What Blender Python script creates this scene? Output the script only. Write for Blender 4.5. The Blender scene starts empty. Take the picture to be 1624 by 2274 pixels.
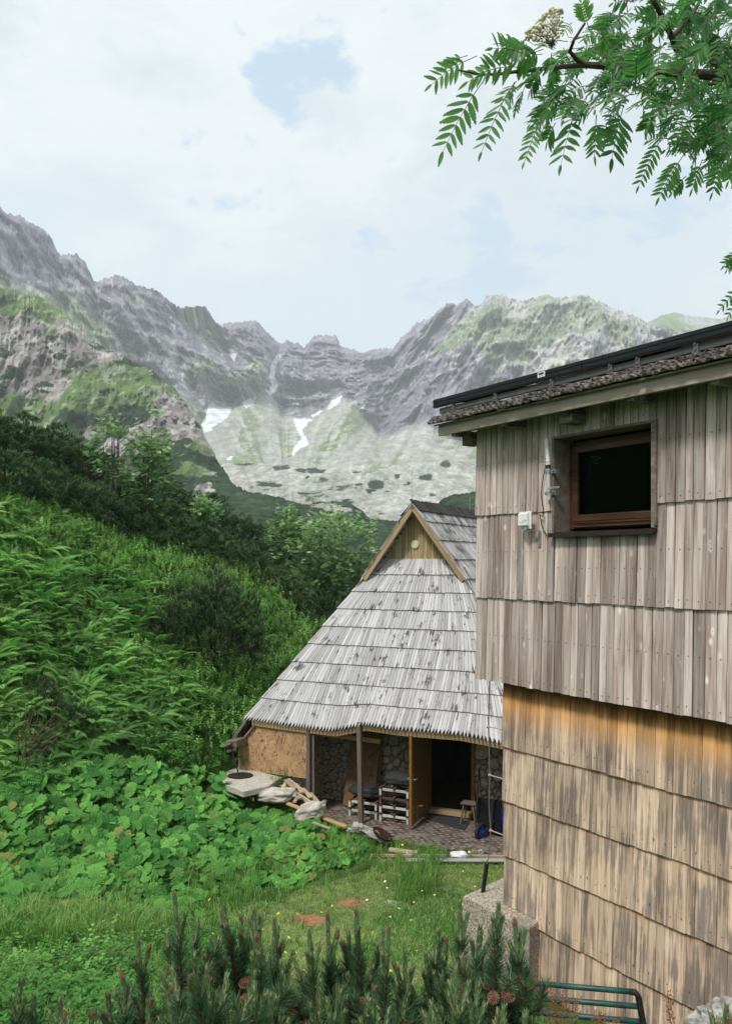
import bpy, math, random
import numpy as np
from mathutils import Vector
R = math.radians
rng = np.random.default_rng(7)
random.seed(7)
F, CX, HY = 1900.0, 812.0, 1248.0          # lens constant, principal point
def P(x, y, Y): return np.array([(x-CX)/F*Y, Y, (HY-y)/F*Y])
def px(X, Y, Z): return CX+F*X/Y, HY-F*Z/Y

scene = bpy.context.scene
col = scene.collection
origin = {}

# ------------------------------------------------------------ noise
def _h(ix, iy, iz, s):
    n = (ix.astype(np.int64)*374761393 + iy.astype(np.int64)*668265263 + iz.astype(np.int64)*1442695041 + s*974634777) & 0xffffffff
    n = ((n ^ (n >> 13))*1274126177) & 0xffffffff
    n = ((n ^ (n >> 16))*2246822519) & 0xffffffff
    return ((n ^ (n >> 15)) & 0xffffff)/float(0xffffff)
def vn(x, y, z, s=0):
    x, y, z = np.broadcast_arrays(np.asarray(x, float), np.asarray(y, float), np.asarray(z, float))
    fx, fy, fz = np.floor(x), np.floor(y), np.floor(z)
    ix, iy, iz = fx.astype(np.int64), fy.astype(np.int64), fz.astype(np.int64)
    u, v, w = x-fx, y-fy, z-fz
    u, v, w = [t*t*t*(t*(t*6-15)+10) for t in (u, v, w)]
    def c(a, b, d): return _h(ix+a, iy+b, iz+d, s)
    x00 = c(0,0,0)*(1-u)+c(1,0,0)*u; x10 = c(0,1,0)*(1-u)+c(1,1,0)*u
    x01 = c(0,0,1)*(1-u)+c(1,0,1)*u; x11 = c(0,1,1)*(1-u)+c(1,1,1)*u
    return ((x00*(1-v)+x10*v)*(1-w)+(x01*(1-v)+x11*v)*w)*2-1
def fbm(x, y, z=0, o=5, s=0, g=.5):
    a, t, n = 1., 0., 0.
    for i in range(o):
        t = t+a*vn(x, y, z, s+i); n += a; a *= g
        x, y, z = x*1.7+y*1.05+3.1, -x*1.05+y*1.7+1.7, np.asarray(z)*2.0+5.3
    return t/n*1.5
def ridged(x, y, z=0, o=5, s=0, g=.5):
    a, t, n = 1., 0., 0.
    for i in range(o):
        t = t+a*(1-2*np.abs(vn(x, y, z, s+i))); n += a; a *= g
        x, y, z = x*1.7+y*1.05+3.1, -x*1.05+y*1.7+1.7, np.asarray(z)*2.0+5.3
    return t/n
def inpoly(poly, x, y):
    x = np.asarray(x); y = np.asarray(y)
    r = np.zeros(np.broadcast(x, y).shape, bool)
    n = len(poly)
    for i in range(n):
        x0, y0 = poly[i]; x1, y1 = poly[(i+1) % n]
        if y0 == y1: continue
        c = ((y0 > y) != (y1 > y)) & (x < (x1-x0)*(y-y0)/(y1-y0)+x0)
        r ^= c
    return r
def ss(a, b, x):
    t = np.clip((np.asarray(x, float)-a)/(b-a), 0, 1); return t*t*(3-2*t)

# ------------------------------------------------------------ mesh builder
class MB:
    def __init__(s): s.v, s.f, s.g, s.t, s.n = [], [], [], [], 0
    def add(s, v, faces, grain=None, tint=None):
        v = np.asarray(v, float).reshape(-1, 3); n = len(v)
        s.v.append(v)
        if isinstance(faces, np.ndarray): s.f.append(faces+s.n)
        else:
            by = {}
            for f in faces: by.setdefault(len(f), []).append(f)
            for k in by: s.f.append(np.array(by[k])+s.n)
        s.g.append(v if grain is None else np.asarray(grain, float).reshape(-1, 3))
        if tint is None: tint = (random.random(), .5, random.random(), 0)
        t = np.asarray(tint, float)
        if t.ndim == 1: t = np.tile(t, (n, 1))
        s.t.append(t); s.n += n
    def build(s, name, mat, parent=None, smooth=False, loc=None, label=None):
        me = bpy.data.meshes.new(name)
        v = np.concatenate(s.v)
        o = bpy.data.objects.new(name, me)
        if parent is not None:
            org = origin[parent.name]; o.parent = parent
        else:
            org = np.array(loc if loc is not None else (0, 0, 0), float); o.location = org
        origin[o.name] = org
        v = v-org
        me.vertices.add(len(v)); me.vertices.foreach_set('co', v.astype(np.float32).ravel())
        loops = np.concatenate([f.ravel() for f in s.f]); tot = np.concatenate([np.full(len(f), f.shape[1]) for f in s.f])
        me.loops.add(len(loops)); me.loops.foreach_set('vertex_index', loops.astype(np.int32))
        me.polygons.add(len(tot)); st = np.concatenate([[0], np.cumsum(tot)[:-1]])
        me.polygons.foreach_set('loop_start', st.astype(np.int32)); me.polygons.foreach_set('loop_total', tot.astype(np.int32))
        me.polygons.foreach_set('use_smooth', np.full(len(tot), bool(smooth)))
        a = me.attributes.new('grain', 'FLOAT_VECTOR', 'POINT'); a.data.foreach_set('vector', np.concatenate(s.g).astype(np.float32).ravel())
        a = me.attributes.new('tint', 'FLOAT_COLOR', 'POINT'); a.data.foreach_set('color', np.concatenate(s.t).astype(np.float32).ravel())
        me.update(calc_edges=True); me.validate()
        for m in (mat if isinstance(mat, (list, tuple)) else [mat]): me.materials.append(m)
        col.objects.link(o)
        if label: o['label'] = label
        return o
def tag(o, label=None, cat=None, group=None, kind=None):
    if label: o['label'] = label
    if cat: o['category'] = cat
    if group: o['group'] = group
    if kind: o['kind'] = kind
    return o
def thing(name, label, cat, loc=(0, 0, 0), group=None):
    o = bpy.data.objects.new(name, None); col.objects.link(o)
    o.empty_display_size = .1; o.location = loc; origin[o.name] = np.array(loc, float)
    return tag(o, label, cat, group)
def dup(root, loc, rz=0, sc=(1, 1, 1), label=None):
    r = root.copy(); col.objects.link(r); r.location = loc; r.rotation_euler = (0, 0, rz); r.scale = sc
    if label: r['label'] = label
    for ch in root.children:
        c = ch.copy(); col.objects.link(c); c.parent = r
        for g in ch.children:
            d = g.copy(); col.objects.link(d); d.parent = c
    return r

def unit(v):
    v = np.asarray(v, float); return v/max(np.linalg.norm(v), 1e-9)
def plank(mb, p0, p1, wv, tv, ch=.004, tint=None, nseg=1):
    """box from p0 to p1 (centres of the ends), full width vector wv, full thickness vector tv, chamfered edges"""
    p0 = np.asarray(p0, float); p1 = np.asarray(p1, float); wv = np.asarray(wv, float); tv = np.asarray(tv, float)
    W, T, L = np.linalg.norm(wv), np.linalg.norm(tv), np.linalg.norm(p1-p0)
    ch = min(ch, W*.3, T*.3); a, b = .5-ch/W, .5-ch/T
    cs = [(-a,-.5),(a,-.5),(.5,-b),(.5,b),(a,.5),(-a,.5),(-.5,b),(-.5,-b)]
    off = np.array([random.random()*50, random.random()*50, random.random()*50])
    vs, gs = [], []
    for k in range(nseg+1):
        q = p0+(p1-p0)*k/nseg
        for i, (x, y) in enumerate(cs):
            vs.append(q+wv*x+tv*y); gs.append((x*W+off[0], L*k/nseg+off[1], y*T+off[2]))
    fs = []
    for k in range(nseg):
        for i in range(8):
            j = (i+1) % 8; fs.append((k*8+i, k*8+j, k*8+8+j, k*8+8+i))
    fs.append(tuple(range(7, -1, -1))); fs.append(tuple(nseg*8+i for i in range(8)))
    mb.add(vs, fs, gs, tint)
def beam(mb, p0, p1, w, t, up=(0, 0, 1), ch=.004, tint=None):
    d = unit(np.asarray(p1, float)-np.asarray(p0, float)); s = unit(np.cross(d, up)); u = np.cross(s, d)
    plank(mb, p0, p1, s*w, u*t, ch, tint)
def box(mb, c, sx, sy, sz, ax=(1, 0, 0), ay=(0, 1, 0), az=(0, 0, 1), ch=.004, tint=None):
    c = np.asarray(c, float); ax = np.asarray(ax, float); ay = np.asarray(ay, float); az = np.asarray(az, float)
    plank(mb, c-ax*sx/2, c+ax*sx/2, ay*sy, az*sz, ch, tint)
def tube(mb, pts, r, n=8, tint=None, cap=True):
    pts = [np.asarray(p, float) for p in pts]; rs = r if hasattr(r, '__len__') else [r]*len(pts)
    vs, gs, fs = [], [], []; L = 0; ref = None
    for k, p in enumerate(pts):
        d = unit(pts[min(k+1, len(pts)-1)]-pts[max(k-1, 0)])
        if ref is None: ref = unit(np.cross(d, (0, 0, 1) if abs(d[2]) < .9 else (1, 0, 0)))
        ref = unit(ref-d*np.dot(ref, d)); b = np.cross(d, ref)
        if k: L += np.linalg.norm(p-pts[k-1])
        for i in range(n):
            a = 2*math.pi*i/n
            vs.append(p+(ref*math.cos(a)+b*math.sin(a))*rs[k]); gs.append((math.cos(a)*rs[k]*2, L, math.sin(a)*rs[k]*2))
    for k in range(len(pts)-1):
        for i in range(n):
            j = (i+1) % n; fs.append((k*n+i, k*n+j, (k+1)*n+j, (k+1)*n+i))
    if cap:
        fs.append(tuple(range(n-1, -1, -1))); fs.append(tuple((len(pts)-1)*n+i for i in range(n)))
    mb.add(vs, fs, gs, tint)
def ball(mb, c, r, nu=16, nv=10, fn=None, ax=None, tint=None):
    """deformed sphere; r = (rx,ry,rz) along axes ax; fn(unit dirs) -> radial factor"""
    r = np.array(r if hasattr(r, '__len__') else (r, r, r), float)
    vs = [(0, 0, -1)]
    for j in range(1, nv):
        t = math.pi*j/nv-math.pi/2
        for i in range(nu):
            a = 2*math.pi*i/nu; vs.append((math.cos(t)*math.cos(a), math.cos(t)*math.sin(a), math.sin(t)))
    vs.append((0, 0, 1)); vs = np.array(vs)
    fac = fn(vs)[:, None] if fn else 1.0
    loc = vs*r*fac
    A = np.eye(3) if ax is None else np.array(ax, float)
    w = loc@A+np.asarray(c, float)
    fs = []
    for i in range(nu):
        k = (i+1) % nu; fs.append((0, 1+k, 1+i)); b = 1+(nv-2)*nu; fs.append((len(vs)-1, b+i, b+k))
        for j in range(nv-2): fs.append((1+j*nu+i, 1+j*nu+k, 1+(j+1)*nu+k, 1+(j+1)*nu+i))
    mb.add(w, fs, loc+random.random()*9, tint)
def rock_fn(seed, amp=.25, sc=1.6):
    def f(d): return 1+amp*fbm(d[:, 0]*sc+seed*7.3, d[:, 1]*sc+seed, d[:, 2]*sc, 4, seed)
    return f

# merge many transformed copies of a template (only used for uncountable cover and for leaves inside one part)
def rots(yaw, pitch, roll, sc):
    cy, sy, cp, sp, cr, sr = np.cos(yaw), np.sin(yaw), np.cos(pitch), np.sin(pitch), np.cos(roll), np.sin(roll)
    n = len(yaw); Z = np.zeros(n); O = np.ones(n)
    Rz = np.array([[cy, -sy, Z], [sy, cy, Z], [Z, Z, O]]).transpose(2, 0, 1)
    Rx = np.array([[O, Z, Z], [Z, cp, -sp], [Z, sp, cp]]).transpose(2, 0, 1)
    Ry = np.array([[cr, Z, sr], [Z, O, Z], [-sr, Z, cr]]).transpose(2, 0, 1)
    return Rz@Rx@Ry*np.asarray(sc).reshape(-1, 1, 1)
def scatter(mb, tv, tf, M, T, tint=None, vt=None):
    """tv (nv,3), tf (nf,k), M (n,3,3), T (n,3); tint (n,4); vt (nv,) replaces tint.g"""
    n, nv = len(T), len(tv)
    if n == 0: return
    V = np.einsum('nij,vj->nvi', M, tv)+T[:, None, :]
    Fc = (tf[None]+(np.arange(n)*nv)[:, None, None]).reshape(-1, tf.shape[1])
    if tint is None:
        tint = np.zeros((n, 4)); tint[:, 0] = rng.random(n); tint[:, 1] = .5; tint[:, 2] = rng.random(n)
    tt = np.repeat(tint[:, None, :], nv, 1)
    if vt is not None: tt[:, :, 1] = vt[None]
    G = np.broadcast_to(tv[None], V.shape)
    mb.add(V.reshape(-1, 3), Fc, G.reshape(-1, 3), tt.reshape(-1, 4))

# ------------------------------------------------------------ materials
def nd(nt, typ, ins=None, **kw):
    n = nt.nodes.new(typ)
    for k, v in kw.items(): setattr(n, k, v)
    for k, v in (ins or {}).items():
        if isinstance(v, bpy.types.NodeSocket): nt.links.new(v, n.inputs[k])
        else:
            s = n.inputs[k]
            if hasattr(s.default_value, '__len__') and len(s.default_value) == 4 and len(v) == 3: v = (*v, 1)
            s.default_value = v
    return n
class Mat:
    def __init__(s, name, rough=.85, spec=.3):
        s.m = bpy.data.materials.new(name); s.m.use_nodes = True; s.nt = s.m.node_tree; s.nt.nodes.clear()
        s.b = nd(s.nt, 'ShaderNodeBsdfPrincipled', {'Roughness': rough, 'Specular IOR Level': spec})
        s.out = nd(s.nt, 'ShaderNodeOutputMaterial', {'Surface': s.b.outputs[0]})
        s.tc = nd(s.nt, 'ShaderNodeNewGeometry').outputs['Position']
        s.gr = nd(s.nt, 'ShaderNodeAttribute', attribute_name='grain').outputs['Vector']
        a = nd(s.nt, 'ShaderNodeAttribute', attribute_name='tint'); s.tcol = a.outputs['Color']
        sp = nd(s.nt, 'ShaderNodeSeparateColor', {0: a.outputs['Color']}); s.r, s.g, s.bl = sp.outputs; s.a = a.outputs['Alpha']
    def map(s, v, sc): return nd(s.nt, 'ShaderNodeVectorMath', {0: v, 1: sc}, operation='MULTIPLY').outputs[0]
    def noise(s, v, scale=1, detail=5, rough=.6, sc=None, dist=0):
        if sc: v = s.map(v, sc)
        return nd(s.nt, 'ShaderNodeTexNoise', {'Vector': v, 'Scale': scale, 'Detail': detail, 'Roughness': rough, 'Distortion': dist}).outputs['Fac']
    def vor(s, v, scale=1, sc=None, out='Distance', feature='F1', rand=1.0):
        if sc: v = s.map(v, sc)
        return nd(s.nt, 'ShaderNodeTexVoronoi', {'Vector': v, 'Scale': scale, 'Randomness': rand}, feature=feature).outputs[out]
    def rng(s, x, a, b, c=0., d=1.):
        return nd(s.nt, 'ShaderNodeMapRange', {'Value': x, 'From Min': a, 'From Max': b, 'To Min': c, 'To Max': d}, interpolation_type='SMOOTHSTEP').outputs[0]
    def math(s, op, a, b=0.):
        return nd(s.nt, 'ShaderNodeMath', {0: a, 1: b}, operation=op).outputs[0]
    def mix(s, f, a, b, mode='MIX'):
        n = s.nt.nodes.new('ShaderNodeMix'); n.data_type = 'RGBA'; n.blend_type = mode
        for i, v in ((0, f), (6, a), (7, b)):
            if isinstance(v, bpy.types.NodeSocket): s.nt.links.new(v, n.inputs[i])
            else: n.inputs[i].default_value = (*v, 1) if hasattr(v, '__len__') else v
        return n.outputs[2]
    def gain(s, c, f):   # colour * factor
        return nd(s.nt, 'ShaderNodeVectorMath', {0: c, 3: f} , operation='SCALE').outputs[0]
    def col(s, c):
        if isinstance(c, bpy.types.NodeSocket): s.nt.links.new(c, s.b.inputs['Base Color'])
        else: s.b.inputs['Base Color'].default_value = (*c, 1)
        return s
    def bump(s, h, st=.3, d=.01):
        n = nd(s.nt, 'ShaderNodeBump', {'Height': h, 'Strength': st, 'Distance': d}); s.nt.links.new(n.outputs[0], s.b.inputs['Normal']); return s
    def leafy(s, c, tr=.35):
        t = nd(s.nt, 'ShaderNodeBsdfTranslucent', {'Color': c})
        m = nd(s.nt, 'ShaderNodeMixShader', {0: tr, 1: s.b.outputs[0], 2: t.outputs[0]})
        s.nt.links.new(m.outputs[0], s.out.inputs[0]); return s
def wood(name, c1, c2, stain=(.05, .04, .035), sa=.62, sb=.75, sts=1.2, knots=0., kcol=(.6, .58, .56), rough=.85, gs=1., tintamt=.35, bump=.25):
    m = Mat(name, rough, .25)
    g = m.noise(m.gr, 1, 6, .65, (55*gs, 2.2*gs, 55*gs)); g2 = m.noise(m.gr, 1, 3, .5, (14*gs, .9*gs, 14*gs))
    f = m.math('ADD', m.math('MULTIPLY', g, .55), m.math('MULTIPLY', g2, .45))
    c = m.mix(m.rng(f, .35, .65), c1, c2)
    if knots:
        v = m.vor(m.gr, 1, (8, 4.2, 3)); k = m.math('MULTIPLY', m.rng(v, .05, .24, 1, 0), m.rng(m.noise(m.tc, 2.2, 3), .42, .58))
        c = m.mix(m.math('MULTIPLY', k, knots), c, kcol)
        k2 = m.rng(v, .025, .045, 1, 0); c = m.mix(m.math('MULTIPLY', k2, .7), c, tuple(x*.35 for x in c1))
    st = m.noise(m.tc, sts, 4, .6); s2 = m.noise(m.gr, 1, 4, .6, (30, 2.5, 30))
    sm = m.rng(m.math('ADD', m.math('MULTIPLY', st, .55), m.math('MULTIPLY', s2, .45)), sa, sb)
    c = m.mix(m.math('MULTIPLY', sm, .85), c, stain)
    c = m.gain(c, m.rng(m.r, 0, 1, 1-tintamt, 1+tintamt*.35))
    c = m.mix(m.a, c, (.02, .018, .016))
    m.col(c); m.bump(g, bump, .004)
    return m
def plain(name, c, rough=.5, spec=.5, metal=0., var=.12, scale=6):
    m = Mat(name, rough, spec); n = m.noise(m.tc, scale, 4)
    m.col(m.gain(m.mix(0., c, c), m.rng(n, .3, .7, 1-var, 1+var))); m.b.inputs['Metallic'].default_value = metal
    return m
def leafmat(name, c1, c2, tr=.35, rough=.55, under=None, spec=.35, var=.4):
    m = Mat(name, rough, spec)
    c = m.mix(m.r, c1, c2)
    c = m.gain(c, m.rng(m.bl, 0, 1, 1-var, 1+var*.6))
    if under: c = m.mix(m.a, c, under)
    m.col(c); m.leafy(m.gain(c, 1.3), tr)
    return m
HAZE_D = .00027
# ------------------------------------------------------------ camera, sun, sky
cam = bpy.data.cameras.new('camera'); co = bpy.data.objects.new('camera', cam); col.objects.link(co)
co.rotation_euler = (R(90), 0, 0); cam.sensor_fit = 'HORIZONTAL'; cam.sensor_width = 36; cam.lens = 36*F/1624
cam.shift_y = (HY-1136.5)/1624; cam.clip_start = .1; cam.clip_end = 20000
scene.camera = co
SUN_EL, SUN_AZ = 52, 215                     # azimuth the light comes FROM, clockwise from +Y
sl = bpy.data.lights.new('sun', 'SUN'); so = bpy.data.objects.new('sun', sl); col.objects.link(so)
sl.energy = 3.0; sl.angle = R(10); sl.color = (1, .96, .9)
sd = np.array([math.sin(R(SUN_AZ))*math.cos(R(SUN_EL)), math.cos(R(SUN_AZ))*math.cos(R(SUN_EL)), math.sin(R(SUN_EL))])
so.rotation_euler = Vector(sd).to_track_quat('Z', 'Y').to_euler()
w = bpy.data.worlds.new('World'); scene.world = w; w.use_nodes = True; nt = w.node_tree; nt.nodes.clear()
sky = nd(nt, 'ShaderNodeTexSky', sky_type='NISHITA', sun_disc=False, sun_elevation=R(SUN_EL), sun_rotation=R(SUN_AZ), altitude=1500, air_density=1.0, dust_density=1.5)
tc = nd(nt, 'ShaderNodeTexCoord').outputs['Generated']
def wm(op, a, b=0.): return nd(nt, 'ShaderNodeMath', {0: a, 1: b}, operation=op).outputs[0]
def wr(x, a, b, c=0., d=1.): return nd(nt, 'ShaderNodeMapRange', {'Value': x, 'From Min': a, 'From Max': b, 'To Min': c, 'To Max': d}, interpolation_type='SMOOTHSTEP').outputs[0]
def wn(scale, det, sc, off=(0, 0, 0), ro=.55):
    v = nd(nt, 'ShaderNodeMapping', {'Vector': tc, 'Scale': sc, 'Location': off}).outputs[0]
    return nd(nt, 'ShaderNodeTexNoise', {'Vector': v, 'Scale': scale, 'Detail': det, 'Roughness': ro, 'Distortion': .3}).outputs['Fac']
def blob(x, y, rad, ex=1.):
    d = unit(((x-CX)/F, 1, (HY-y)/F))
    dt = nd(nt, 'ShaderNodeVectorMath', {0: tc, 1: d}, operation='DOT_PRODUCT').outputs['Value']
    return wr(dt, math.cos(rad), 1.0)
n1 = wn(4.2, 10, (1, 1, 1.5)); n2 = wn(11, 9, (1, 1, 1.6), (3, 1, 2), .62); n3 = wn(2.6, 8, (1, 1, 2.0), (7, 2, 1), .6)
gaps = None
for (x, y, rad, k) in ((715, 90, .045, .7), (690, 180, .065, .72), (760, 290, .035, .62), (620, 190, .045, .55), (730, 230, .05, .7), (450, 560, .12, .08), (1300, 560, .14, .26), (820, 620, .12, .24), (930, 50, .05, .3), (1420, 420, .13, .3), (1020, 640, .13, .26)):
    b = wm('MULTIPLY', blob(x, y, rad), k)
    gaps = b if gaps is None else wm('MAXIMUM', gaps, b)
blue = wr(wm('ADD', wm('ADD', gaps, wm('MULTIPLY', wm('SUBTRACT', n1, .5), 2.0)), wm('MULTIPLY', wm('SUBTRACT', n2, .5), 3.0)), .30, .74)
def wmix(f, a, b):
    n = nt.nodes.new('ShaderNodeMix'); n.data_type = 'RGBA'
    for i, v in ((0, f), (6, a), (7, b)):
        if isinstance(v, bpy.types.NodeSocket): nt.links.new(v, n.inputs[i])
        else: n.inputs[i].default_value = (*v, 1) if hasattr(v, '__len__') else v
    return n.outputs[2]
sz = nd(nt, 'ShaderNodeSeparateXYZ', {0: tc}).outputs[2]
cl = wmix(wr(wm('ADD', wm('MULTIPLY', n3, .65), wm('MULTIPLY', n2, .35)), .40, .60), (5.7, 6.5, 7.0), (8.6, 8.8, 8.8))
cl = wmix(wm('MULTIPLY', wr(sz, .50, .20), wr(n3, .62, .45)), cl, (6.3, 7.5, 8.4))
thin = wmix(.75, sky.outputs[0], (4.3, 6.8, 9.2))       # blue seen through thin high veil
skyc = wmix(blue, cl, thin)
bg = nd(nt, 'ShaderNodeBackground', {'Color': skyc, 'Strength': .1})
nd(nt, 'ShaderNodeOutputWorld', {'Surface': bg.outputs[0]})
scene.view_settings.view_transform = 'Standard'; scene.view_settings.look = 'None'
scene.view_settings.exposure = .2; scene.view_settings.gamma = 1
scene.render.engine = 'CYCLES'
cy = scene.cycles; cy.use_denoising = True; cy.max_bounces = 6; cy.transparent_max_bounces = 12; cy.diffuse_bounces = 3; cy.glossy_bounces = 3
cy.volume_bounces = 1; cy.use_adaptive_sampling = True; cy.adaptive_threshold = .02

# haze
hz = MB(); x0, x1, y0, y1, z0, z1 = -4200, 4200, -300, 5200, -40, 1500
hz.add([(x0,y0,z0),(x1,y0,z0),(x1,y1,z0),(x0,y1,z0),(x0,y0,z1),(x1,y0,z1),(x1,y1,z1),(x0,y1,z1)],
       [(0,3,2,1),(4,5,6,7),(0,1,5,4),(1,2,6,5),(2,3,7,6),(3,0,4,7)])
hm = bpy.data.materials.new('haze_air'); hm.use_nodes = True; t = hm.node_tree; t.nodes.clear()
pv = nd(t, 'ShaderNodeVolumePrincipled', {'Color': (.93, .97, 1.0), 'Density': HAZE_D, 'Anisotropy': .1})
nd(t, 'ShaderNodeOutputMaterial', {'Volume': pv.outputs[0]})
if HAZE_D > 0:
    h = hz.build('haze', hm); tag(h, 'pale thin mountain haze in the air over the whole valley', 'haze', kind='stuff')
# ------------------------------------------------------------ near ground (thin plate through surveyed points)
cps = [(-1.5,20.5,-5.8),(1,19,-5.8),(3,18,-5.8),(.5,16.5,-5.85),(2,15.5,-5.85),(-1,17.3,-5.8),(0,14,-5.72),(1.5,13,-5.6),(-2,15,-5.75),(-4,15,-5.6),
 (-6.5,15,-5.2),(-2.2,18.2,-5.6),(-3.1,19.8,-5.02),(-3.6,20.2,-4.98),(-2.4,19.6,-5.15),(0,12,-5.35),(-3,12,-5.3),(-6,12,-5.0),(2,11,-5.2),(0,9,-4.6),(-4,9,-4.5),(3,8,-4.75),
 (0,6,-3.9),(-3,6,-3.8),(3,5,-3.9),(0,3,-3.2),(0,0,-1.65),(-5,0,-1.5),(5,0,-2.2),(-12,10,-2.5),(-14,4,-1),(12,8,-5),(12,16,-5.8),(12,28,-5.8),(3,24,-5.7),(6,22,-5.7)]
for (x, y, Y) in [(0,1800,16),(0,1690,17.2),(0,1450,19),(0,1250,21),(0,1110,23),(200,1750,17.5),(200,1500,20),(200,1300,22.5),(200,1190,24.5),
                  (400,1700,19),(400,1500,21.5),(400,1300,24.5),(400,1225,26.5),(600,1600,22.5),(600,1450,25),(600,1320,27.5),(700,1420,28),(700,1350,30),(850,1360,38),(500,1640,20.6)]:
    cps.append(tuple(P(x, y, Y)))
cps += [(-12.0,28,3.6),(-14.5,34,5.2),(-9.2,28.5,2.5),(-6.6,30.5,1.55),(-4.4,31.5,.3),(-2.7,31.5,-.9),(-9,36,3.0),(-5,38,1.0),(-25,22,6),(-25,40,5),(0,50,-2.5),(15,45,-5),(-40,15,9),(-20,60,0),(20,70,-6),(0,90,-6),(-50,60,8),(60,60,0),(50,10,-4),(60,-20,-3),(-50,-20,5),(0,-20,1)]
cp = np.array(cps); n = NCP = len(cp)
def _U(r2): return np.where(r2 > 0, r2*np.log(np.maximum(r2, 1e-12)), 0)*.5
K = _U(((cp[:, None, :2]-cp[None, :, :2])**2).sum(-1))+np.eye(n)*.6
A = np.zeros((n+3, n+3)); A[:n, :n] = K; A[:n, n] = 1; A[:n, n+1:] = cp[:, :2]; A[n, :n] = 1; A[n+1:, :n] = cp[:, :2].T
wts = np.linalg.solve(A, np.concatenate([cp[:, 2], [0, 0, 0]]))
# shed frame: S along the facade (left to right), B into depth
SA = unit((3900, -1900, 0)); SB = np.array([-SA[1], SA[0], 0]); SO = np.array([-.12, 19.0, 0])
def S(s, r, z): return SO+SA*s+SB*r+np.array([0, 0, z])
def sr(X, Y): return (X-SO[0])*SA[0]+(Y-SO[1])*SA[1], (X-SO[0])*SB[0]+(Y-SO[1])*SB[1]
def gz(X, Y, rough=True):
    X = np.asarray(X, float); Y = np.asarray(Y, float)
    sh = np.broadcast(X, Y).shape; x = np.broadcast_to(X, sh).ravel(); y = np.broadcast_to(Y, sh).ravel()
    out = np.empty(len(x))
    for i in range(0, len(x), 40000):
        a, b = x[i:i+40000], y[i:i+40000]
        out[i:i+40000] = _U((a[:, None]-cp[:, 0])**2+(b[:, None]-cp[:, 1])**2)@wts[:NCP]+wts[NCP]+wts[NCP+1]*a+wts[NCP+2]*b
    s, r = sr(x, y)
    # level floor and forecourt of the shed
    d = np.maximum(np.maximum(-2.9-s, s-5.5), np.maximum(-1.6-r, r-7))
    k = ss(.9, .0, d); out = out*(1-k)+(-5.86)*k
    # level slab at the left corner
    k = ss(1.25, .85, np.hypot((x+2.85)/1.0, (y-19.75)/.75)); out = out*(1-k)+(-5.02)*k
    if rough: out = out+.05*fbm(x*.9, y*.9, 0, 3, 5)*ss(0, .6, d)
    return out.reshape(sh)
xs = np.concatenate([np.linspace(-80, -16, 25)[:-1], np.linspace(-16, 9, 210)[:-1], np.linspace(9, 80, 22)])
ys = np.concatenate([np.linspace(-30, 2, 14)[:-1], np.linspace(2, 40, 320)[:-1], np.linspace(40, 150, 24)])
GX, GY = np.meshgrid(xs, ys); GZ = gz(GX, GY)
V = np.stack([GX, GY, GZ], -1).reshape(-1, 3)
def gridf(nr, nc):
    i = np.arange(nr-1)[:, None]*nc+np.arange(nc-1)[None]; i = i.ravel()
    return np.stack([i, i+1, i+nc+1, i+nc], -1)
qx, qy = px(V[:, 0], np.maximum(V[:, 1], .5), V[:, 2])
tint = np.zeros((len(V), 4))
PATH0 = [(560,2060),(640,1985),(760,1950),(900,1915),(1130,1900),(1130,1975),(1010,1990),(930,1960),(860,2010),(790,2120),(900,2150),(1010,2080),(1020,2200),(560,2230),(450,2160)]
PATH = [(430,2075),(560,2010),(650,1985),(760,1950),(830,1915),(1135,1905),(1135,1990),(1030,2010),(1030,2060),(1200,2200),(1200,2330),(430,2330)]
nx, ny = 25*fbm(V[:, 0]*.8, V[:, 1]*.8, 0, 3, 11), 14*fbm(V[:, 0]*.8, V[:, 1]*.8, 0, 3, 12)
tint[:, 0] = np.where(inpoly(PATH0, qx+nx, qy+ny) & (V[:, 1] > 5), .85, .0)
for (cx_, cy_, rx, ry) in ((682,2041,46,14),(776,2004,36,10)):
    e = ((qx+nx*.5-cx_)/rx)**2+((qy+ny*.35-cy_)/ry)**2
    tint[:, 1] = np.maximum(tint[:, 1], np.where(V[:, 1] > 5, ss(1.5, .2, e), 0))
GM = Mat('ground_turf', .95, .1)
n1 = GM.noise(GM.tc, 1.3, 6, .6); n2 = GM.noise(GM.tc, 22, 4, .7)
c = GM.mix(GM.rng(n1, .35, .65), (.035, .075, .018), (.055, .11, .025))
pc = GM.mix(GM.rng(n2, .35, .65), (.10, .16, .045), (.19, .22, .08))
c = GM.mix(GM.r, c, pc)
c = GM.mix(GM.rng(GM.math('ADD', GM.g, GM.math('MULTIPLY', GM.math('SUBTRACT', n2, .5), 2.2)), .35, .65), c, GM.mix(n2, (.24, .10, .045), (.42, .24, .13)))
GM.col(GM.gain(c, GM.rng(n2, .2, .8, .65, 1.3))); GM.bump(n2, .5, .03)
mb = MB(); mb.add(V, gridf(len(ys), len(xs)), V, tint)
tag(mb.build('ground', GM.m, smooth=True), 'grassy ground sloping down to the shed and up the left bank', kind='structure')

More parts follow.
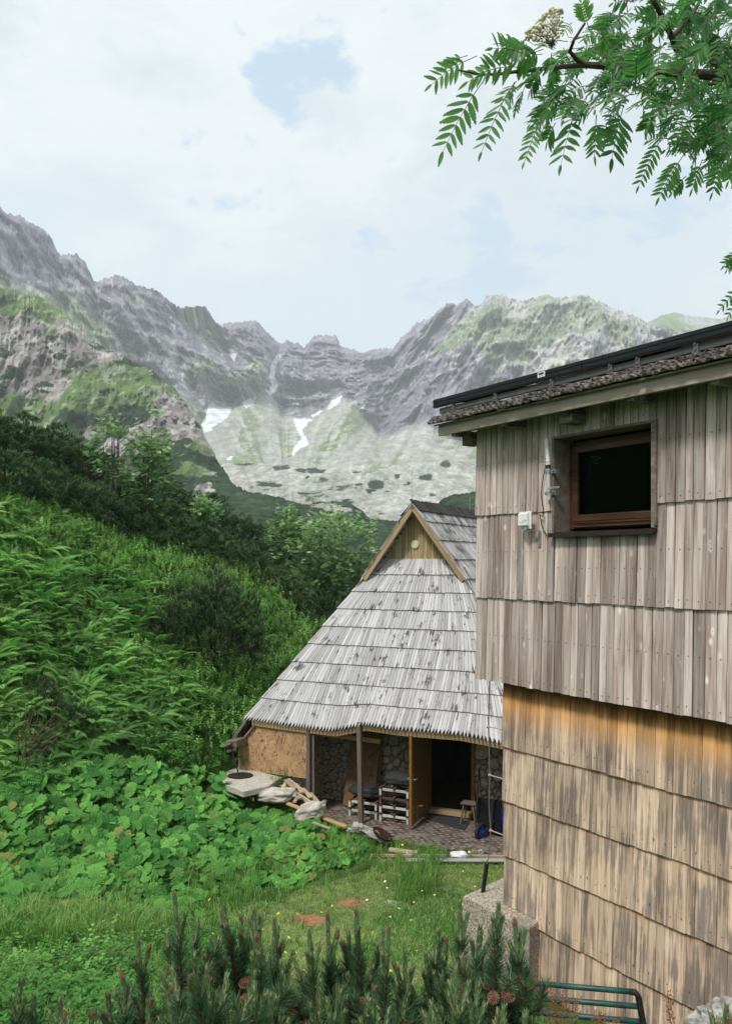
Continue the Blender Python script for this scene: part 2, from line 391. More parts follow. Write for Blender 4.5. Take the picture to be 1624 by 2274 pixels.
# ------------------------------------------------------------ mountains
def ip(x, pts):
    p = np.array(pts, float); return np.interp(x, p[:, 0], p[:, 1])
SKY = [(-900,600),(-600,520),(-300,470),(-120,440),(0,457),(15,472),(51,480),(77,501),(95,506),(108,518),(123,549),(131,562),(169,565),(190,585),(208,621),(220,624),(259,607),(287,621),(308,634),(328,642),(354,649),(379,670),(402,685),(436,678),(454,680),(472,703),(487,721),(505,718),(543,711),(569,713),(584,729),(602,744),(623,767),(638,755),(651,759),(666,762),(674,770),(692,749),(718,740),(746,749),(756,770),(784,777),(808,780),(829,776),(871,775),(889,751),(907,733),(928,715),(954,704),(975,686),(991,676),(1012,678),(1033,665),(1048,676),(1069,678),(1079,657),(1116,655),(1142,665),(1163,668),(1205,658),(1236,660),(1278,659),(1309,661),(1330,670),(1356,686),(1382,691),(1403,697),(1424,710),(1444,720),(1500,745),(1560,760),(1700,790),(2000,760),(2600,820)]
DSK = [(-900,900),(-300,1050),(0,1150),(400,1400),(600,1640),(750,1720),(870,1650),(1000,1450),(1300,1380),(1700,1300),(2600,1100)]
YFT = [(-900,1000),(0,1000),(300,985),(430,955),(446,944),(464,908),(515,903),(538,890),(574,883),(600,879),(625,918),(661,928),(692,923),(718,908),(754,877),(780,895),(815,935),(840,962),(866,960),(902,944),(944,939),(980,965),(1060,985),(1300,990),(1700,1010),(2600,1010)]
DFT = [(-900,650),(0,800),(446,1180),(515,1330),(600,1460),(661,1380),(754,1440),(810,1370),(866,1270),(944,1180),(1060,1080),(1300,1000),(2600,850)]
def sheet(name, xcols, rows, ysil, dsil, knots, amp, sc, matl, colorfn, rough_sil=3., back=400, seed=3, lean=.3, damp=None):
    """knots: list of (yfun(x), dfun(x)) from the bottom up to (not incl.) the crest"""
    X = np.asarray(xcols, float); nk = len(knots)+1
    sm0 = ysil(X); jag = rough_sil*(fbm(X*.05, 0, 0, 5, seed, .65)*1.2-ridged(X*.16, 3., 0, 4, seed+4, .7)*.9+.8*fbm(X*.35, 7, 0, 3, seed+9))
    sil = sm0
    yk = [k[0](X) for k in knots]+[sil]; dk = [k[1](X) for k in knots]+[dsil(X)]
    t = np.linspace(0, nk-1, rows); Ys, Ds = [], []
    for v in t:
        i = min(int(v), nk-2); f = v-i
        Ys.append(yk[i]*(1-f)+yk[i+1]*f); Ds.append(dk[i]*(1-f)+dk[i+1]*f)
    Ys, Ds = np.array(Ys), np.array(Ds); Ys = Ys+jag[None]*(ss(nk-2+.55, nk-1, t)**2)[:, None]; XX = np.broadcast_to(X, Ys.shape)
    WX = (XX-CX)/F*Ds; WZ = (HY-Ys)/F*Ds
    # relief: ribs that run down the fall line, added to the depth of every point
    a = amp(XX, Ys, t[:, None])
    ln_ = -.5*np.tanh((WX+60)/250) if lean is None else lean
    rel = ridged((WX+WZ*ln_)/sc, Ds/sc*.10, WZ/(sc*2.8), 7, seed, .60)
    if damp is not None: rel = rel*(1-damp(XX, Ys))+.17*damp(XX, Ys)
    D2 = Ds*(1-a*(rel-.15))
    WX = (XX-CX)/F*D2; WZ = (HY-Ys)/F*D2
    V = np.stack([WX, D2, WZ], -1)
    cc = colorfn(XX, Ys, WX, D2, WZ, rel)
    # back side
    b1 = V[-1].copy(); b1[:, 1] += back*.3; b1[:, 2] -= back*.22; b2 = V[-1].copy(); b2[:, 1] += back; b2[:, 2] -= back*.9
    V = np.concatenate([V, b1[None], b2[None]]); cc = np.concatenate([cc, cc[-1:], cc[-1:]])
    mb = MB(); mb.add(V.reshape(-1, 3), gridf(len(V), len(X)), V.reshape(-1, 3), cc.reshape(-1, 4))
    return mb.build(name, matl, smooth=True)
def cm(c, m, new):
    m = np.clip(m, 0, 1)[..., None]; return c*(1-m)+np.array([*new, 1.])*m
MM = Mat('mountain_rock', .95, .05)
n = MM.noise(MM.tc, .09, 10, .75, (1, .05, 1)); MM.col(MM.gain(MM.tcol, MM.rng(n, .3, .7, .7, 1.45))); MM.bump(n, .7, 4.)
XC = np.concatenate([np.linspace(-900, -30, 60)[:-1], np.arange(-30, 1660, 1.55), np.linspace(1660, 2600, 50)])
SNOW = [[(446,944),(455,925),(464,906),(490,909),(516,903),(505,925),(480,945),(455,962)],[(536,893),(552,885),(574,883),(566,893),(552,905),(545,906)],
 [(617,782),(622,788),(613,815),(608,835),(617,850),(614,868),(597,875),(594,868),(604,852),(597,835),(602,810)],[(507,774),(520,768),(529,774),(520,800),(512,792)],
 [(648,928),(692,930),(676,945),(670,958),(680,970),(684,985),(668,995),(648,1012),(653,990),(668,975),(658,950)],[(690,922),(714,909),(709,921),(694,926)],
 [(720,908),(742,886),(760,876),(757,890),(735,907)],[(646,896),(663,892),(660,901)],[(496,1020),(516,1012),(512,1020)],[(650,815),(656,805),(655,818)],[(800,905),(812,896),(806,908)]]
def main_col(x, y, X, Y, Z, rel):
    Yq = Y*.22
    Xo = X; U = X-.5*np.tanh((X+60)/250)*Z
    n1 = fbm(U/34, Z/60, Yq/30, 5, 21); n2 = fbm(X/9, Z/7, Yq/10, 5, 31, .6); n3 = fbm(U/80, Z/110, Yq/90, 4, 41); nf = fbm(X/2.6, Z/2.2, Yq/6, 2, 51)
    rg = ridged(U/11+.8*n1, Z/30, Yq/12, 5, 81, .66)          # fine ribs and crevices
    rb = ridged(U/38+.5*n1, Z/75, Yq/30, 5, 91, .62)
    c = np.zeros(x.shape+(4,)); c[..., :] = (.185, .17, .23, 1)
    c = cm(c, ss(-.1, .45, n1+.4*n2)*(.55+.45*ss(700, 1000, x)), (.28, .265, .32))
    c = cm(c, ss(.3, .0, rel)*.6, (.13, .122, .145))
    c = cm(c, ss(.08, -.28, rb)*.8, (.115, .105, .145)); c = cm(c, ss(.12, -.3, rg)*.75, (.07, .065, .095)); c = cm(c, ss(.3, .65, rg)*.5, (.40, .385, .41)); c = cm(c, ss(.15, .5, nf+.5*n2)*.35, (.42, .40, .41))  # shade painted into crevices, paler rib crests, to strengthen the relief
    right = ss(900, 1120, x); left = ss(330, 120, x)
    pale_rock = ss(.15, .5, n2+.5*n3+.70*right*ss(930, 780, y)+.30*left*ss(540, 680, y)-.12); c = cm(c, pale_rock*.9, (.52, .51, .46))  # pale rock patches from noise, more of them at right and left
    g = n3*.8+n1*.6+n2*.25+.50*right*ss(960, 740, y)+.50*left*ss(600, 700, y)+.3*ss(700, 560, x)*ss(560, 490, x)-.30
    c = cm(c, ss(.12, .42, g)*.8, (.17, .24, .10))
    c = cm(c, ss(.1, .45, n2+.6*nf)*ss(.0, .3, g)*.8, (.50, .50, .45))
    # scree below the cliff foot
    ft = ip(x, YFT)+9*fbm(X/60, 0, Z/60, 3, 61)
    sc = ss(-5, 7, y-ft)
    fan = fbm((x+(y-900)*.55*np.tanh((x-640)/60))*.075, y*.008, 0, 5, 71, .6)
    scree = np.zeros_like(c); scree[..., :] = (.42, .42, .375, 1)
    scree = cm(scree, ss(-.15, .45, fan)*.6, (.34, .335, .315)); scree = cm(scree, ss(.1, .6, -fan)*.5*ss(1030, 960, y), (.54, .53, .51)); scree = cm(scree, ss(.0, .6, nf+.4*n2)*.55*ss(990, 1060, y), (.56, .55, .51))
    scree = cm(scree, ss(.1, .7, -nf-.3*n2)*.5*ss(990, 1060, y), (.24, .24, .225))
    for poly_ in ([(545,905),(572,905),(578,960),(590,1030),(520,1035),(535,960)],[(690,1045),(800,960),(850,880),(790,880),(740,940)],[(830,1040),(935,965),(950,975),(880,1030),(800,1060)],[(1010,1040),(1060,985),(1065,1010),(1020,1050)],[(640,955),(660,990),(640,1020),(610,960)],[(700,1000),(770,930),(800,920),(740,1000)],[(965,975),(1060,975),(1060,990),(990,995)]):
        k = inpoly(poly_, x+14*fan, y+10*n1)*ss(-.35, .25, n2+fan*.8)
        scree = cm(scree, k*.75, (.16, .23, .09))
    scree = cm(scree, ss(.25, .6, n1+fan)*.35, (.26, .31, .18))
    c = c*(1-sc[..., None])+scree*sc[..., None]
    # dwarf pine patches
    pn = n2*.6+n1*.5
    for (cx_, cy_, rx, ry) in ((835,1075,18,9),(822,1088,12,5),(941,1060,17,8),(700,1045,22,6),(664,1044,14,4),(622,1037,20,5),(990,1030,12,8),(880,1055,7,3),(858,1092,6,2),(720,1063,7,3),(682,1060,6,2),(545,1030,20,3),(768,1112,12,3),(905,1075,8,3),(1105,770,12,8),(1085,775,6,5),(800,1075,8,3),(790,1045,9,3),(960,1100,8,3),(600,1075,30,5)):
        e = ((x-cx_+9*n1)/rx)**2+((y-cy_+6*n2)/ry)**2
        c = cm(c, ss(1.25, .8, e), (.022, .042, .022))
    c = cm(c, ss(.55, .75, pn+.35*ss(1000, 1090, y)*ss(1000, 860, x)-.1*sc)*ss(1000, 1030, y)*.9, (.026, .046, .024))
    c = cm(c, ss(.45, .6, pn)*ss(700, 780, y)*ss(940, 1100, x)*(1-sc)*.9, (.03, .05, .028))
    for s_ in SNOW: c = cm(c, inpoly(s_, x+3*n2+2.5*nf, y+3*n2)*1., (.84, .87, .91))
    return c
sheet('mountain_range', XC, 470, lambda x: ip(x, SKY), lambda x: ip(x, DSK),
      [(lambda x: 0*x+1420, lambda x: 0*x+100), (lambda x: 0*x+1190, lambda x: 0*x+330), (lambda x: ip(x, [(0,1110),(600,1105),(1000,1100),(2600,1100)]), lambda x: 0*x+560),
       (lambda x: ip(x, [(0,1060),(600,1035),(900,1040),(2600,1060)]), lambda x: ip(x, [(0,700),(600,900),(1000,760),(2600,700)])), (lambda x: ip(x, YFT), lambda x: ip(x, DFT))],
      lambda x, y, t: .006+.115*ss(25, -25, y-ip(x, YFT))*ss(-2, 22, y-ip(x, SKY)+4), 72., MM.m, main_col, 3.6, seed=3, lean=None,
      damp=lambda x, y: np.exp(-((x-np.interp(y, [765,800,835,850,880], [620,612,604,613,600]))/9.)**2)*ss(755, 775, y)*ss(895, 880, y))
tag(bpy.data.objects['mountain_range'], 'jagged grey mountain ridge with snow gullies above a pale scree bowl', kind='structure')
def far_col(x, y, X, Y, Z, rel):
    n1 = fbm(X/60, Z/60, Y/200, 5, 22); c = np.zeros(x.shape+(4,)); c[...] = (.36, .37, .33, 1)
    c = cm(c, ss(-.2, .3, n1), (.17, .24, .10)); return cm(c, ss(.2, .5, fbm(X/25, Z/25, Y/90, 4, 9))*.7, (.42, .42, .40))
o = sheet('far_mountain', np.linspace(1250, 2800, 420), 90, lambda x: ip(x, [(1250,790),(1400,728),(1444,714),(1465,700),(1500,694),(1530,700),(1560,704),(1600,709),(1624,698),(1700,690),(1900,720),(2800,800)]), lambda x: 0*x+2300,
      [(lambda x: 0*x+1000, lambda x: 0*x+1700)], lambda x, y, t: .05*ss(1.0, .93, t), 150., MM.m, far_col, 1.6, seed=13)
tag(o, 'pale green far mountain shoulder beyond the right ridge', kind='structure')
SPUR = [(-900,820),(-300,700),(0,640),(80,655),(150,700),(215,765),(290,800),(335,822),(360,842),(400,878),(436,930),(461,980),(487,1030),(512,1067),(548,1096),(600,1130),(700,1190)]
def spur_col(x, y, X, Y, Z, rel):
    Yq = Y*.2; n1 = fbm(X/17, Z/17, Yq/20, 5, 23); n2 = fbm(X/4.5, Z/4.5, Yq/7, 4, 33, .6); n3 = fbm(X/36, Z/34, Yq/50, 4, 43); rg = ridged((X+Z*.3)/9, Z/16, Yq/12, 5, 82, .62)
    c = np.zeros(x.shape+(4,)); c[...] = (.27, .24, .235, 1)
    c = cm(c, ss(-.1, .4, n2+.3*n1), (.45, .42, .385)); c = cm(c, ss(.25, -.05, rel)*.6, (.13, .12, .12)); c = cm(c, ss(.1, -.2, rg)*.85, (.085, .075, .08))  # pale rock, then shade painted into the recesses and crevices
    g = n3*.9+.6*n1+.12+.15*ss(800, 900, y)
    c = cm(c, ss(.05, .3, g), (.12, .185, .06)); c = cm(c, ss(.2, .5, n2)*ss(.1, .4, g)*.6, (.40, .39, .32))
    p = 1.15*fbm(X/11+9, Z/8, Yq/22, 4, 53)+.10+.12*ss(800, 1000, y)+.08*ss(1040, 1100, y)-.35*ss(.15, .4, n2)-.20*ss(300, 200, x)*ss(950, 850, y)-.55*ss(800, 720, y)
    c = cm(c, ss(.2, .27, p+.1*n2), (.022, .045, .02)); c = cm(c, ss(.2, .27, p+.1*n2)*ss(.1, .5, fbm(X/1.6, Z/1.2, Yq/6, 2, 5))*.7, (.05, .085, .035))
    return c
o = sheet('rocky_spur', np.concatenate([np.linspace(-900, -20, 50)[:-1], np.arange(-20, 700, 1.6)]), 330, lambda x: ip(x, SPUR), lambda x: ip(x, [(-900,500),(0,560),(300,520),(520,420),(700,330)]),
      [(lambda x: 0*x+1400, lambda x: ip(x, [(-900,85),(700,110)])), (lambda x: ip(x, [(0,1020),(400,1050),(500,1090),(700,1240)]), lambda x: ip(x, [(0,400),(500,370),(700,260)]))],
      lambda x, y, t: .015+.06*ss(0, .5, t-.4)*ss(2.0, 1.9, t), 30., MM.m, spur_col, 4., 200, seed=23)
tag(o, 'nearer rocky spur on the left dotted with dark dwarf pine and green turf', kind='structure')
MORA = [(-900,1150),(200,1150),(400,1130),(440,1108),(472,1093),(536,1093),(570,1094),(613,1103),(651,1114),(686,1121),(705,1114),(745,1112),(780,1120),(805,1135),(822,1152),(882,1157),(930,1158),(965,1125),(985,1106),(1006,1098),(1053,1092),(1150,1090),(1400,1130),(2600,1150)]
def mora_col(x, y, X, Y, Z, rel):
    n1 = fbm(X/9, Z/5, Y/20, 4, 24); n2 = fbm(X/1.6, Z/.8, Y/6, 3, 34)
    c = np.zeros(x.shape+(4,)); c[...] = (.022, .045, .022, 1)
    c = cm(c, ss(-.1, .5, n2+.3*n1), (.05, .085, .035)); c = cm(c, ss(.1, .5, -n2)*.6, (.012, .024, .014))
    k = inpoly([(690,1122),(720,1116),(780,1128),(770,1140),(720,1130)], x+10*n1, y+5*n2)
    return cm(c, k*.9, (.40, .39, .34))
o = sheet('pine_hill', np.concatenate([np.linspace(-900, 200, 60)[:-1], np.arange(200, 1200, 1.5), np.linspace(1200, 2600, 80)]), 110, lambda x: ip(x, MORA), lambda x: ip(x, [(200,330),(880,330),(965,260),(1400,250)]),
      [(lambda x: 0*x+1400, lambda x: 0*x+80), (lambda x: ip(x, MORA)+55, lambda x: 0*x+200)],
      lambda x, y, t: .012+0*x, 7., MM.m, mora_col, 1.8, 120, seed=33)
tag(o, 'low dark hill covered with dense dwarf pine below the scree', kind='structure')
# ------------------------------------------------------------ shared pieces
def tn(n0, n1, r=None, g0=0., g1=1., b=None, a=0.):
    r = random.random() if r is None else r; b = random.random() if b is None else b
    return np.array([[r, g0, b, a]]*n0+[[r, g1, b, a]]*n1)
def board4(mb, bl, br, tr, tl, nrm, th=.018, point=0., r=None, b=None, gexp=1.):
    bl, br, tr, tl, nrm = [np.asarray(q, float) for q in (bl, br, tr, tl, nrm)]
    N = nrm*th; c = .12; Lm = np.linalg.norm((tl+tr-bl-br)/2); wb = np.linalg.norm(br-bl); wt_ = np.linalg.norm(tr-tl)
    dn = unit((bl+br-tl-tr)/2)
    def row(a, e, end, pt):
        m = (a+e)/2
        return [a-N+dn*0, a+(e-a)*0+N*.2, a+(e-a)*c+N*.5, m+N*.5+dn*pt, e+(a-e)*c+N*.5, e+N*.2, e-N]
    vs = row(bl, br, 0, point)+row(tl, tr, 1, 0); 
    if point: vs[0] = bl-N; 
    off = np.array([random.random()*60, random.random()*60, random.random()*60])
    fr = [0, 0, c, .5, 1-c, 1, 1]; gs = [off+(f*wb, 0, 0) for f in fr]+[off+(f*wt_, Lm, 0) for f in fr]
    if point: gs[3] = gs[3]-np.array([0, point, 0])
    fs = [(i, i+1, i+8, i+7) for i in range(6)]+[(0, 6, 3), (0, 3, 2), (0, 2, 1), (6, 5, 4), (6, 4, 3), (0, 7, 13, 6)]
    mb.add(vs, fs, gs, tn(7, 7, r, 0, gexp, b))
# ------------------------------------------------------------ wall frame of the near cabin
WO = np.array([1.37, 10.5, 0.]); WD = unit((.534, -.845, 0)); WN = np.array([WD[1], -WD[0], 0.])   # along the wall (towards us), outward normal
ZU = np.array([0, 0, 1.])
def W(t, o, z): return WO+WD*t+WN*o+np.array([0, 0, z])
def Wp(x, y, o=0.):
    u = (x-CX)/F; lam = (-(WO@WN)-o)/(-(u*WN[0]+WN[1])) ; lam = abs(lam); return np.array([u*lam, lam, (HY-y)/F*lam])
def Wt(x, y, o=0.):
    p = Wp(x, y, o); return (p-WO)@WD, p[2]

M_wall = wood('weathered_grey_boards', (.30, .215, .175), (.66, .57, .51), (.10, .075, .06), .53, .78, 1.5, .9, (.78, .74, .71), tintamt=.40, gs=.62, bump=.5)
M_cedar = Mat('pale_shingle_boards', .8, .2)
m = M_cedar
g = m.noise(m.gr, 1, 6, .65, (38, 1.4, 38)); c = m.mix(m.rng(g, .3, .7), (.44, .30, .20), (.70, .53, .395))
gy = m.noise(m.gr, 1, 5, .65, (22, 1.3, 22)); gy2 = m.noise(m.tc, 1.6, 4, .6)
grey = m.math('ADD', m.math('MULTIPLY', gy, .62), m.math('MULTIPLY', gy2, .38))
c = m.mix(m.math('MULTIPLY', m.rng(grey, .455, .56), .85), c, (.185, .155, .14))
c = m.mix(m.math('MULTIPLY', m.rng(grey, .46, .36), .35), c, (.62, .53, .43))
top = m.rng(m.math('ADD', m.g, m.math('MULTIPLY', m.math('SUBTRACT', gy, .5), .35)), .74, .97)
c = m.mix(m.math('MULTIPLY', top, .75), c, (.50, .23, .075))
fresh = m.math('GREATER_THAN', m.bl, 1.5)              # the course protected by the overhang
fr = m.math('MULTIPLY', fresh, m.rng(m.math('ADD', m.g, m.math('MULTIPLY', m.math('SUBTRACT', gy, .5), .5)), .22, .72))
c = m.mix(m.math('MULTIPLY', fr, .9), c, (.66, .33, .11))
fr2 = m.math('MULTIPLY', fresh, m.rng(m.math('ADD', m.g, m.math('MULTIPLY', m.math('SUBTRACT', gy, .5), .4)), .60, .86))
c = m.mix(m.math('MULTIPLY', fr2, .95), c, (.16, .06, .015))
c = m.gain(c, m.rng(m.r, 0, 1, .78, 1.25)); c = m.mix(m.a, c, (.05, .035, .025)); m.col(c); m.bump(g, .2, .003)
M_roofold = wood('old_dark_shingles', (.10, .085, .075), (.30, .26, .235), (.03, .027, .025), .5, .7, 3, tintamt=.5)
M_fascia = wood('grey_fascia_wood', (.28, .225, .175), (.46, .39, .315), (.10, .085, .07), .6, .8, 2, .5, (.3, .25, .2), tintamt=.05, gs=.7)
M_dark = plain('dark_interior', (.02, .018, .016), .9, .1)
M_brown = wood('brown_window_wood', (.035, .017, .010), (.095, .044, .024), (.03, .015, .01), .6, .8, 3, rough=.45, tintamt=.1)
M_blackmetal = plain('black_metal', (.010, .012, .013), .6, .3, .1)
M_alu = plain('grey_aluminium', (.30, .31, .31), .45, .5, .6)
M_sill = plain('brown_metal_sill', (.035, .025, .022), .4, .5, .3)
M_white = plain('white_plastic', (.72, .73, .71), .4, .5, 0, .05)
M_rubber = plain('black_rubber', (.02, .02, .02), .7, .3)
M_steel = plain('galvanised_steel', (.30, .32, .33), .5, .5, .5)

cabin = thing('wooden_cabin', 'tall weathered cabin clad in vertical boards filling the right side of the picture', 'cabin', W(0, -1, -4.9))
TW0, TW1, ZW0, ZW1 = 1.357, 2.66, .33, 1.34
mb = MB(); ROWS = [(-1.42, -.32), (-.425, .67), (.57, 1.78)]
for k, (z0, z1) in enumerate(ROWS):
    t = .0
    while t < 6.2:
        w_ = random.uniform(.085, .135)
        if abs(t+w_-TW0+.03) < .05 and k > 0: w_ = TW0-.03-t
        if abs(t+w_-TW1-.03) < .05 and k > 0: w_ = TW1+.03-t
        a, b = t+.004, t+w_-.004; mid = (a+b)/2; segs = [(z0+random.uniform(-.008, .004), z1)]
        if TW0-.03 < mid < TW1+.03:
            if k == 2: segs = [(ZW1+.02, z1)]
            if k == 1: segs = [(segs[0][0], ZW0-.03)]
        for (q0, q1) in segs:
            lift = .034+random.uniform(-.006, .008)-.024*(q0-z0)/(z1-z0); rz_ = random.uniform(-.006, .006)
            p0 = W(mid, lift, q0); p1 = W(mid+rz_, .008, q1)
            plank(mb, p0, p1, WD*(b-a)+WN*random.uniform(-.006, .006), WN*.022, .004, tn(8, 8))
            # nail heads
            for zz in (q0+.07+random.uniform(-.015, .015), q0+(q1-q0)*.5):
                if zz-q0 > .05 and q1-zz > .1 and t < 4.5:
                    f = (zz-q0)/(q1-q0); c0 = p0*(1-f)+p1*f+WN*.0115+WD*random.uniform(-.01, .01)
                    plank(mb, c0-ZU*.006, c0+ZU*.006, WD*.011, WN*.003, .003, (0, 0, 0, .9))
        t += w_
mb.build('upper_wall', M_wall.m, cabin)
mb = MB(); LR = [(-2.20, -1.36, 2.), (-2.85, -2.10, .5), (-3.50, -2.75, .5), (-4.18, -3.40, .5), (-4.87, -4.08, .5)]
for k, (z0, z1, bb) in enumerate(LR):
    t = .335+.008*k if k < 4 else .955; zj = 0
    while t < 6.2:
        w_ = random.uniform(.07, .16); a, b = t+.0014, t+w_-.0014; mid = (a+b)/2
        zj = zj*.5+random.uniform(-.007, .007); oj = random.uniform(-.006, .006)
        zb_ = max(z0+zj, -4.078) if mid < .955 else z0+zj
        p0 = W(mid, -.092+oj, zb_); p1 = W(mid, -.125+oj*.4, z1)
        plank(mb, p0, p1, WD*(b-a), WN*.014, .0015, tn(8, 8, b=bb))
        if t < 4.6:
            c0 = p0+ZU*(.11+random.uniform(-.02, .02))+WN*.0045-WN*.005
            ln = random.uniform(.02, .10); plank(mb, c0-ZU*ln, c0+ZU*.02, WD*.011, WN*.004, .001, (0, 0, 0, random.uniform(.55, .95)))
            plank(mb, c0-ZU*.004+WN*.002, c0+ZU*.008+WN*.002, WD*.011, WN*.004, .003, (0, 0, 0, 1))
        t += w_
mb.build('lower_wall', M_cedar.m, cabin)
# carcass behind the cladding, foundation, gable sides
mb = MB()
def slab(mb, t0, t1, o0, o1, z0, z1, ch=.002): box(mb, W((t0+t1)/2, (o0+o1)/2, (z0+z1)/2), t1-t0, abs(o1-o0), z1-z0, WD, WN, ZU, ch)
slab(mb, .01, TW0-.02, -.10, -.005, -1.38, 1.70); slab(mb, TW1+.02, 6.2, -.10, -.005, -1.38, 1.70)
slab(mb, TW0-.02, TW1+.02, -.10, -.005, -1.38, ZW0-.03); slab(mb, TW0-.02, TW1+.02, -.10, -.005, ZW1+.03, 1.70)
slab(mb, .96, 6.2, -.30, -.135, -4.86, -1.385); slab(mb, .36, .96, -.30, -.135, -4.07, -1.385)
slab(mb, .0, 6.2, -.134, .02, -1.41, -1.385)
mb.build('sheathing', M_dark.m, cabin)
mb = MB(); s_ = -.14
while s_ > -6.0:
    w_ = random.uniform(.1, .14)
    for (z0, z1) in ROWS: plank(mb, W(-.02, s_-w_/2, z0), W(.0, s_-w_/2, z1), WN*(w_-.008), WD*.022, .004, tn(8, 8))
    for (z0, z1, bb) in LR: plank(mb, W(.31, s_-w_/2, z0), W(.33, s_-w_/2, z1), WN*(w_-.001), WD*.014, .002, tn(8, 8, b=.2))
    plank(mb, W(6.2, s_-w_/2, -4.87), W(6.2, s_-w_/2, 1.8), WN*(w_-.008), WD*.03, .004, tn(8, 8))
    s_ -= w_
slab(mb, .0, 6.2, -6.1, -6.05, -1.42, 1.7); slab(mb, .35, 6.2, -6.1, -6.05, -4.87, -1.42)
mb.build('side_wall', M_wall.m, cabin)
mb = MB(); slab(mb, 1.3, 6.0, -5.9, -.45, -6.3, -4.90); slab(mb, .5, 1.3, -5.9, -1.2, -6.3, -4.90)
mb.build('foundation', plain('dark_stone_base', (.05, .048, .044), .95, .1, 0, .4, 9).m, cabin)
# window
win = MB()
def wbar(mb, t0, t1, o0, o1, z0, z1, ch=.005): slab(mb, t0, t1, o0, o1, z0, z1, ch)
wbar(win, TW0+.005, TW0+.11, -.25, -.17, ZW0+.03, ZW1-.03); wbar(win, TW1-.11, TW1-.005, -.25, -.17, ZW0+.03, ZW1-.03)
wbar(win, TW0+.11, TW1-.11, -.25, -.17, ZW1-.11, ZW1-.03); wbar(win, TW0+.11, TW1-.11, -.25, -.17, ZW0+.03, ZW0+.13)
wbar(win, TW0+.08, TW0+.15, -.20, -.145, ZW0+.11, ZW1-.08); wbar(win, TW1-.15, TW1-.08, -.20, -.145, ZW0+.11, ZW1-.08)
wbar(win, TW0+.15, TW1-.15, -.20, -.145, ZW1-.15, ZW1-.08); wbar(win, TW0+.15, TW1-.15, -.20, -.145, ZW0+.11, ZW0+.185)
wbar(win, TW0+.09, TW1-.09, -.145, -.118, ZW0+.085, ZW0+.105, .003); wbar(win, TW0+.09, TW1-.09, -.17, -.10, ZW0+.045, ZW0+.062, .003)
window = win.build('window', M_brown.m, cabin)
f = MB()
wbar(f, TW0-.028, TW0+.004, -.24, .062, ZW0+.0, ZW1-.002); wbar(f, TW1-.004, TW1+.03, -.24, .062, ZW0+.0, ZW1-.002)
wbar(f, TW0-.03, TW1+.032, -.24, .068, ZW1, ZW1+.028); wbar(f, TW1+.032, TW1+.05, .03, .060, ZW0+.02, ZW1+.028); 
f.build('window_casing', wood('shade_dark_weathered_casing', (.13, .105, .085), (.26, .215, .18), (.07, .055, .045), .6, .8, 2, .5, (.3, .25, .2), tintamt=.2, gs=.7).m, window)  # weathered casing, its colour darkened to carry the shade of the recess
sl_ = MB(); box(sl_, W((TW0+TW1)/2, -.06, ZW0-.012), TW1-TW0+.09, .33, .02, WD, unit(WN*1-ZU*.12), unit(ZU+WN*.12), .002); slab(sl_, TW0-.045, TW1+.045, .098, .108, ZW0-.06, ZW0-.012, .002)
sl_.build('window_sill', M_sill.m, window)
gm = bpy.data.materials.new('window_glass'); gm.use_nodes = True; t_ = gm.node_tree; t_.nodes.clear()
tr_ = nd(t_, 'ShaderNodeBsdfTransparent', {'Color': (.4, .45, .45)}); gl_ = nd(t_, 'ShaderNodeBsdfGlossy', {'Color': (.7, .75, .75), 'Roughness': .02})
fr_ = nd(t_, 'ShaderNodeFresnel', {'IOR': 1.8}); bf_ = nd(t_, 'ShaderNodeMath', {0: 1., 1: nd(t_, 'ShaderNodeNewGeometry').outputs['Backfacing']}, operation='SUBTRACT'); fr_ = nd(t_, 'ShaderNodeMath', {0: fr_.outputs[0], 1: bf_.outputs[0]}, operation='MULTIPLY'); mx_ = nd(t_, 'ShaderNodeMixShader', {0: fr_.outputs[0], 1: tr_.outputs[0], 2: gl_.outputs[0]}); nd(t_, 'ShaderNodeOutputMaterial', {0: mx_.outputs[0]})
g_ = MB(); slab(g_, TW0+.14, TW1-.14, -.178, -.172, ZW0+.17, ZW1-.14, .001); g_.build('window_pane', gm, window)
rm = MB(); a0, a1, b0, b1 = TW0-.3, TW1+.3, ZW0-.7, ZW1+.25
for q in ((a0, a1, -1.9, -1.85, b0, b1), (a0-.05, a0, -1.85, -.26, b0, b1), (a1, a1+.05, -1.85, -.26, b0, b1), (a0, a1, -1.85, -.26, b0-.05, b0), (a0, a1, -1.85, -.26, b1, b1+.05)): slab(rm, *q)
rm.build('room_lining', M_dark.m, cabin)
orn = MB(); pc = W(TW0+.30, -.22, 1.0)
tube(orn, [W(TW0+.27+.0*i, -.22, 1.13-.03*i) for i in range(3)], .004, 5, tint=(1, 0, 0, 0))
tube(orn, [W(TW0+.27+.10*math.sin(a), -.22, 1.13-.07*math.sin(a*.5+.1)+.02*math.cos(a*2)) for a in np.linspace(0, 3, 12)], .006, 5, tint=(1, 0, 0, 0))
tube(orn, [W(TW0+.27+.14*math.sin(a), -.225, 1.15-.05*math.sin(a*.5+.1)) for a in np.linspace(0, 3, 12)], .005, 5, tint=(1, 0, 0, 0))
tube(orn, [W(TW0+.265, -.22, 1.07), W(TW0+.262, -.22, 1.02), W(TW0+.265, -.22, .93), W(TW0+.268, -.22, .90)], [.006, .015, .02, .004], 7, tint=(0, 0, 0, 0))
om = Mat('ornament_thread', .8); om.col(om.mix(om.r, (.05, .22, .5), (.55, .6, .6)))
tag(orn.build('hanging_ornament', om.m, loc=tuple(pc)), 'blue tassel on pale looped string hanging just inside the cabin window', 'ornament')
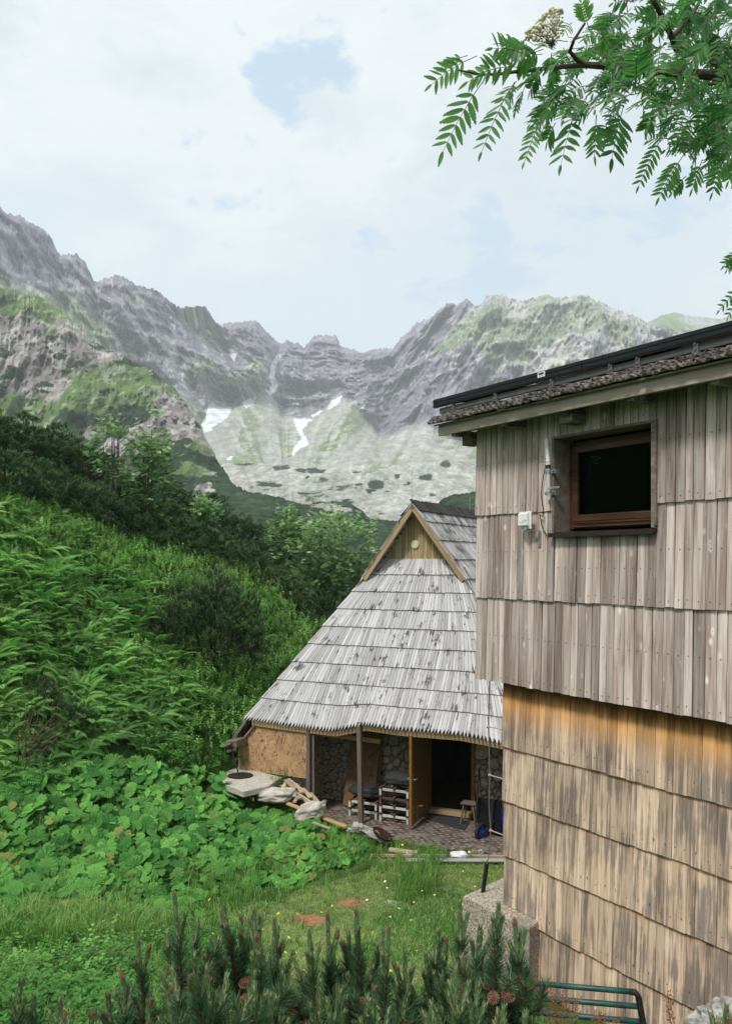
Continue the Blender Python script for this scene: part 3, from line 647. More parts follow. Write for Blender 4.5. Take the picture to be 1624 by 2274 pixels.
# eaves and roof
ZE = 1.70; PI_ = R(14); US = unit(-WN*math.cos(PI_)+ZU*math.sin(PI_)); UN = unit(WN*math.sin(PI_)+ZU*math.cos(PI_))
mb = MB(); plank(mb, W(-.306, .355, 1.625), W(6.6, .355, 1.625), ZU*.142, WN*.035, .004, tn(8, 8, .5)); 
mb.build('fascia_board', M_fascia.m, cabin)
mb = MB()
for (t_0, t_1, o_, z_, h_) in ((-.20, .0, .03, 1.50, .11),): slab(mb, t_0, t_1, o_-.13, o_+.05, z_-h_/2, z_+h_/2)
slab(mb, 1.62, 1.80, .03, .24, 1.455, 1.545); slab(mb, -.26, 6.3, .10, .33, 1.60, 1.64)
for t_ in np.arange(-.1, 6.2, .9): slab(mb, t_, t_+.08, -.02, .33, 1.53, 1.60)
mb.build('rafter', M_roofold.m, cabin)
mb = MB()
Pe = lambda t, u, n=0: W(t, .43, ZE+.012)+US*u+UN*n
box(mb, (Pe(-.33, 0)+Pe(6.6, 3.3))/2-UN*.03+US*0, 6.93, 3.3, .02, WD, US, UN, .002); 
NS = 3.3
for layer in range(4):
    t = -.40
    while t < 6.6:
        w_ = random.uniform(.07, .11); u0 = -.045+.038*layer+random.uniform(-.016, .016); n0 = .022*layer+random.uniform(-.006, .010)+.012
        if random.random() < .04: t += w_*.6
        tilt = random.uniform(-.006, .006); tl_ = random.uniform(-.01, .01)
        board4(mb, Pe(t, u0, n0-tilt), Pe(t+w_-.006, u0+tl_, n0+tilt), Pe(t+w_-.006, u0+.5, .006+.01*layer), Pe(t, u0+.5, .006+.01*layer), UN, .02+random.uniform(-.003, .004), random.uniform(.01, .03))
        t += w_
for rr in range(1, 9):
    t = -.38
    while t < 6.6:
        w_ = random.uniform(.08, .12); u0 = .10+rr*.36+random.uniform(-.01, .01)
        board4(mb, Pe(t, u0, .045), Pe(t+w_-.006, u0, .045), Pe(t+w_-.006, u0+.42, .02), Pe(t, u0+.42, .02), UN, .018, .01); t += w_
# far slope
Pr = W(-.33, .43, ZE)+US*3.3; US2 = unit(-WN*math.cos(PI_)-ZU*math.sin(PI_)); UN2 = unit(-WN*math.sin(PI_)+ZU*math.cos(PI_))
box(mb, Pr+WD*3.46+US2*1.9, 6.93, 3.8, .06, WD, US2, UN2, .004)
mb.build('roof', M_roofold.m, cabin)

# solar collector above the eave
sp = thing('solar_panel', 'black framed solar panel raised on rails above the edge of the cabin roof', 'solar panel', W(-.48, .3, 1.85))
TP = R(12); PU = unit(-WN*math.cos(TP)+ZU*math.sin(TP)); PN = unit(WN*math.sin(TP)+ZU*math.cos(TP)); tj = Wt(1293, 800, .3)[0]
mb = MB(); gl2 = MB(); al = MB(); 
for (a, b) in ((-.487, tj-.006), (tj+.006, 5.4)):
    c0 = W((a+b)/2, .30, 1.985)
    box(mb, c0, b-a, .03, .108, WD, WN, ZU, .004)
    for e in (a+.015, b-.015): box(mb, W(e, .30, 2.0)+PU*.9, .03, 1.75, .09, WD, PU, PN, .003)
    box(mb, c0+PU*1.8, b-a, .03, .1, WD, WN, ZU, .004)
    box(gl2, W((a+b)/2, .30, 2.015)+PU*.9, b-a-.06, 1.74, .012, WD, PU, PN, .001)
    box(mb, c0+WN*.018+ZU*.02, b-a, .006, .012, WD, WN, ZU, .001); box(mb, c0+WN*.018-ZU*.03, b-a, .006, .012, WD, WN, ZU, .001)
mb.build('panel_frame', M_blackmetal.m, sp); gl2.build('panel_glass', plain('collector_glass', (.01, .012, .02), .08, .7).m, sp)
box(al, W(2.4, .262, 1.888), 5.6, .04, .062, WD, WN, ZU, .003); al.build('rail', plain('painted_dark_rail', (.075, .08, .077), .65, .3, .1).m, sp)
M_brk = plain('dull_bracket_metal', (.12, .115, .11), .7, .3, .1)
for x_ in (1006, 1100, 1225, 1355, 1416, 1545):
    b_ = MB(); tq = Wt(x_, 830, .29)[0]
    box(b_, W(tq, .29, 1.90), .045, .025, .115, WD, WN, ZU, .003); box(b_, W(tq, .26, 1.845), .07, .10, .012, WD, WN, ZU, .002)
    tube(b_, [W(tq, .303, 1.92), W(tq, .318, 1.92)], .011, 7); tube(b_, [W(tq, .303, 1.87), W(tq, .318, 1.87)], .011, 7)
    b_.build('bracket', M_brk.m, sp)
pass
st = MB(); tq, zq = Wt(1201, 831, .32); PLs = lambda a, b, z0, z1, o, tint: box(st, W(tq+(a+b)/2, o, zq+(z0+z1)/2), b-a, .002, z1-z0, WD, WN, ZU, .0004, tint=tint)
PLs(-.055, .055, -.028, .028, .3215, (1, 0, 0, 0)); bx_ = -.042
while bx_ < .04:
    ww = random.choice((.002, .003, .005)); PLs(bx_, bx_+ww, -.004, .02, .3235, (0, 0, 0, 0)); bx_ += ww+random.choice((.002, .003))
PLs(-.04, .035, -.018, -.013, .3235, (.3, 0, 0, 0))
sm_ = Mat('paper_label', .6); sm_.col(sm_.mix(sm_.r, (.02, .02, .02), (.75, .76, .75))); st.build('sticker', sm_.m, sp)

# ------------------------------------------------------------ fittings on the cabin wall
def wpts(lst, o): return [Wp(x, y, o) for x, y in lst]
ant = thing('antenna', 'white tube antenna on a short grey mast clamped beside the cabin window', 'antenna', Wp(1217, 1109, .10))
a_ = MB(); tube(a_, wpts([(1213, 975), (1213.1, 979)], .10), .027, 14); tube(a_, wpts([(1213.1, 979), (1216, 1025)], .10), [.0245, .024], 14); tube(a_, wpts([(1216, 1025), (1216.1, 1032)], .10), [.026, .028], 14)
tube_o = a_.build('antenna_tube', M_white.m, ant, smooth=False)
a_ = MB(); tube(a_, wpts([(1216.2, 1032), (1216.4, 1040)], .10), .0275, 14); a_.build('label_band', plain('dark_green_label', (.01, .03, .02), .4, .5, 0, .6, 60).m, ant)
a_ = MB(); tube(a_, wpts([(1216.4, 1040), (1218, 1109)], .10), .0225, 14); a_.build('mast', plain('grey_pipe', (.5, .51, .5), .35, .5, .2).m, ant)
for y_ in (1047, 1095):
    a_ = MB(); c0 = Wp(1217, y_, .10); tube(a_, [c0-ZU*.021, c0+ZU*.021], .027, 14); box(a_, c0+WD*.055-WN*.02, .075, .006, .042, WD, WN, ZU, .001); box(a_, c0+WD*.09-WN*.035, .006, .05, .042, WD, WN, ZU, .001)
    box(a_, c0-WN*.05, .05, .06, .03, WD, WN, ZU, .002); box(a_, c0-WD*.035+WN*.005, .01, .03, .03, WD, WN, ZU, .002)
    cl = a_.build('clamp', M_steel.m, ant)
    a_ = MB(); tube(a_, [c0+WD*.062-WN*.017, c0+WD*.062-WN*.008], .012, 10); a_.build('bolt', plain('rusty_bolt', (.10, .05, .03), .8).m, cl)
a_ = MB(); c0 = Wp(1217, 1082, .125)
tube(a_, [c0-WD*.02, c0+WD*.06+ZU*.002, c0+WD*.16-ZU*.002], .0022, 5); tube(a_, [c0-WD*.02-ZU*.01, c0+WD*.06-ZU*.012, c0+WD*.16-ZU*.012], .0022, 5)
a_.build('cable_tie', plain('clear_cable_tie', (.6, .58, .54), .4).m, ant)
a_ = MB(); c0 = Wp(1216, 1025, .13); tube(a_, [c0+WD*.02, c0-WD*.02+WN*.005, c0-WD*.14+ZU*.012], .0025, 5); a_.build('cable_tie', M_rubber.m, ant, label='black cable tie with a long tail round the tube')
fc = bpy.data.curves.new('lettering', 'FONT'); fc.body = 'GPS'; fc.size = .042; fc.extrude = .0006; fc.space_character = 1.25
tmp = bpy.data.objects.new('lettering', fc); dg = bpy.context.evaluated_depsgraph_get(); col.objects.link(tmp); dg.update()
me = bpy.data.meshes.new_from_object(tmp.evaluated_get(dg)); bpy.data.objects.remove(tmp)
vv = np.array([v.co[:] for v in me.vertices]); ff = [tuple(p.vertices) for p in me.polygons]
c0 = Wp(1214, 1003, .10); axr = unit(Wp(1215, 1020, .10)-Wp(1213.5, 990, .10))   # text runs down the tube
view = unit(-c0*np.array([1, 1, 0])); sd_ = unit(np.cross(view, ZU)) ; sd_ = -sd_ if sd_[0] < 0 else sd_
L_ = [c0+axr*(q[0])+(sd_*(q[1]-.015)-0)*.9+view*(math.sqrt(max(.0256**2-(q[1]*.9-.0135)**2, 0))+q[2]) for q in vv]
lt = MB(); lt.add(L_, ff); 
lt.build('lettering', plain('dark_print', (.03, .03, .035), .6).m, tube_o); lt = MB(); cc = c0-axr*.045
for rr_, k0, k1 in ((.016, .15, 1.85),):
    lt_p = [cc+axr*(rr_*math.cos(a*math.pi))+sd_*(rr_*.8*math.sin(a*math.pi))+view*(math.sqrt(.0253**2-(rr_*.8*math.sin(a*math.pi))**2)) for a in np.linspace(k0, k1, 12)]
    tube(lt, lt_p, .0016, 4)
lt.build('emblem', plain('dark_emblem', (.03, .03, .035), .6).m, tube_o)
cb = MB(); tube(cb, wpts([(1210.5, 1030), (1206, 1055), (1203, 1075), (1200.5, 1095), (1201.5, 1108), (1204, 1122), (1205, 1140), (1204, 1147), (1201, 1145), (1197.5, 1142), (1199, 1152), (1202, 1165), (1205, 1176), (1210, 1184), (1213, 1189)], .065), .0055, 6)
tag(cb.build('cable', M_rubber.m, loc=tuple(Wp(1213, 1189, .06))), 'thin black cable hanging in a wavy line below the white tube antenna', 'cable')
rt = thing('wireless_router', 'square white outdoor wireless box with curved ridges on a metal wall bracket', 'router', Wp(1166, 1155, .06))
fd = unit(WN+WD*.0); c0 = Wp(1166, 1155, .13)
a_ = MB(); box(a_, c0, .19, .012, .195, WD, WN, ZU, .004); hs = a_.build('back_plate', M_white.m, rt)
a_ = MB(); box(a_, c0+WN*.022-WD*.006+ZU*.006, .15, .034, .145, WD, WN, ZU, .012)
for i, rr_ in enumerate((.045, .06, .075)):
    tube(a_, [c0+WN*.040-WD*.006+WD*(rr_*math.sin(a))+ZU*(.035-rr_*math.cos(a)*.75) for a in np.linspace(-1.15, 1.15, 14) if abs(rr_*math.sin(a)) < .066], .0028, 5)
for (q, e) in ((-.018, 'L'), (.0, 'l')): pass
a_.build('router_cover', M_white.m, rt)
a_ = MB(); 
for q in (-.035, .035): tube(a_, [c0+WD*q-ZU*.085+WN*.005, c0+WD*q-ZU*.085+WN*.02], .008, 8)
tube(a_, [c0-ZU*.10, c0-ZU*.115], .03, 10); box(a_, c0+WD*.07-ZU*.117-WN*.02, .19, .045, .005, WD, WN, ZU, .001)
pl0 = Wp(1196.5, 1196, .045); box(a_, pl0, .042, .005, .19, WD, WN, ZU, .001)
for q in (.055, -.062): tube(a_, [pl0+ZU*q, pl0+ZU*q+WN*.006], .009, 8)
a_.build('bracket', M_steel.m, rt)
a_ = MB(); tube(a_, [c0-WD*.095+ZU*.01, c0-WD*.118-ZU*.015, c0-WD*.115-ZU*.045, c0-WD*.09-ZU*.06], .005, 6); a_.build('cord', M_rubber.m, rt)
a_ = MB(); tube(a_, [c0+WD*.095-ZU*.06, c0+WD*.12-ZU*.058], .006, 6); a_.build('plug', M_rubber.m, rt)
# lightning conductor on stand-offs at the cabin's far corner
ld = thing('lightning_conductor', 'grey lightning conductor cable running down past the cabin corner on three stand off clips', 'lightning conductor', P(1075, 1955, 10.55))
Yl = 10.5; a_ = MB(); tube(a_, [P(x, y, Yl) for x, y in ((1092, 1380), (1086, 1525), (1083.5, 1614), (1085.5, 1670), (1086.5, 1721), (1085, 1790), (1088.5, 1844), (1085, 1890), (1080.5, 1920))], .0075, 7)
a_.build('cable', plain('grey_cable', (.17, .165, .155), .6, .3, .3).m, ld)
for (x, y, x2, y2) in ((1083.5, 1614, 1119, 1620), (1086.5, 1721, 1122, 1731), (1088.5, 1844, 1124, 1857)):
    a_ = MB(); q = P(x, y, Yl); tube(a_, [q, P(x2, y2, 10.33)], .0065, 6); ball(a_, q, (.026, .022, .017), 8, 6, rock_fn(3)); tube(a_, [q-ZU*.016, q+ZU*.02], .013, 7)
    a_.build('stand_off_clip', plain('zinc_clip', (.42, .38, .34), .6, .4, .2).m, ld)
a_ = MB(); beam(a_, P(1080.5, 1917, Yl), P(1070, 1990, 10.6), .05, .03, WD); a_.build('ground_cover_strip', M_rubber.m, ld)
# ------------------------------------------------------------ concrete block, railing, rocks
M_conc = Mat('exposed_aggregate_concrete', .95, .15)
v1 = M_conc.vor(M_conc.tc, 55, out='Color'); n_ = M_conc.noise(M_conc.tc, 3, 5); sv = nd(M_conc.nt, 'ShaderNodeSeparateColor', {0: v1}).outputs[0]
vd = M_conc.vor(M_conc.tc, 55)
c = M_conc.mix(sv, (.24, .19, .135), (.62, .55, .45)); c = M_conc.mix(M_conc.rng(n_, .5, .75), c, (.28, .26, .22)); M_conc.col(M_conc.gain(c, M_conc.rng(vd, .1, .7, 1.1, .75))); M_conc.bump(vd, .7, .01)
a_ = MB(); A_, B_, C_ = (-.096, .152), (1.03, .114), (.95, -.12)
def prism(mb, pts, z0, z1, bev=.03):
    cen = np.mean([W(p[0], p[1], 0) for p in pts], 0); v = []
    for z, ins in ((z0, 0), (z1-bev, 0), (z1-bev*.4, bev*.3), (z1, bev)):
        for p in pts:
            q = W(p[0], p[1], z); d = unit((cen-q)*np.array([1, 1, 0])); v.append(q+d*ins*1.3)
    n = len(pts); fs = [(k*n+i, k*n+(i+1) % n, (k+1)*n+(i+1) % n, (k+1)*n+i) for k in range(3) for i in range(n)]+[tuple(3*n+i for i in range(n))]
    mb.add(v, fs)
prism(a_, [A_, B_, C_, (.90, -.90), (-.33, -.80)], -5.8, -4.085)
tag(a_.build('concrete_block', M_conc.m, loc=tuple(W(1, .2, -5.3))), 'rough gravelly concrete block standing at the foot of the cabin wall', 'concrete block')
ral = thing('pipe_railing', 'dark green welded pipe railing with rust spots at the cabin foot', 'railing', P(1411, 2290, 7.6))
M_gp = Mat('chipped_green_paint', .45, .5); n_ = M_gp.noise(M_gp.tc, 35, 5, .7); n2_ = M_gp.noise(M_gp.tc, 9, 3)
c = M_gp.mix(M_gp.rng(n2_, .4, .6), (.006, .05, .048), (.010, .09, .078)); M_gp.col(M_gp.mix(M_gp.rng(n_, .56, .62), c, (.09, .04, .025))); M_gp.bump(n_, .3, .003)
M_gd = plain('dark_rusty_pipe', (.022, .022, .022), .6, .4, .3, .5, 20)
for (p, q) in (((1120, 2178, 8.3), (1411, 2203, 7.6)), ((1110, 2209, 8.3), (1416, 2235, 7.6)), ((1110, 2241, 8.3), (1420, 2269, 7.6))):
    a_ = MB(); tube(a_, [P(*p), P(*q)], .026, 12); a_.build('rail', M_gp.m, ral, smooth=True)
a_ = MB(); tube(a_, [P(1398, 2202.5, 7.62), P(1409, 2203.5, 7.6), P(1416, 2212, 7.6), P(1434, 2310, 7.55), P(1440, 2360, 7.5)], .028, 12); a_.build('post', M_gd.m, ral, smooth=True)
M_stone = Mat('pale_field_stone', .9, .2); n_ = M_stone.noise(M_stone.tc, 9, 6, .7); M_stone.col(M_stone.mix(M_stone.rng(n_, .35, .65), (.20, .19, .175), (.46, .44, .41))); M_stone.bump(n_, .6, .02)
a_ = MB()
for k, (x, y, r_) in enumerate(((1602, 2262, .17), (1570, 2277, .16), (1628, 2246, .16), (1590, 2300, .25), (1640, 2290, .3))): ball(a_, P(x, y, 6.9), (r_, r_*.8, r_*.6), 18, 12, rock_fn(k+60, .5, 2.6))
tag(a_.build('rubble_heap', M_stone.m, loc=tuple(P(1600, 2330, 6.9))), 'heap of broken pale stone at the lower right corner under the cabin wall', 'rubble')
# ------------------------------------------------------------ the mountain shed
M_sil = wood('silvery_roof_boards', (.36, .345, .34), (.56, .55, .55), (.05, .04, .036), .56, .60, 3.4, .5, (.16, .15, .145), tintamt=.26, gs=.7)
M_sil2 = wood('darker_stained_roof_boards', (.30, .28, .275), (.56, .54, .53), (.05, .042, .038), .46, .60, 2.2, 0, tintamt=.35)
M_yel = wood('yellowed_spruce', (.30, .215, .105), (.48, .38, .21), (.16, .15, .14), .55, .72, 3, .5, (.20, .12, .05), tintamt=.25)
M_tan = wood('tan_timber', (.30, .20, .10), (.50, .37, .21), (.14, .11, .08), .6, .75, 3, .5, (.22, .13, .07), tintamt=.2)
M_post = wood('brown_grey_post', (.10, .075, .058), (.20, .16, .13), (.04, .03, .025), .6, .8, 3, .4, (.3, .26, .22), tintamt=.1)
shed = thing('mountain_shed', 'old mountain shed with a steep hipped roof of silvery boards and an open porch', 'shed', S(.4, 1.5, -5.8))
QL = lambda q: np.interp(q, [0, .88, 1.0, 1.2], [-3.0, -.93, -.62, -.2]); QR = lambda q: np.interp(q, [0, .88, 1.0, 1.2], [3.74, 1.69, 1.36, 1.0])
DZ = lambda s: np.interp(s, [-3, -1.6, -.65, .13, .9, 2.3, 2.75, 3.22, 3.74], [0, -.05, -.065, .13, .09, .11, .07, 0, -.02])
def FP(s, q, n=0.): return S(s, 2.5*q, -3.68+3.77*q+DZ(s)*max(0, 1-q*5))+FNn*n
FNn = unit(-SB*3.77+ZU*2.5)
mb = MB(); NR = 9
for k in range(NR):
    q0, q1 = k/NR, min((k+1)/NR+.012, 1.0)
    if k == 0: q0 = .0
    l0, r0, l1, r1 = QL(q0)-.03, QR(q0)+.03, QL(q1)-.02, QR(q1)+.02
    s = l0; wv = 0
    wv2 = [ ]
    def top(s): 
        return s+(l1-l0)*max(0, 1-(s-l0)/1.7)**1.3+(r1-r0)*max(0, 1-(r0-s)/1.7)**1.3
    while s < r0-.02:
        w_ = random.uniform(.062, .10); e = min(s+w_, r0)
        wv = .6*wv+random.uniform(-.0012, .0012); jl = random.uniform(0, .008)
        lift = .048+random.uniform(-.003, .005)
        tw = random.uniform(-.012, .012)
        st_ = random.random()
        board4(mb, FP(s, q0+wv, lift), FP(e-.003, q0+wv, lift+tw*.4), FP(top(e)-.002, q1, .012), FP(top(s), q1, .012), FNn, .028, .115 if k == 0 else 0, r=st_)
        s = e
mb.build('front_roof', M_sil.m, shed)
mb = MB(); mb.add([FP(-3.0, .02, -.03), FP(3.74, .02, -.03), FP(1.6, .95, -.03), FP(-.85, .95, -.03)], [(0, 1, 2, 3)]); mb.add([FP(-3.0, .02, -.05), FP(3.74, .02, -.05), FP(1.6, .95, -.05), FP(-.85, .95, -.05)], [(3, 2, 1, 0)])
mb.build('roof_underlay', M_post.m, shed)
PROF = [(0, 1.42), (1.31, -.37), (3.38, -3.68), (3.80, -4.25)]     # half width from the ridge, height
def prof(L):
    acc = 0
    for (a, b) in zip(PROF[:-1], PROF[1:]):
        d = math.hypot(b[0]-a[0], b[1]-a[1])
        if L <= acc+d or b is PROF[-1]:
            f = (L-acc)/d; return a[0]+(b[0]-a[0])*f, a[1]+(b[1]-a[1])*f, unit((-(b[1]-a[1]), 0, b[0]-a[0]))
        acc += d
LT = sum(math.hypot(b[0]-a[0], b[1]-a[1]) for a, b in zip(PROF[:-1], PROF[1:]))
RB = 2.03; REND = 8.5; NSR = 12
for sgn, nm in ((1, 'side_roof'), (-1, 'side_roof')):
    mb = MB()
    for k in range(NSR):
        La, Lb = LT*k/NSR, LT*(k+1)/NSR
        if sgn > 0 and LT-Lb < .3: pass
        xa, za, na = prof(max(La-.04, 0)); xb, zb, nb = prof(Lb)
        nn = SA*sgn*nb[0]+ZU*nb[2]
        r = RB if zb > -.5 else max(0.04, 2.5*(zb+3.68)/3.77+.02)
        rt0 = RB if za > -.4 else max(0.04, 2.5*(za+3.68)/3.77+.02)
        r00 = r
        while r < REND:
            w_ = random.uniform(.07, .11) if sgn > 0 else .3; e = r+w_
            tp = lambda q: q+(rt0-r00)*max(0, 1-(q-r00)/1.2)
            jj = random.uniform(-.01, .01)
            B = lambda rr: S(.38+sgn*(xb+.0), rr, zb+jj)+nn*.045
            T = lambda rr: S(.38+sgn*xa, tp(rr), za)+nn*.012
            a_, b_, c_, d_ = (B(r), B(e-.004), T(e-.004), T(r))
            if sgn < 0: a_, b_, c_, d_ = b_, a_, d_, c_
            board4(mb, a_, b_, c_, d_, nn, .02); r = e
    mb.build(nm, M_sil2.m, shed)
# ridge crest of crossed dark board ends
mb = MB(); r = RB-.02
while r < REND:
    w_ = random.uniform(.055, .09); h_ = random.uniform(.05, .13); ln = random.uniform(-.03, .05)
    x0, z0, n0 = prof(.27)
    p0 = S(.38+x0, r+w_/2, z0)+(SA*n0[0]+ZU*n0[2])*.07; p1 = S(.38-.02-h_*.4, r+w_/2-.04+ln, 1.42+h_*.55+.05)
    d = unit(p1-p0); plank(mb, p0, p1, SB*(w_-.012), np.cross(d, SB)*.018, .003)
    x0, z0, n0 = prof(.42); p0 = S(.38-x0, r+w_/2, z0)+(-SA*n0[0]+ZU*n0[2])*.07; p1 = S(.38+.0, r+w_/2+ln, 1.45)
    d = unit(p1-p0); plank(mb, p0, p1, SB*(w_-.012), np.cross(d, SB)*.018, .003); r += w_
mb.build('ridge_crest', wood('black_ridge_boards', (.02, .018, .017), (.07, .062, .058), tintamt=.5).m, shed)
# gablet
mb = MB(); s = -.60
while s < 1.36:
    w_ = random.uniform(.075, .10); m_ = s+w_/2; zt = 1.42-abs(m_-.38)*1.366-.04
    if zt > .05: plank(mb, S(m_, 2.47, .03), S(m_, 2.47, zt), SA*(w_-.006), SB*.02, .004, tn(8, 8))
    s += w_
gb = mb.build('gable_boards', M_yel.m, shed)
mb = MB(); c0 = P(918, 1208, 21.0); rr_, rq_ = sr(c0[0], c0[1]); c0 = S(rr_, 2.44, c0[2])
tube(mb, [c0+SB*.02, c0-SB*.02], [.105, .10], 24); tube(mb, [c0-SB*.02, c0-SB*.026], [.078, .07], 24, tint=(0, .5, .5, 0))
vm = Mat('cream_vent', .5); vm.col((.62, .58, .40)); mb.build('vent_cover', vm.m, gb)
for sgn in (1, -1):
    mb = MB(); p0 = S(.38, 2.06, 1.36); p1 = S(.38+sgn*1.30, 2.06, -.40)
    d = unit(p1-p0); wv_ = unit(np.cross(d, SB)); plank(mb, p0+d*-.02, p1+d*.02, wv_*.155, SB*.035, .004, tn(8, 8)); mb.build('bargeboard', M_tan.m, shed)
mb = MB(); tube(mb, [S(.38, 2.06, 1.42), S(.37, 2.06, 2.25)], .004, 5); tube(mb, [S(.40, 6.2, 1.45), S(.40, 6.2, 1.85)], .006, 5)
tube(mb, [S(.38+.3*0, 2.1+i*.6, 1.68-.06*math.sin(i*2.1)) for i in range(11)], .004, 5); mb.build('lightning_wire', M_steel.m, shed)
# eaves beam following the sagging eave
mb = MB(); ks = [-2.9, -1.6, -.65, .13, .9, 2.3, 2.75, 3.5]
for a, b in zip(ks[:-1], ks[1:]): plank(mb, S(a, .07, -3.81+DZ(a)), S(b, .07, -3.81+DZ(b)), ZU*.13, SB*.05, .004)
mb.build('eaves_board', M_tan.m, shed)
mb = MB(); plank(mb, P(690, 1626, 19.9), P(844, 1646, 19.35), ZU*.11, SB*.06, .004); plank(mb, P(690, 1619, 20.2), P(770, 1629, 20.0), ZU*.10, SB*.06, .004)
plank(mb, S(.3, .6, -3.73), S(3.5, .6, -3.75), ZU*.08, SB*.06)
mb.build('lintel_beam', wood('orange_new_timber', (.36, .19, .08), (.52, .31, .15), tintamt=.15).m, shed)
# OSB cladding
mo = Mat('osb_sheet', .8, .25)
def osb(m, mulc=1.):
    lay = None
    for k, (ang, s1) in enumerate(((.5, 1), (-.6, 1.2), (1.3, .9), (.1, 1.1))):
        v = nd(m.nt, 'ShaderNodeMapping', {'Vector': m.gr, 'Rotation': (0, 0, ang), 'Location': (k*3.1, k*1.7, 0)}).outputs[0]
        v = nd(m.nt, 'ShaderNodeVectorMath', {0: v, 1: (24*s1, 6*s1, 0)}, operation='MULTIPLY').outputs[0]
        vc = nd(m.nt, 'ShaderNodeTexVoronoi', {'Vector': v, 'Scale': 1}).outputs['Color']
        q = nd(m.nt, 'ShaderNodeSeparateColor', {0: vc}).outputs[0]
        if lay is None: lay = q
        else: lay = m.mix(m.rng(q, .55, .6), lay, q)
    n = m.noise(m.gr, 1.2, 4)
    cc = m.mix(lay, (.13, .06, .025), (.56, .355, .19)); return m.gain(cc, m.rng(n, .3, .7, .72*mulc, 1.1*mulc))
mo.col(osb(mo))
def poly_plate(mb, pts, nrm, th):
    pts = [np.asarray(p, float) for p in pts]; n = len(pts); nrm = np.asarray(nrm, float)
    o = pts[0]; u = unit(pts[1]-pts[0]); v_ = np.cross(nrm, u)
    g = [((p-o)@u, (p-o)@v_, 0) for p in pts]
    mb.add(pts+[p-nrm*th for p in pts], [tuple(range(n)), tuple(range(2*n-1, n-1, -1))]+[(i, n+i, n+(i+1) % n, (i+1) % n) for i in range(n)], g+g)
mb = MB(); poly_plate(mb, [S(-3.32, .10, -4.97), S(-1.40, .10, -4.99), S(-1.40, .10, -3.82), S(-2.83, .10, -3.80), S(-3.32, .10, -4.36)], -SB, .02)
mb.build('osb_wall', mo.m, shed)
mb = MB(); box(mb, S(-2.36, .16, -5.4), 1.95, .1, .84, SA, SB, ZU); mb.build('base_wall', plain('dark_plank_base', (.05, .042, .035), .95, .1, 0, .4).m, shed)  # plain dark base below the chipboard wall
mb = MB(); plank(mb, S(-1.36, .07, -5.9), S(-1.36, .07, -3.86), SA*.095, SB*.10, .006); mb.build('porch_post', M_post.m, shed)
mb = MB(); plank(mb, S(-1.26, .12, -5.9), S(-1.26, .12, -3.86), SA*.055, SB*.06, .006); mb.build('porch_post', M_post.m, shed)
mb = MB(); plank(mb, S(.02, -.02, -5.9), S(-.02, -.02, -3.55), SA*.10, SB*.10, .006); mb.build('porch_post', M_post.m, shed, label='middle porch post standing in front of the black sacks')
mb = MB(); plank(mb, S(-2.98, .03, -3.70), S(-3.40, .03, -4.27), unit(np.cross(unit(S(-2.98, 0, -3.7)-S(-3.4, 0, -4.27)), SB))*.045, SB*.08, .004)
plank(mb, S(-2.80, .06, -3.86), S(-3.32, .06, -4.42), unit(np.cross(unit(S(-2.98, 0, -3.7)-S(-3.4, 0, -4.27)), SB))*.03, SB*.05, .004); mb.build('verge_board', M_post.m, shed)
mb = MB(); box(mb, P(527, 1648, 20.3), .30, .5, .17, unit(SA+ZU*.1), SB, ZU, .02); box(mb, P(516, 1650, 20.2), .18, .42, .05, unit(SA+ZU*.35), SB, ZU, .01); mb.build('gutter_log', M_post.m, shed)
mb = MB(); tube(mb, [P(512, 1655, 20.1), P(520, 1686, 20.0), P(529, 1717, 19.9)], .016, 6); mb.build('rain_chain', M_rubber.m, shed)
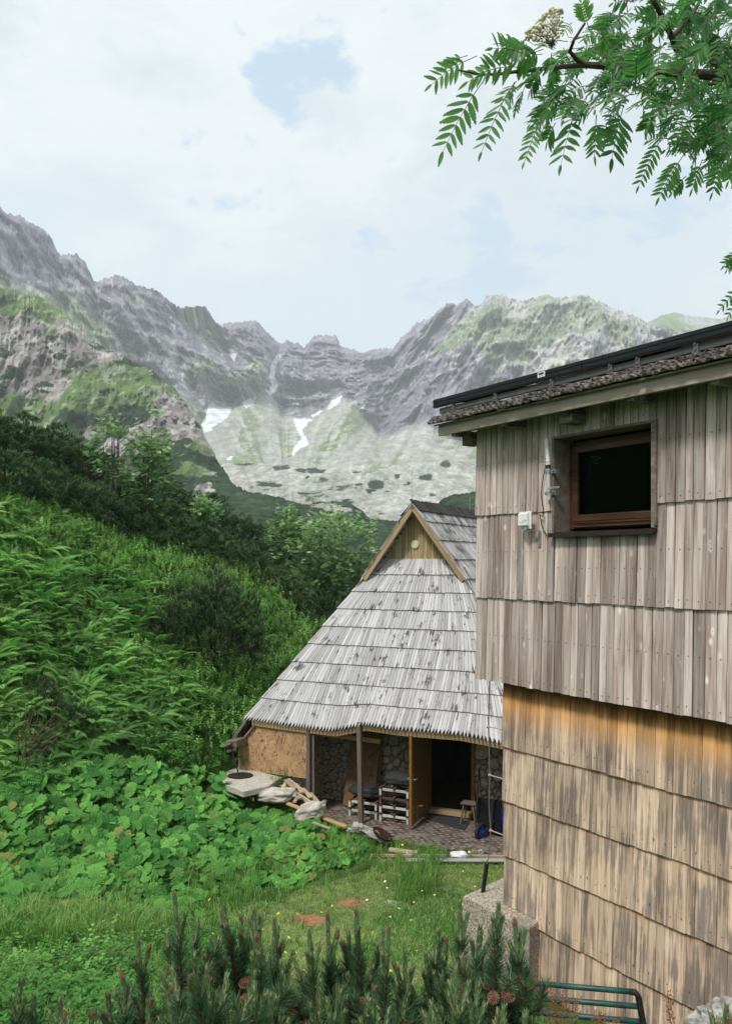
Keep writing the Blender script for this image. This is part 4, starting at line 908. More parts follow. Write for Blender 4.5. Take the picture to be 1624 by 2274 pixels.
# stone walls
M_rub = Mat('granite_rubble', .9, .25); n_ = M_rub.noise(M_rub.tc, 22, 6, .7); n2_ = M_rub.noise(M_rub.tc, 4, 3)
c = M_rub.mix(M_rub.r, (.33, .29, .245), (.52, .41, .31)); c = M_rub.mix(M_rub.math('MULTIPLY', M_rub.rng(M_rub.bl, .6, 1), .7), c, (.40, .27, .20)); c = M_rub.mix(M_rub.a, c, (.16, .16, .165)); M_rub.col(M_rub.gain(c, M_rub.rng(n_, .3, .7, .6, 1.3))); M_rub.bump(n_, .7, .02)
def stonewall(name, F3, N3, w, h, seed, hole=None):
    rg_ = random.Random(seed); pts = []
    for _ in range(9000):
        p = (rg_.uniform(0, w), rg_.uniform(0, h)); d = rg_.choice((.10, .15, .22, .33))
        if all(math.hypot(p[0]-q[0], p[1]-q[1]) > (d+q[2])*.5 for q in pts): pts.append((p[0], p[1], d))
    mb = MB(); A3, B3 = F3(1, 0)-F3(0, 0), F3(0, 1)-F3(0, 0)
    mb.add([F3(0, 0), F3(w, 0), F3(w, h), F3(0, h), F3(0, 0)-N3*.2, F3(w, 0)-N3*.2, F3(w, h)-N3*.2, F3(0, h)-N3*.2], [(0, 1, 2, 3), (4, 7, 6, 5), (0, 4, 5, 1), (1, 5, 6, 2), (2, 6, 7, 3), (3, 7, 4, 0)], tint=(0, 0, 0, 1))
    NA = 22
    for i, (x, y, d) in enumerate(pts):
        rr = []
        for a in range(NA):
            th = 2*math.pi*a/NA; c_, s_ = math.cos(th), math.sin(th); m_ = d*.95
            for j, (x2, y2, d2) in enumerate(pts):
                if j == i: continue
                dx, dy = x2-x, y2-y; dd = dx*dx+dy*dy
                if dd > .6: continue
                pr = dx*c_+dy*s_
                if pr > 1e-3: m_ = min(m_, dd*(d/(d+d2))/pr)
            for pr, lim in ((c_, w-x), (-c_, x), (s_, h-y), (-s_, y)):
                if pr > 1e-3: m_ = min(m_, lim/pr)
            rr.append(max(m_-.012, .03))
        rr = [(rr[a-1]+2*rr[a]+rr[(a+1) % NA])/4 for a in range(NA)]
        vs = []; bul = rg_.uniform(.04, .085)
        for (k, e) in ((1, -.01), (.97, bul*.45), (.85, bul*.8), (.55, bul)):
            for a in range(NA):
                th = 2*math.pi*a/NA; vs.append(F3(x+rr[a]*k*math.cos(th), y+rr[a]*k*math.sin(th))+N3*(e+rg_.uniform(-.006, .006)))
        vs.append(F3(x, y)+N3*bul)
        fs = [(k*NA+a, k*NA+(a+1) % NA, (k+1)*NA+(a+1) % NA, (k+1)*NA+a) for k in range(3) for a in range(NA)]+[(3*NA+a, 3*NA+(a+1) % NA, 4*NA) for a in range(NA)]
        mb.add(vs, fs, tint=(rg_.random(), 0, rg_.random(), 0))
    return mb.build(name, M_rub.m, shed)
stonewall('stone_wall', lambda a, b: S(-1.7+a, 1.5, -5.85+b), -SB, 2.72, 2.6, 4)
stonewall('stone_wall', lambda a, b: S(2.10+a, 1.5, -5.85+b), -SB, 2.4, 2.6, 5)
stonewall('stone_wall', lambda a, b: S(-1.72, .12+(1.36-a), -5.85+b), SA, 1.36, 2.3, 6)
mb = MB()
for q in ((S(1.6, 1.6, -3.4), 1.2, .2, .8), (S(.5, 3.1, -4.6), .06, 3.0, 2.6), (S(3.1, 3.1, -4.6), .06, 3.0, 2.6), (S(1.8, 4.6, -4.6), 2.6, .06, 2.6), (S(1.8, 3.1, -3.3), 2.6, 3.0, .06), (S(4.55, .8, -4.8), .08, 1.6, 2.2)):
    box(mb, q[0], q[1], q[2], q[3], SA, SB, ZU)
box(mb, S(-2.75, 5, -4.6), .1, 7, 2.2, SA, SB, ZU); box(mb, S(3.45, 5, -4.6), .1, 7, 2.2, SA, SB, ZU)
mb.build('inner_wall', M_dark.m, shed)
mb = MB(); poly_plate(mb, [S(-2.7, 8.38, -5.9), S(3.45, 8.38, -5.9), S(3.45, 8.38, -3.9), S(1.6, 8.38, -.7), S(.38, 8.38, 1.25), S(-.85, 8.38, -.7), S(-2.7, 8.38, -3.9)], -SB, .08); mb.build('back_gable', M_post.m, shed)
mb = MB(); box(mb, S(1.8, 3.1, -5.78), 2.6, 3.0, .06, SA, SB, ZU); mb.build('room_floor', wood('dark_floorboards', (.05, .035, .025), (.09, .065, .045)).m, shed)
mb = MB(); box(mb, S(1.58, 1.40, -5.72), 1.1, .25, .10, SA, SB, ZU, .01); mb.build('threshold', M_tan.m, shed)
# frame and open door leaf
M_door = wood('honey_varnished_door', (.17, .085, .022), (.28, .15, .04), (.06, .03, .012), .62, .8, 2, 0, rough=.4, tintamt=.12)
mb = MB(); box(mb, S(1.05, 1.46, -4.72), .08, .12, 2.0, SA, SB, ZU, .005); box(mb, S(2.13, 1.46, -4.72), .08, .12, 2.0, SA, SB, ZU, .005); box(mb, S(1.58, 1.46, -3.74), 1.16, .12, .08, SA, SB, ZU, .005); mb.build('door_frame', M_door.m, shed)
Dh = S(1.09, 1.42, 0); De = S(1.185, .02, 0); dd_ = unit(De-Dh); dl = np.linalg.norm(De-Dh); dn_ = unit(np.cross(dd_, ZU)); dn_ = dn_ if dn_@SA > 0 else -dn_
mb = MB(); zb_, zt_ = -5.72, -3.76
box(mb, (Dh+De)/2+ZU*(zb_+zt_)/2, dl, .045, zt_-zb_, dd_, dn_, ZU, .004)
k_ = .10
while k_ < dl-.12: box(mb, Dh+dd_*(k_+.05)+dn_*.026+ZU*(zb_+zt_)/2, .092, .012, zt_-zb_-.24, dd_, dn_, ZU, .005); box(mb, Dh+dd_*(k_+.05)-dn_*.026+ZU*(zb_+zt_)/2, .092, .012, zt_-zb_-.24, dd_, dn_, ZU, .005); k_ += .1
for e in (.05, dl-.05): box(mb, Dh+dd_*e+dn_*.028+ZU*(zb_+zt_)/2, .09, .014, zt_-zb_, dd_, dn_, ZU, .004)
for z_ in (zb_+.06, zt_-.06): box(mb, Dh+dd_*dl/2+dn_*.029+ZU*z_, dl, .014, .11, dd_, dn_, ZU, .004)
door = mb.build('door', M_door.m, shed)
mb = MB(); hp = De-dd_*.09+ZU*(-4.72)
for sg in (1, -1):
    box(mb, hp+dn_*sg*.045, .03, .008, .2, dd_, dn_, ZU, .002); tube(mb, [hp+dn_*sg*.03, hp+dn_*sg*.09, hp+dn_*sg*.095-dd_*.11], .011, 8)
mb.build('door_handle', M_steel.m, door)
mb = MB(); q = De-dd_*.35+dn_*.05; tube(mb, [q+ZU*-5.35, q+ZU*-5.78], .010, 6); tube(mb, [q+ZU*-5.36, q+ZU*-5.34+dn_*.12+dd_*.02], .013, 6); mb.build('door_stop', M_steel.m, door)
mb = MB(); tube(mb, [P(763, 1370, 23.8), P(763, 1322, 23.8)], .075, 14); tube(mb, [P(763, 1325, 23.8), P(763, 1321, 23.8)], .09, 14); mb.build('stove_pipe', M_blackmetal.m, shed)

# ------------------------------------------------------------ paving
mp = Mat('forecourt_paving', .95, .15); v = nd(mp.nt, 'ShaderNodeMapping', {'Vector': mp.gr, 'Rotation': (0, 0, R(45))}).outputs[0]
vd = nd(mp.nt, 'ShaderNodeTexVoronoi', {'Vector': v, 'Scale': 7.5, 'Randomness': .35}, distance='CHEBYCHEV').outputs['Distance']
n_ = mp.noise(mp.gr, 40, 4, .7); n2_ = mp.noise(mp.gr, 2.2, 4); c = mp.mix(mp.rng(vd, .26, .20), (.13, .10, .088), mp.mix(n_, (.16, .13, .11), (.36, .30, .25))); c = mp.mix(mp.rng(vd, .42, .5), c, (.05, .04, .035))
c = mp.mix(mp.rng(n2_, .5, .66), c, mp.mix(n_, (.13, .10, .09), (.30, .25, .22))); mp.col(c); mp.bump(vd, .6, .02)
mb = MB(); ns, nr_ = 60, 16; vs, gs = [], []
for i in range(ns+1):
    s = -1.7+i*(6.2/ns); re = np.interp(s, [-1.7, -1.2, -.4, .4, 2, 3.4, 4.5], [-.1, -.5, -.35, -.55, -.75, -.45, -.4])+.07*math.sin(s*7.3)+.05*math.sin(s*17)
    for j in range(nr_+1): r = re+(1.6-re)*j/nr_; vs.append(S(s, r, -5.80-.04*(j == 0))); gs.append((s, r, 0))
fs = gridf(ns+1, nr_+1); mb.add(vs, fs[:, ::-1] if True else fs, gs); tag(mb.build('paving', mp.m), 'brown textured paving under the porch', kind='structure')

# ------------------------------------------------------------ things in and before the porch
mo2 = Mat('aged_osb_sheet', .8, .2); mo2.col(mo2.mix(.45, osb(mo2, .55), (.13, .06, .02)))
mb = MB(); poly_plate(mb, [S(-.98, 1.02, -5.78), S(-.17, .98, -5.78), S(-.14, 1.36, -4.30), S(-.95, 1.38, -4.32)], -SB, .02)
tag(mb.build('osb_board', mo2.m, loc=tuple(S(-.6, 1, -5.8))), 'tall brown chipboard sheet leaning on the stone wall left of the middle post', 'board')
mb = MB(); poly_plate(mb, [S(-.75, 1.16, -5.78), S(-.12, 1.14, -5.78), S(-.08, 1.41, -4.10), S(-.72, 1.42, -4.12)], -SB, .018)
tag(mb.build('osb_board', mo2.m, loc=tuple(S(-.4, 1.2, -5.8))), 'narrower chipboard sheet behind the leaning one, its top edge showing above', 'board')
M_pw = wood('white_painted_slats', (.42, .40, .37), (.62, .60, .57), (.12, .08, .06), .6, .75, 6, tintamt=.15); M_pb = wood('brown_slat_blocks', (.08, .045, .03), (.16, .09, .06), tintamt=.3)
def rack(s0, s1, r0, z0, label, white=True, gh=.19):
    t = thing('pallet', label, 'pallet', S((s0+s1)/2, r0+.3, z0), 'slatted pallets stacked in the porch')
    mb = MB(); plank(mb, S(s0, r0, z0+gh-.06), S(s1, r0, z0+gh-.06), ZU*.055, SB*.025, .003); plank(mb, S(s0, r0+.6, z0+gh-.06), S(s1, r0+.6, z0+gh-.06), ZU*.055, SB*.025, .003)
    mb.build('rail', (M_pw if white else M_pb).m, t)
    for (ss_, rr) in ((s0+.03, r0-.026), (s1-.03, r0-.026), (s0+.03, r0+.625), (s1-.03, r0+.625)):
        mb = MB(); box(mb, S(ss_, rr, z0+gh/2-.012), .05, .024, gh-.03, SA, SB, ZU, .003); mb.build('leg', (M_pw if white else M_pb).m, t)
    n_s = max(3, int((s1-s0)/.19))
    for k in range(n_s):
        f = s0+.04+(s1-s0-.08)*k/(n_s-1); mb = MB(); box(mb, S(f, r0+.3, z0+gh-.014), .055, .72, .030, SA, SB, ZU, .004); mb.build('slat', M_pb.m, t)
    return t
M_bag = Mat('black_plastic_sacking', .7, .25); n_ = M_bag.noise(M_bag.tc, 14, 5); M_bag.col(M_bag.mix(n_, (.018, .018, .02), (.05, .05, .055))); M_bag.bump(n_, .8, .03)
def bagfn(seed, am=.10):
    def f(d):
        b = (np.abs(d[:, 0])**4+np.abs(d[:, 1])**4+np.abs(d[:, 2])**3)**(-.2)
        return b*(1+am*fbm(d[:, 0]*2+seed, d[:, 1]*2, d[:, 2]*2, 3, seed)+am*.7*(ridged(d[:, 0]*2.5, d[:, 1]*5, d[:, 2]*5+seed, 4, seed)-.3))
    return f
def sack(s, r, z, rx, ry, rz, label, seed, m=None, group='black sacks on the pallets'):
    mb = MB(); c = S(s, r, z); ball(mb, c, (rx, ry, rz), 40, 26, bagfn(seed), (SA, SB, ZU))
    return tag(mb.build('black_sack', (m or M_bag).m, smooth=True, loc=tuple(c-ZU*rz)), label, 'sack', group)
rack(-.50, .22, .42, -5.80, 'white slatted pallet on the paving behind the middle post')
rack(-.50, .22, .42, -5.60, 'white slatted pallet on top of the low stack behind the middle post')
sack(-.14, .74, -5.565, .33, .28, .055, 'flat black sack squeezed inside the low pallet stack', 1)
sack(-.17, .72, -5.26, .40, .30, .14, 'big black sack lying on top of the low pallet stack', 2)
for k, (lab, wh) in enumerate((('lowest white pallet of the tall stack beside the open door', True), ('second pallet from the bottom in the tall stack, white', True), ('third pallet from the bottom in the tall stack, unpainted brown rail', False), ('topmost white pallet of the tall stack beside the open door', True))):
    rack(.30, 1.02, .36, -5.80+.195*k, lab, wh)
    if k < 3: sack(.66, .68, -5.575+.195*k, .32, .28, .05, ('lowest', 'middle', 'uppermost')[k]+' of the thin black sacks between the tall stack\'s pallets', 10+k)
sack(.70, .66, -4.87, .36, .28, .15, 'bulky black sack on top of the tall pallet stack by the door', 20)
mb = MB(); pts = [(961, 1823), (983, 1810), (1044, 1825), (1029, 1843)]
vs = [np.array([(x-CX)/F*5.785*F/(y-HY), 5.785*F/(y-HY), -5.785]) for x, y in pts]
poly_plate(mb, vs[::-1], ZU, .02); mt = Mat('dark_grey_mat', .95, .1); n_ = mt.noise(mt.tc, 90, 3); mt.col(mt.mix(n_, (.02, .026, .032), (.06, .068, .075))); mt.bump(n_, 1, .01)
tag(mb.build('doormat', mt.m, loc=tuple(np.mean(vs, 0))), 'dark blue grey doormat lying before the open doorway', 'doormat')
# stool
stl = thing('stool', 'small weathered wooden stool beside the doorway', 'stool', S(2.15, .95, -5.8)); a_ = MB(); cst = S(2.2, 1.0, -5.33); box(a_, cst, .34, .28, .035, SA, SB, ZU, .008); a_.build('seat', M_post.m, stl)
for (a, b) in ((-1, -1), (1, -1), (-1, 1), (1, 1)):
    a_ = MB(); beam(a_, cst+SA*a*.11+SB*b*.09-ZU*.015, cst+SA*a*.17+SB*b*.14-ZU*.46, .032, .032, SB); a_.build('leg', M_post.m, stl)
# wheelbarrow leaning upright on the wall
wb = thing('wheelbarrow', 'black wheelbarrow tipped upright against the stone wall, blue wheel rim showing', 'wheelbarrow', S(2.75, .35, -5.8))
yb = 18.25; B3 = lambda x, y, Y=yb: P(x, y, Y)
a_ = MB(); fr_q = [B3(1056, 1770, 18.6), B3(1112, 1779, 18.3), B3(1110, 1852, 18.0), B3(1058, 1826, 18.3)]; bq = [q+SB*.28 for q in fr_q]
cen_ = np.mean(fr_q, 0); bq = [cen_+SB*.28+(q-cen_)*.78 for q in fr_q]
a_.add(fr_q+bq, [(4, 5, 6, 7), (0, 1, 5, 4), (1, 2, 6, 5), (2, 3, 7, 6), (3, 0, 4, 7)]); 
a_.add([q-SB*.01 for q in fr_q], [(0, 3, 2, 1)])
tube(a_, fr_q+[fr_q[0]], .014, 8); tube(a_, [fr_q[0]*.5+fr_q[1]*.5-SB*.02, fr_q[2]*.5+fr_q[3]*.5-SB*.02], .01, 6); a_.build('tray', plain('black_barrow_steel', (.008, .010, .011), .95, .03, 0, .3).m, wb)
for hnd in ([(1056, 1830, 18.2), (1059, 1780, 18.35), (1066, 1740, 18.7), (1064, 1706, 18.8)], [(1090, 1850, 18.0), (1093, 1782, 18.2), (1104, 1752, 18.5), (1114, 1732, 18.6)]):
    a_ = MB(); tube(a_, [B3(*q)-SB*.03 for q in hnd], .017, 9); tube(a_, [B3(*hnd[-2])*.25+B3(*hnd[-1])*.75-SB*.03, B3(*hnd[-1])-SB*.03], .021, 9); a_.build('handle', M_rubber.m, wb)
wc = P(1068, 1847, 18.0); ax_ = unit(SA*.93-SB*.38); vx_ = unit(np.cross(ax_, ZU))
def ring(mb, c, ax, R_, r_, n=28, m_=10):
    u = unit(np.cross(ax, ZU)); v = np.cross(ax, u); vs = []
    for i in range(n):
        a = 2*math.pi*i/n; d = u*math.cos(a)+v*math.sin(a)
        for j in range(m_):
            b = 2*math.pi*j/m_; vs.append(c+d*(R_+r_*math.cos(b))+ax*r_*math.sin(b)*.9)
    mb.add(vs, [(i*m_+j, i*m_+(j+1) % m_, ((i+1) % n)*m_+(j+1) % m_, ((i+1) % n)*m_+j) for i in range(n) for j in range(m_)])
a_ = MB(); ring(a_, wc, ax_, .155, .045); wh_ = a_.build('wheel', M_rubber.m, wb, smooth=True)
a_ = MB(); tube(a_, [wc-ax_*.03, wc+ax_*.03], .105, 20); tube(a_, [wc-ax_*.07, wc+ax_*.07], .02, 10); a_.build('rim', plain('blue_rim', (.01, .04, .28), .4).m, wh_)
a_ = MB(); tube(a_, [wc-ax_*.07, B3(1058, 1815, 18.25)], .012, 7); tube(a_, [wc+ax_*.07, B3(1096, 1822, 18.1)], .012, 7); a_.build('fork', M_rubber.m, wb)
bc = P(1139, 1835, 18.2); a_ = MB(); zz = [-.36, -.35, -.2, -.19, .0, .01, .2, .21, .35, .37]; rrr = [.24, .27, .27, .28, .28, .285, .285, .27, .27, .24]
tube(a_, [bc+ZU*z for z in zz], rrr, 24); tag(a_.build('barrel', plain('blue_plastic', (.006, .02, .16), .45).m, smooth=False, loc=tuple(bc-ZU*.36)), 'blue plastic barrel half hidden behind the cabin corner', 'barrel')
# slab with drain
M_con2 = Mat('pale_concrete', .95, .1); n_ = M_con2.noise(M_con2.tc, 18, 6, .7); M_con2.col(M_con2.mix(M_con2.rng(n_, .3, .7), (.33, .30, .25), (.60, .56, .49))); M_con2.bump(n_, .5, .02)
dr = thing('drain_slab', 'pale concrete slab with a round dark drain grate by the shed corner', 'drain', (-3.0, 19.9, -5.0))
a_ = MB(); ol = [(488, 1722), (525, 1702), (570, 1712), (626, 1726), (596, 1745), (540, 1758), (495, 1741)]; zq = -4.97
pv_ = [np.array([(x-CX)/F*(-zq)*F/(y-HY), (-zq)*F/(y-HY), zq]) for x, y in ol]; poly_plate(a_, pv_[::-1], ZU, .12); a_.build('slab', M_con2.m, dr)
a_ = MB(); gc = np.array([(533-CX)/F*19.88, 19.88, zq]); tube(a_, [gc+ZU*.004, gc+ZU*.012], .30, 30); dg_ = a_.build('grate', plain('dark_grate', (.02, .016, .013), .7, .3, 0, .4, 20).m, dr)
a_ = MB()
for k in range(-7, 8):
    hw = math.sqrt(max(.29**2-(k*.038)**2, 0)); box(a_, gc+unit(SA+SB*.5)*k*.038+ZU*.02, .016, 2*hw, .014, unit(SA+SB*.5), unit(SB-SA*.5), ZU, .003)
a_.build('grate_bars', plain('rusty_bars', (.05, .035, .028), .8).m, dg_)
# sacks of sand and broken pallets
M_sack = Mat('beige_woven_sacking', .85, .2); n_ = M_sack.noise(M_sack.tc, 120, 2); n2_ = M_sack.noise(M_sack.tc, 5, 4); M_sack.col(M_sack.mix(M_sack.rng(n2_, .35, .65), (.34, .29, .25), (.55, .50, .45))); M_sack.bump(n2_, .5, .03)
def bsack(c, rx, ry, rz, ax, seed, label, tip=None):
    mb = MB(); f0 = bagfn(seed, .16)
    ball(mb, c, (rx, ry, rz), 44, 30, f0, ax)
    if tip is not None:
        e0 = c+np.asarray(ax[0])*rx*.55; t_ = tip; d = t_-e0
        n = 12; vs = []; u = np.asarray(ax[1]); v = unit(np.cross(d, u))
        for k, (f, w1, w2) in enumerate(((0, .23, .15), (.35, .17, .12), (.65, .11, .08), (.85, .10, .05), (1.0, .14, .03))):
            for i in range(n):
                a = 2*math.pi*i/n; vs.append(e0+d*f+u*w1*math.cos(a)*(1+.15*math.sin(3*a+k))+v*w2*math.sin(a))
        mb.add(vs, [(k*n+i, k*n+(i+1) % n, (k+1)*n+(i+1) % n, (k+1)*n+i) for k in range(4) for i in range(n)]+[tuple(4*n+i for i in range(n))])
    tag(mb.build('beige_sack', M_sack.m, smooth=True, loc=tuple(c-ZU*rz)), label, 'sack', 'beige sacks dumped by the broken pallets')
bsack(P(614, 1765, 18.9), .43, .25, .15, (unit(SA+ZU*.08), SB, ZU), 31, 'long flat beige sack lying on the pallet boards, further left', P(654, 1754, 18.9))
bsack(P(689, 1804, 18.2), .30, .24, .20, (unit(SA+ZU*.25), SB, ZU), 33, 'round slumped beige sack with an upturned knotted end, nearer the porch', P(719, 1779, 18.2))
M_new = wood('raw_pallet_wood', (.36, .26, .17), (.55, .44, .32), (.2, .16, .12), .6, .78, 4, tintamt=.3)
M_orn = wood('orange_board', (.38, .20, .09), (.58, .34, .17), (.2, .1, .05), .6, .8, 4, tintamt=.2)
def bp(t, nm, lst, mat, w_, th):
    for (x0, y0, Y0, x1, y1, Y1) in lst:
        mb = MB(); p, q = P(x0, y0, Y0), P(x1, y1, Y1); beam(mb, p, q, th, w_, ZU); mb.build(nm, mat.m, t)
t = thing('broken_pallet', 'broken raw wood pallet lying tilted between the two beige sacks and the porch post', 'pallet', P(670, 1790, 18.8))
bp(t, 'runner', [(640, 1732, 19.4, 710, 1787, 18.6), (650, 1757, 19.0, 703, 1793, 18.4)], M_new, .09, .05)
bp(t, 'slat', [(634, 1732, 19.2, 655, 1751, 18.9), (655, 1741, 19.3, 671, 1760, 18.8), (671, 1751, 19.2, 690, 1771, 18.7), (688, 1761, 19.1, 704, 1780, 18.6), (625, 1744, 19.2, 642, 1754, 18.9), (640, 1760, 18.9, 668, 1773, 18.6)], M_new, .03, .10)
bp(t, 'slat', [(634, 1738, 19.2, 627, 1752, 19.0), (662, 1768, 18.8, 653, 1781, 18.5)], M_new, .03, .08)
t = thing('broken_pallet', 'weathered piece of pallet lying left of the long beige sack', 'pallet', P(570, 1770, 19.1))
bp(t, 'slat', [(556, 1760, 19.2, 574, 1767, 19.0), (571, 1753, 19.3, 590, 1761, 19.0), (585, 1748, 19.3, 604, 1756, 19.0)], M_new, .05, .09)
bp(t, 'runner', [(553, 1769, 19.1, 590, 1752, 19.5), (556, 1766, 19.0, 562, 1775, 18.8)], M_new, .07, .05)
def lone(name, lab, cat, x0, y0, Y0, x1, y1, Y1, w_, th, mat, grp=None):
    mb = MB(); beam(mb, P(x0, y0, Y0), P(x1, y1, Y1), w_, th, ZU, .004); return tag(mb.build(name, mat.m, loc=tuple(P(x0, y0, Y0))), lab, cat, grp)
lone('plank', 'long orange board lying under the slumped beige sack towards the post', 'plank', 638, 1784, 18.5, 768, 1836, 17.9, .12, .035, M_orn)
lone('plank', 'short pale board in the grass just below the slumped beige sack', 'plank', 694, 1826, 17.7, 733, 1840, 17.5, .07, .03, M_new)
lone('plank', 'small grey board end sticking out behind the chipboard corner of the shed', 'plank', 502, 1668, 20.6, 523, 1662, 20.7, .12, .05, M_new)
lone('timber_beam', 'long low rusty timber edge laid across the grass before the forecourt', 'beam', 822, 1899, 16.95, 1150, 1902, 16.9, .05, .05, wood('reddish_timber', (.30, .19, .14), (.48, .34, .26)))
lone('white_board', 'thin white board lying along the front of the low timber edge', 'board', 900, 1909, 16.62, 1150, 1910, 16.6, .16, .025, wood('greyed_white_board', (.33, .33, .32), (.52, .52, .50)))
lone('grey_plank', 'short grey plank in the grass behind the low timber edge', 'plank', 864, 1886, 17.15, 926, 1894, 16.95, .12, .05, M_new)
mb = MB(); ball(mb, P(1018, 1898, 16.8), (.17, .10, .06), 20, 12, bagfn(44, .2)); tag(mb.build('white_rag', plain('white_cloth', (.7, .7, .7), .9).m, smooth=True, loc=tuple(P(1018, 1903, 16.8))), 'crumpled white rag draped over the low timber edge', 'rag')
for (x, y, Y, r_, ax, sd2, lab) in ((792, 1842, 18.0, (.20, .15, .13), None, 71, 'pale rounded boulder in the plants at the foot of the middle porch post'), (830, 1853, 17.7, (.26, .09, .09), (unit((.8, -.2, -.42)), unit((.2, .9, 0)), unit((.4, 0, .9))), 72, 'long narrow stone lying slantwise right of the pale boulder'),
                                  (880, 2008, 14.45, (.17, .06, .05), (unit((.9, -.3, -.1)), unit((.3, .9, 0)), ZU), 73, 'small pale stone lying in the lawn path'), (1060, 1893, 17.2, (.13, .08, .05), None, 74, 'small flat stone at the edge of the paving near the barrow')):
    mb = MB(); c = P(x, y, Y); ball(mb, c, r_, 22, 14, rock_fn(sd2, .45, 1.8), ax); tag(mb.build('stone', M_stone.m, smooth=False, loc=tuple(c-ZU*r_[2])), lab, 'stone')
mb = MB(); c = P(846, 1856, 17.65); tube(mb, [c+(-.0, .02, .0)-ZU*.02, c+ZU*.0+np.array([.0, 0, .05])], [.2, .22], 20); A_r = np.array([unit((.85, -.3, -.45)), unit((.2, .95, .0)), unit((.45, .1, .85))])
mb = MB(); vs = []; n = 22
for (R_, h_) in ((.06, .0), (.2, .01), (.23, .06), (.215, .065), (.18, .025), (.0, .02)):
    for i in range(n): a = 2*math.pi*i/n; vs.append(c+A_r.T@np.array([R_*math.cos(a), R_*math.sin(a), h_]))
mb.add(vs, [(k*n+i, k*n+(i+1) % n, (k+1)*n+(i+1) % n, (k+1)*n+i) for k in range(5) for i in range(n)])
tag(mb.build('rusty_lid', plain('brown_rust', (.045, .022, .014), .9, .1, 0, .5, 20).m, smooth=True, loc=tuple(c)), 'brown rusty round lid leaning half buried beside the long narrow stone', 'lid')
# ------------------------------------------------------------ leaf templates
def tmpl_fern(nf, L, seed, npairs=17):
    rg_ = np.random.default_rng(seed); V, Fq, G = [], [], []; n = 0
    for k in range(nf):
        yaw = 2*math.pi*(k+rg_.uniform(-.3, .3))/nf; l = L*rg_.uniform(.7, 1.1); el = rg_.uniform(.75, 1.25)
        d = np.array([math.cos(yaw), math.sin(yaw), 0]); sdv = np.array([-d[1], d[0], 0]); tw = rg_.uniform(-.5, .5)
        def pt(t):
            return d*l*(math.cos(el)*t+.33*t*t)+np.array([0, 0, l*(math.sin(el)*t-.42*t*t*t)])
        for j in range(npairs):
            t = .16+.84*j/npairs; p = pt(t); q = pt(t+.03); dr = unit(q-p); pl = l*.23*math.sin(math.pi*min(1, (t*.92+.06)))**.8*(1.05-t*.35)
            for sg in (1, -1):
                sv = unit(sdv*sg+dr*.35+np.array([0, 0, -.18+tw*sg*.3])); w = l*.019
                a = p-dr*w*.2; tip = p+sv*pl+np.array([0, 0, -pl*.15])
                V += [a, p+sv*pl*.45+dr*w, tip, p+sv*pl*.5-dr*w*.9]; Fq.append((n, n+1, n+2, n+3)); G += [t, t, t, t]; n += 4
        a0, a1, a2 = pt(0), pt(.5), pt(1.0); w = l*.006
        V += [a0-sdv*w, a0+sdv*w, a1+sdv*w, a1-sdv*w, a1-sdv*w, a1+sdv*w, a2+sdv*w*.3, a2-sdv*w*.3]; Fq += [(n, n+1, n+2, n+3), (n+4, n+5, n+6, n+7)]; G += [.3]*8; n += 8
    return np.array(V), np.array(Fq), np.array(G)
def tmpl_butterbur(seed, nr=26):
    """one broad lobed leaf on a stalk: unit radius"""
    rg_ = np.random.default_rng(seed); V = [(0, -.05, .0)]; G = [.2]
    for ring_, (f, zz) in enumerate(((.35, .05), (.72, .12), (1.0, .10))):
        for i in range(nr):
            a = -math.pi/2+2*math.pi*(i+.5)/nr; dd = abs(((a+math.pi/2) % (2*math.pi)))
            notch = min(dd, 2*math.pi-dd); r = f*(1-.75*math.exp(-(notch/.28)**2)*f)*(1+(.045*(1 if i % 2 else -1)+.04*rg_.uniform(-1, 1))*(f == 1.0)+.05*math.cos(a*3+seed)*f)
            fold = .045*f*(1 if i % 2 else -1)
            V.append((r*math.cos(a), r*math.sin(a), zz*(1+.8*math.sin(a*3+seed)*.5)+fold-.25*(f**3)*abs(math.cos(a+seed))*.5)); G.append(.5+.3*(i % 2)+.1*f)
    Ft = [(0, 1+i, 1+(i+1) % nr, 1+(i+1) % nr) for i in range(nr)]
    F4 = [(1+k*nr+i, 1+(k+1)*nr+i, 1+(k+1)*nr+(i+1) % nr, 1+k*nr+(i+1) % nr) for k in range(2) for i in range(nr) if i != nr-1 or k < 0]
    Tq = [(0, 1+i, 1+(i+1) % nr) for i in range(nr-1)]
    return np.array(V), np.array(Tq), np.array(F4), np.array(G)
def tmpl_clump(seed, nst, nl, h, ll, lw, spread):
    """little leafy shoots: nst stems with nl leaves each"""
    rg_ = np.random.default_rng(seed); V, Fq, G = [], [], []; n = 0
    for s_ in range(nst):
        a = rg_.uniform(0, 2*math.pi); lean = rg_.uniform(.05, .6); b = np.array([rg_.normal(0, spread), rg_.normal(0, spread), 0]); hh = h*rg_.uniform(.6, 1.1)
        d = unit((math.cos(a)*lean, math.sin(a)*lean, 1))
        for k in range(nl):
            t = .25+.75*k/nl; p = b+d*hh*t; an = k*2.4+a; up = rg_.uniform(.1, .9)
            o = unit((math.cos(an), math.sin(an), up)); sdv = unit(np.cross(o, (0, 0, 1)))*lw*.5; l = ll*rg_.uniform(.7, 1.2)*(1.1-.4*t)
            V += [p, p+o*l*.5+sdv, p+o*l+np.array([0, 0, -.2*l]), p+o*l*.5-sdv]; Fq.append((n, n+1, n+2, n+3)); G += [t]*4; n += 4
    return np.array(V), np.array(Fq), np.array(G)
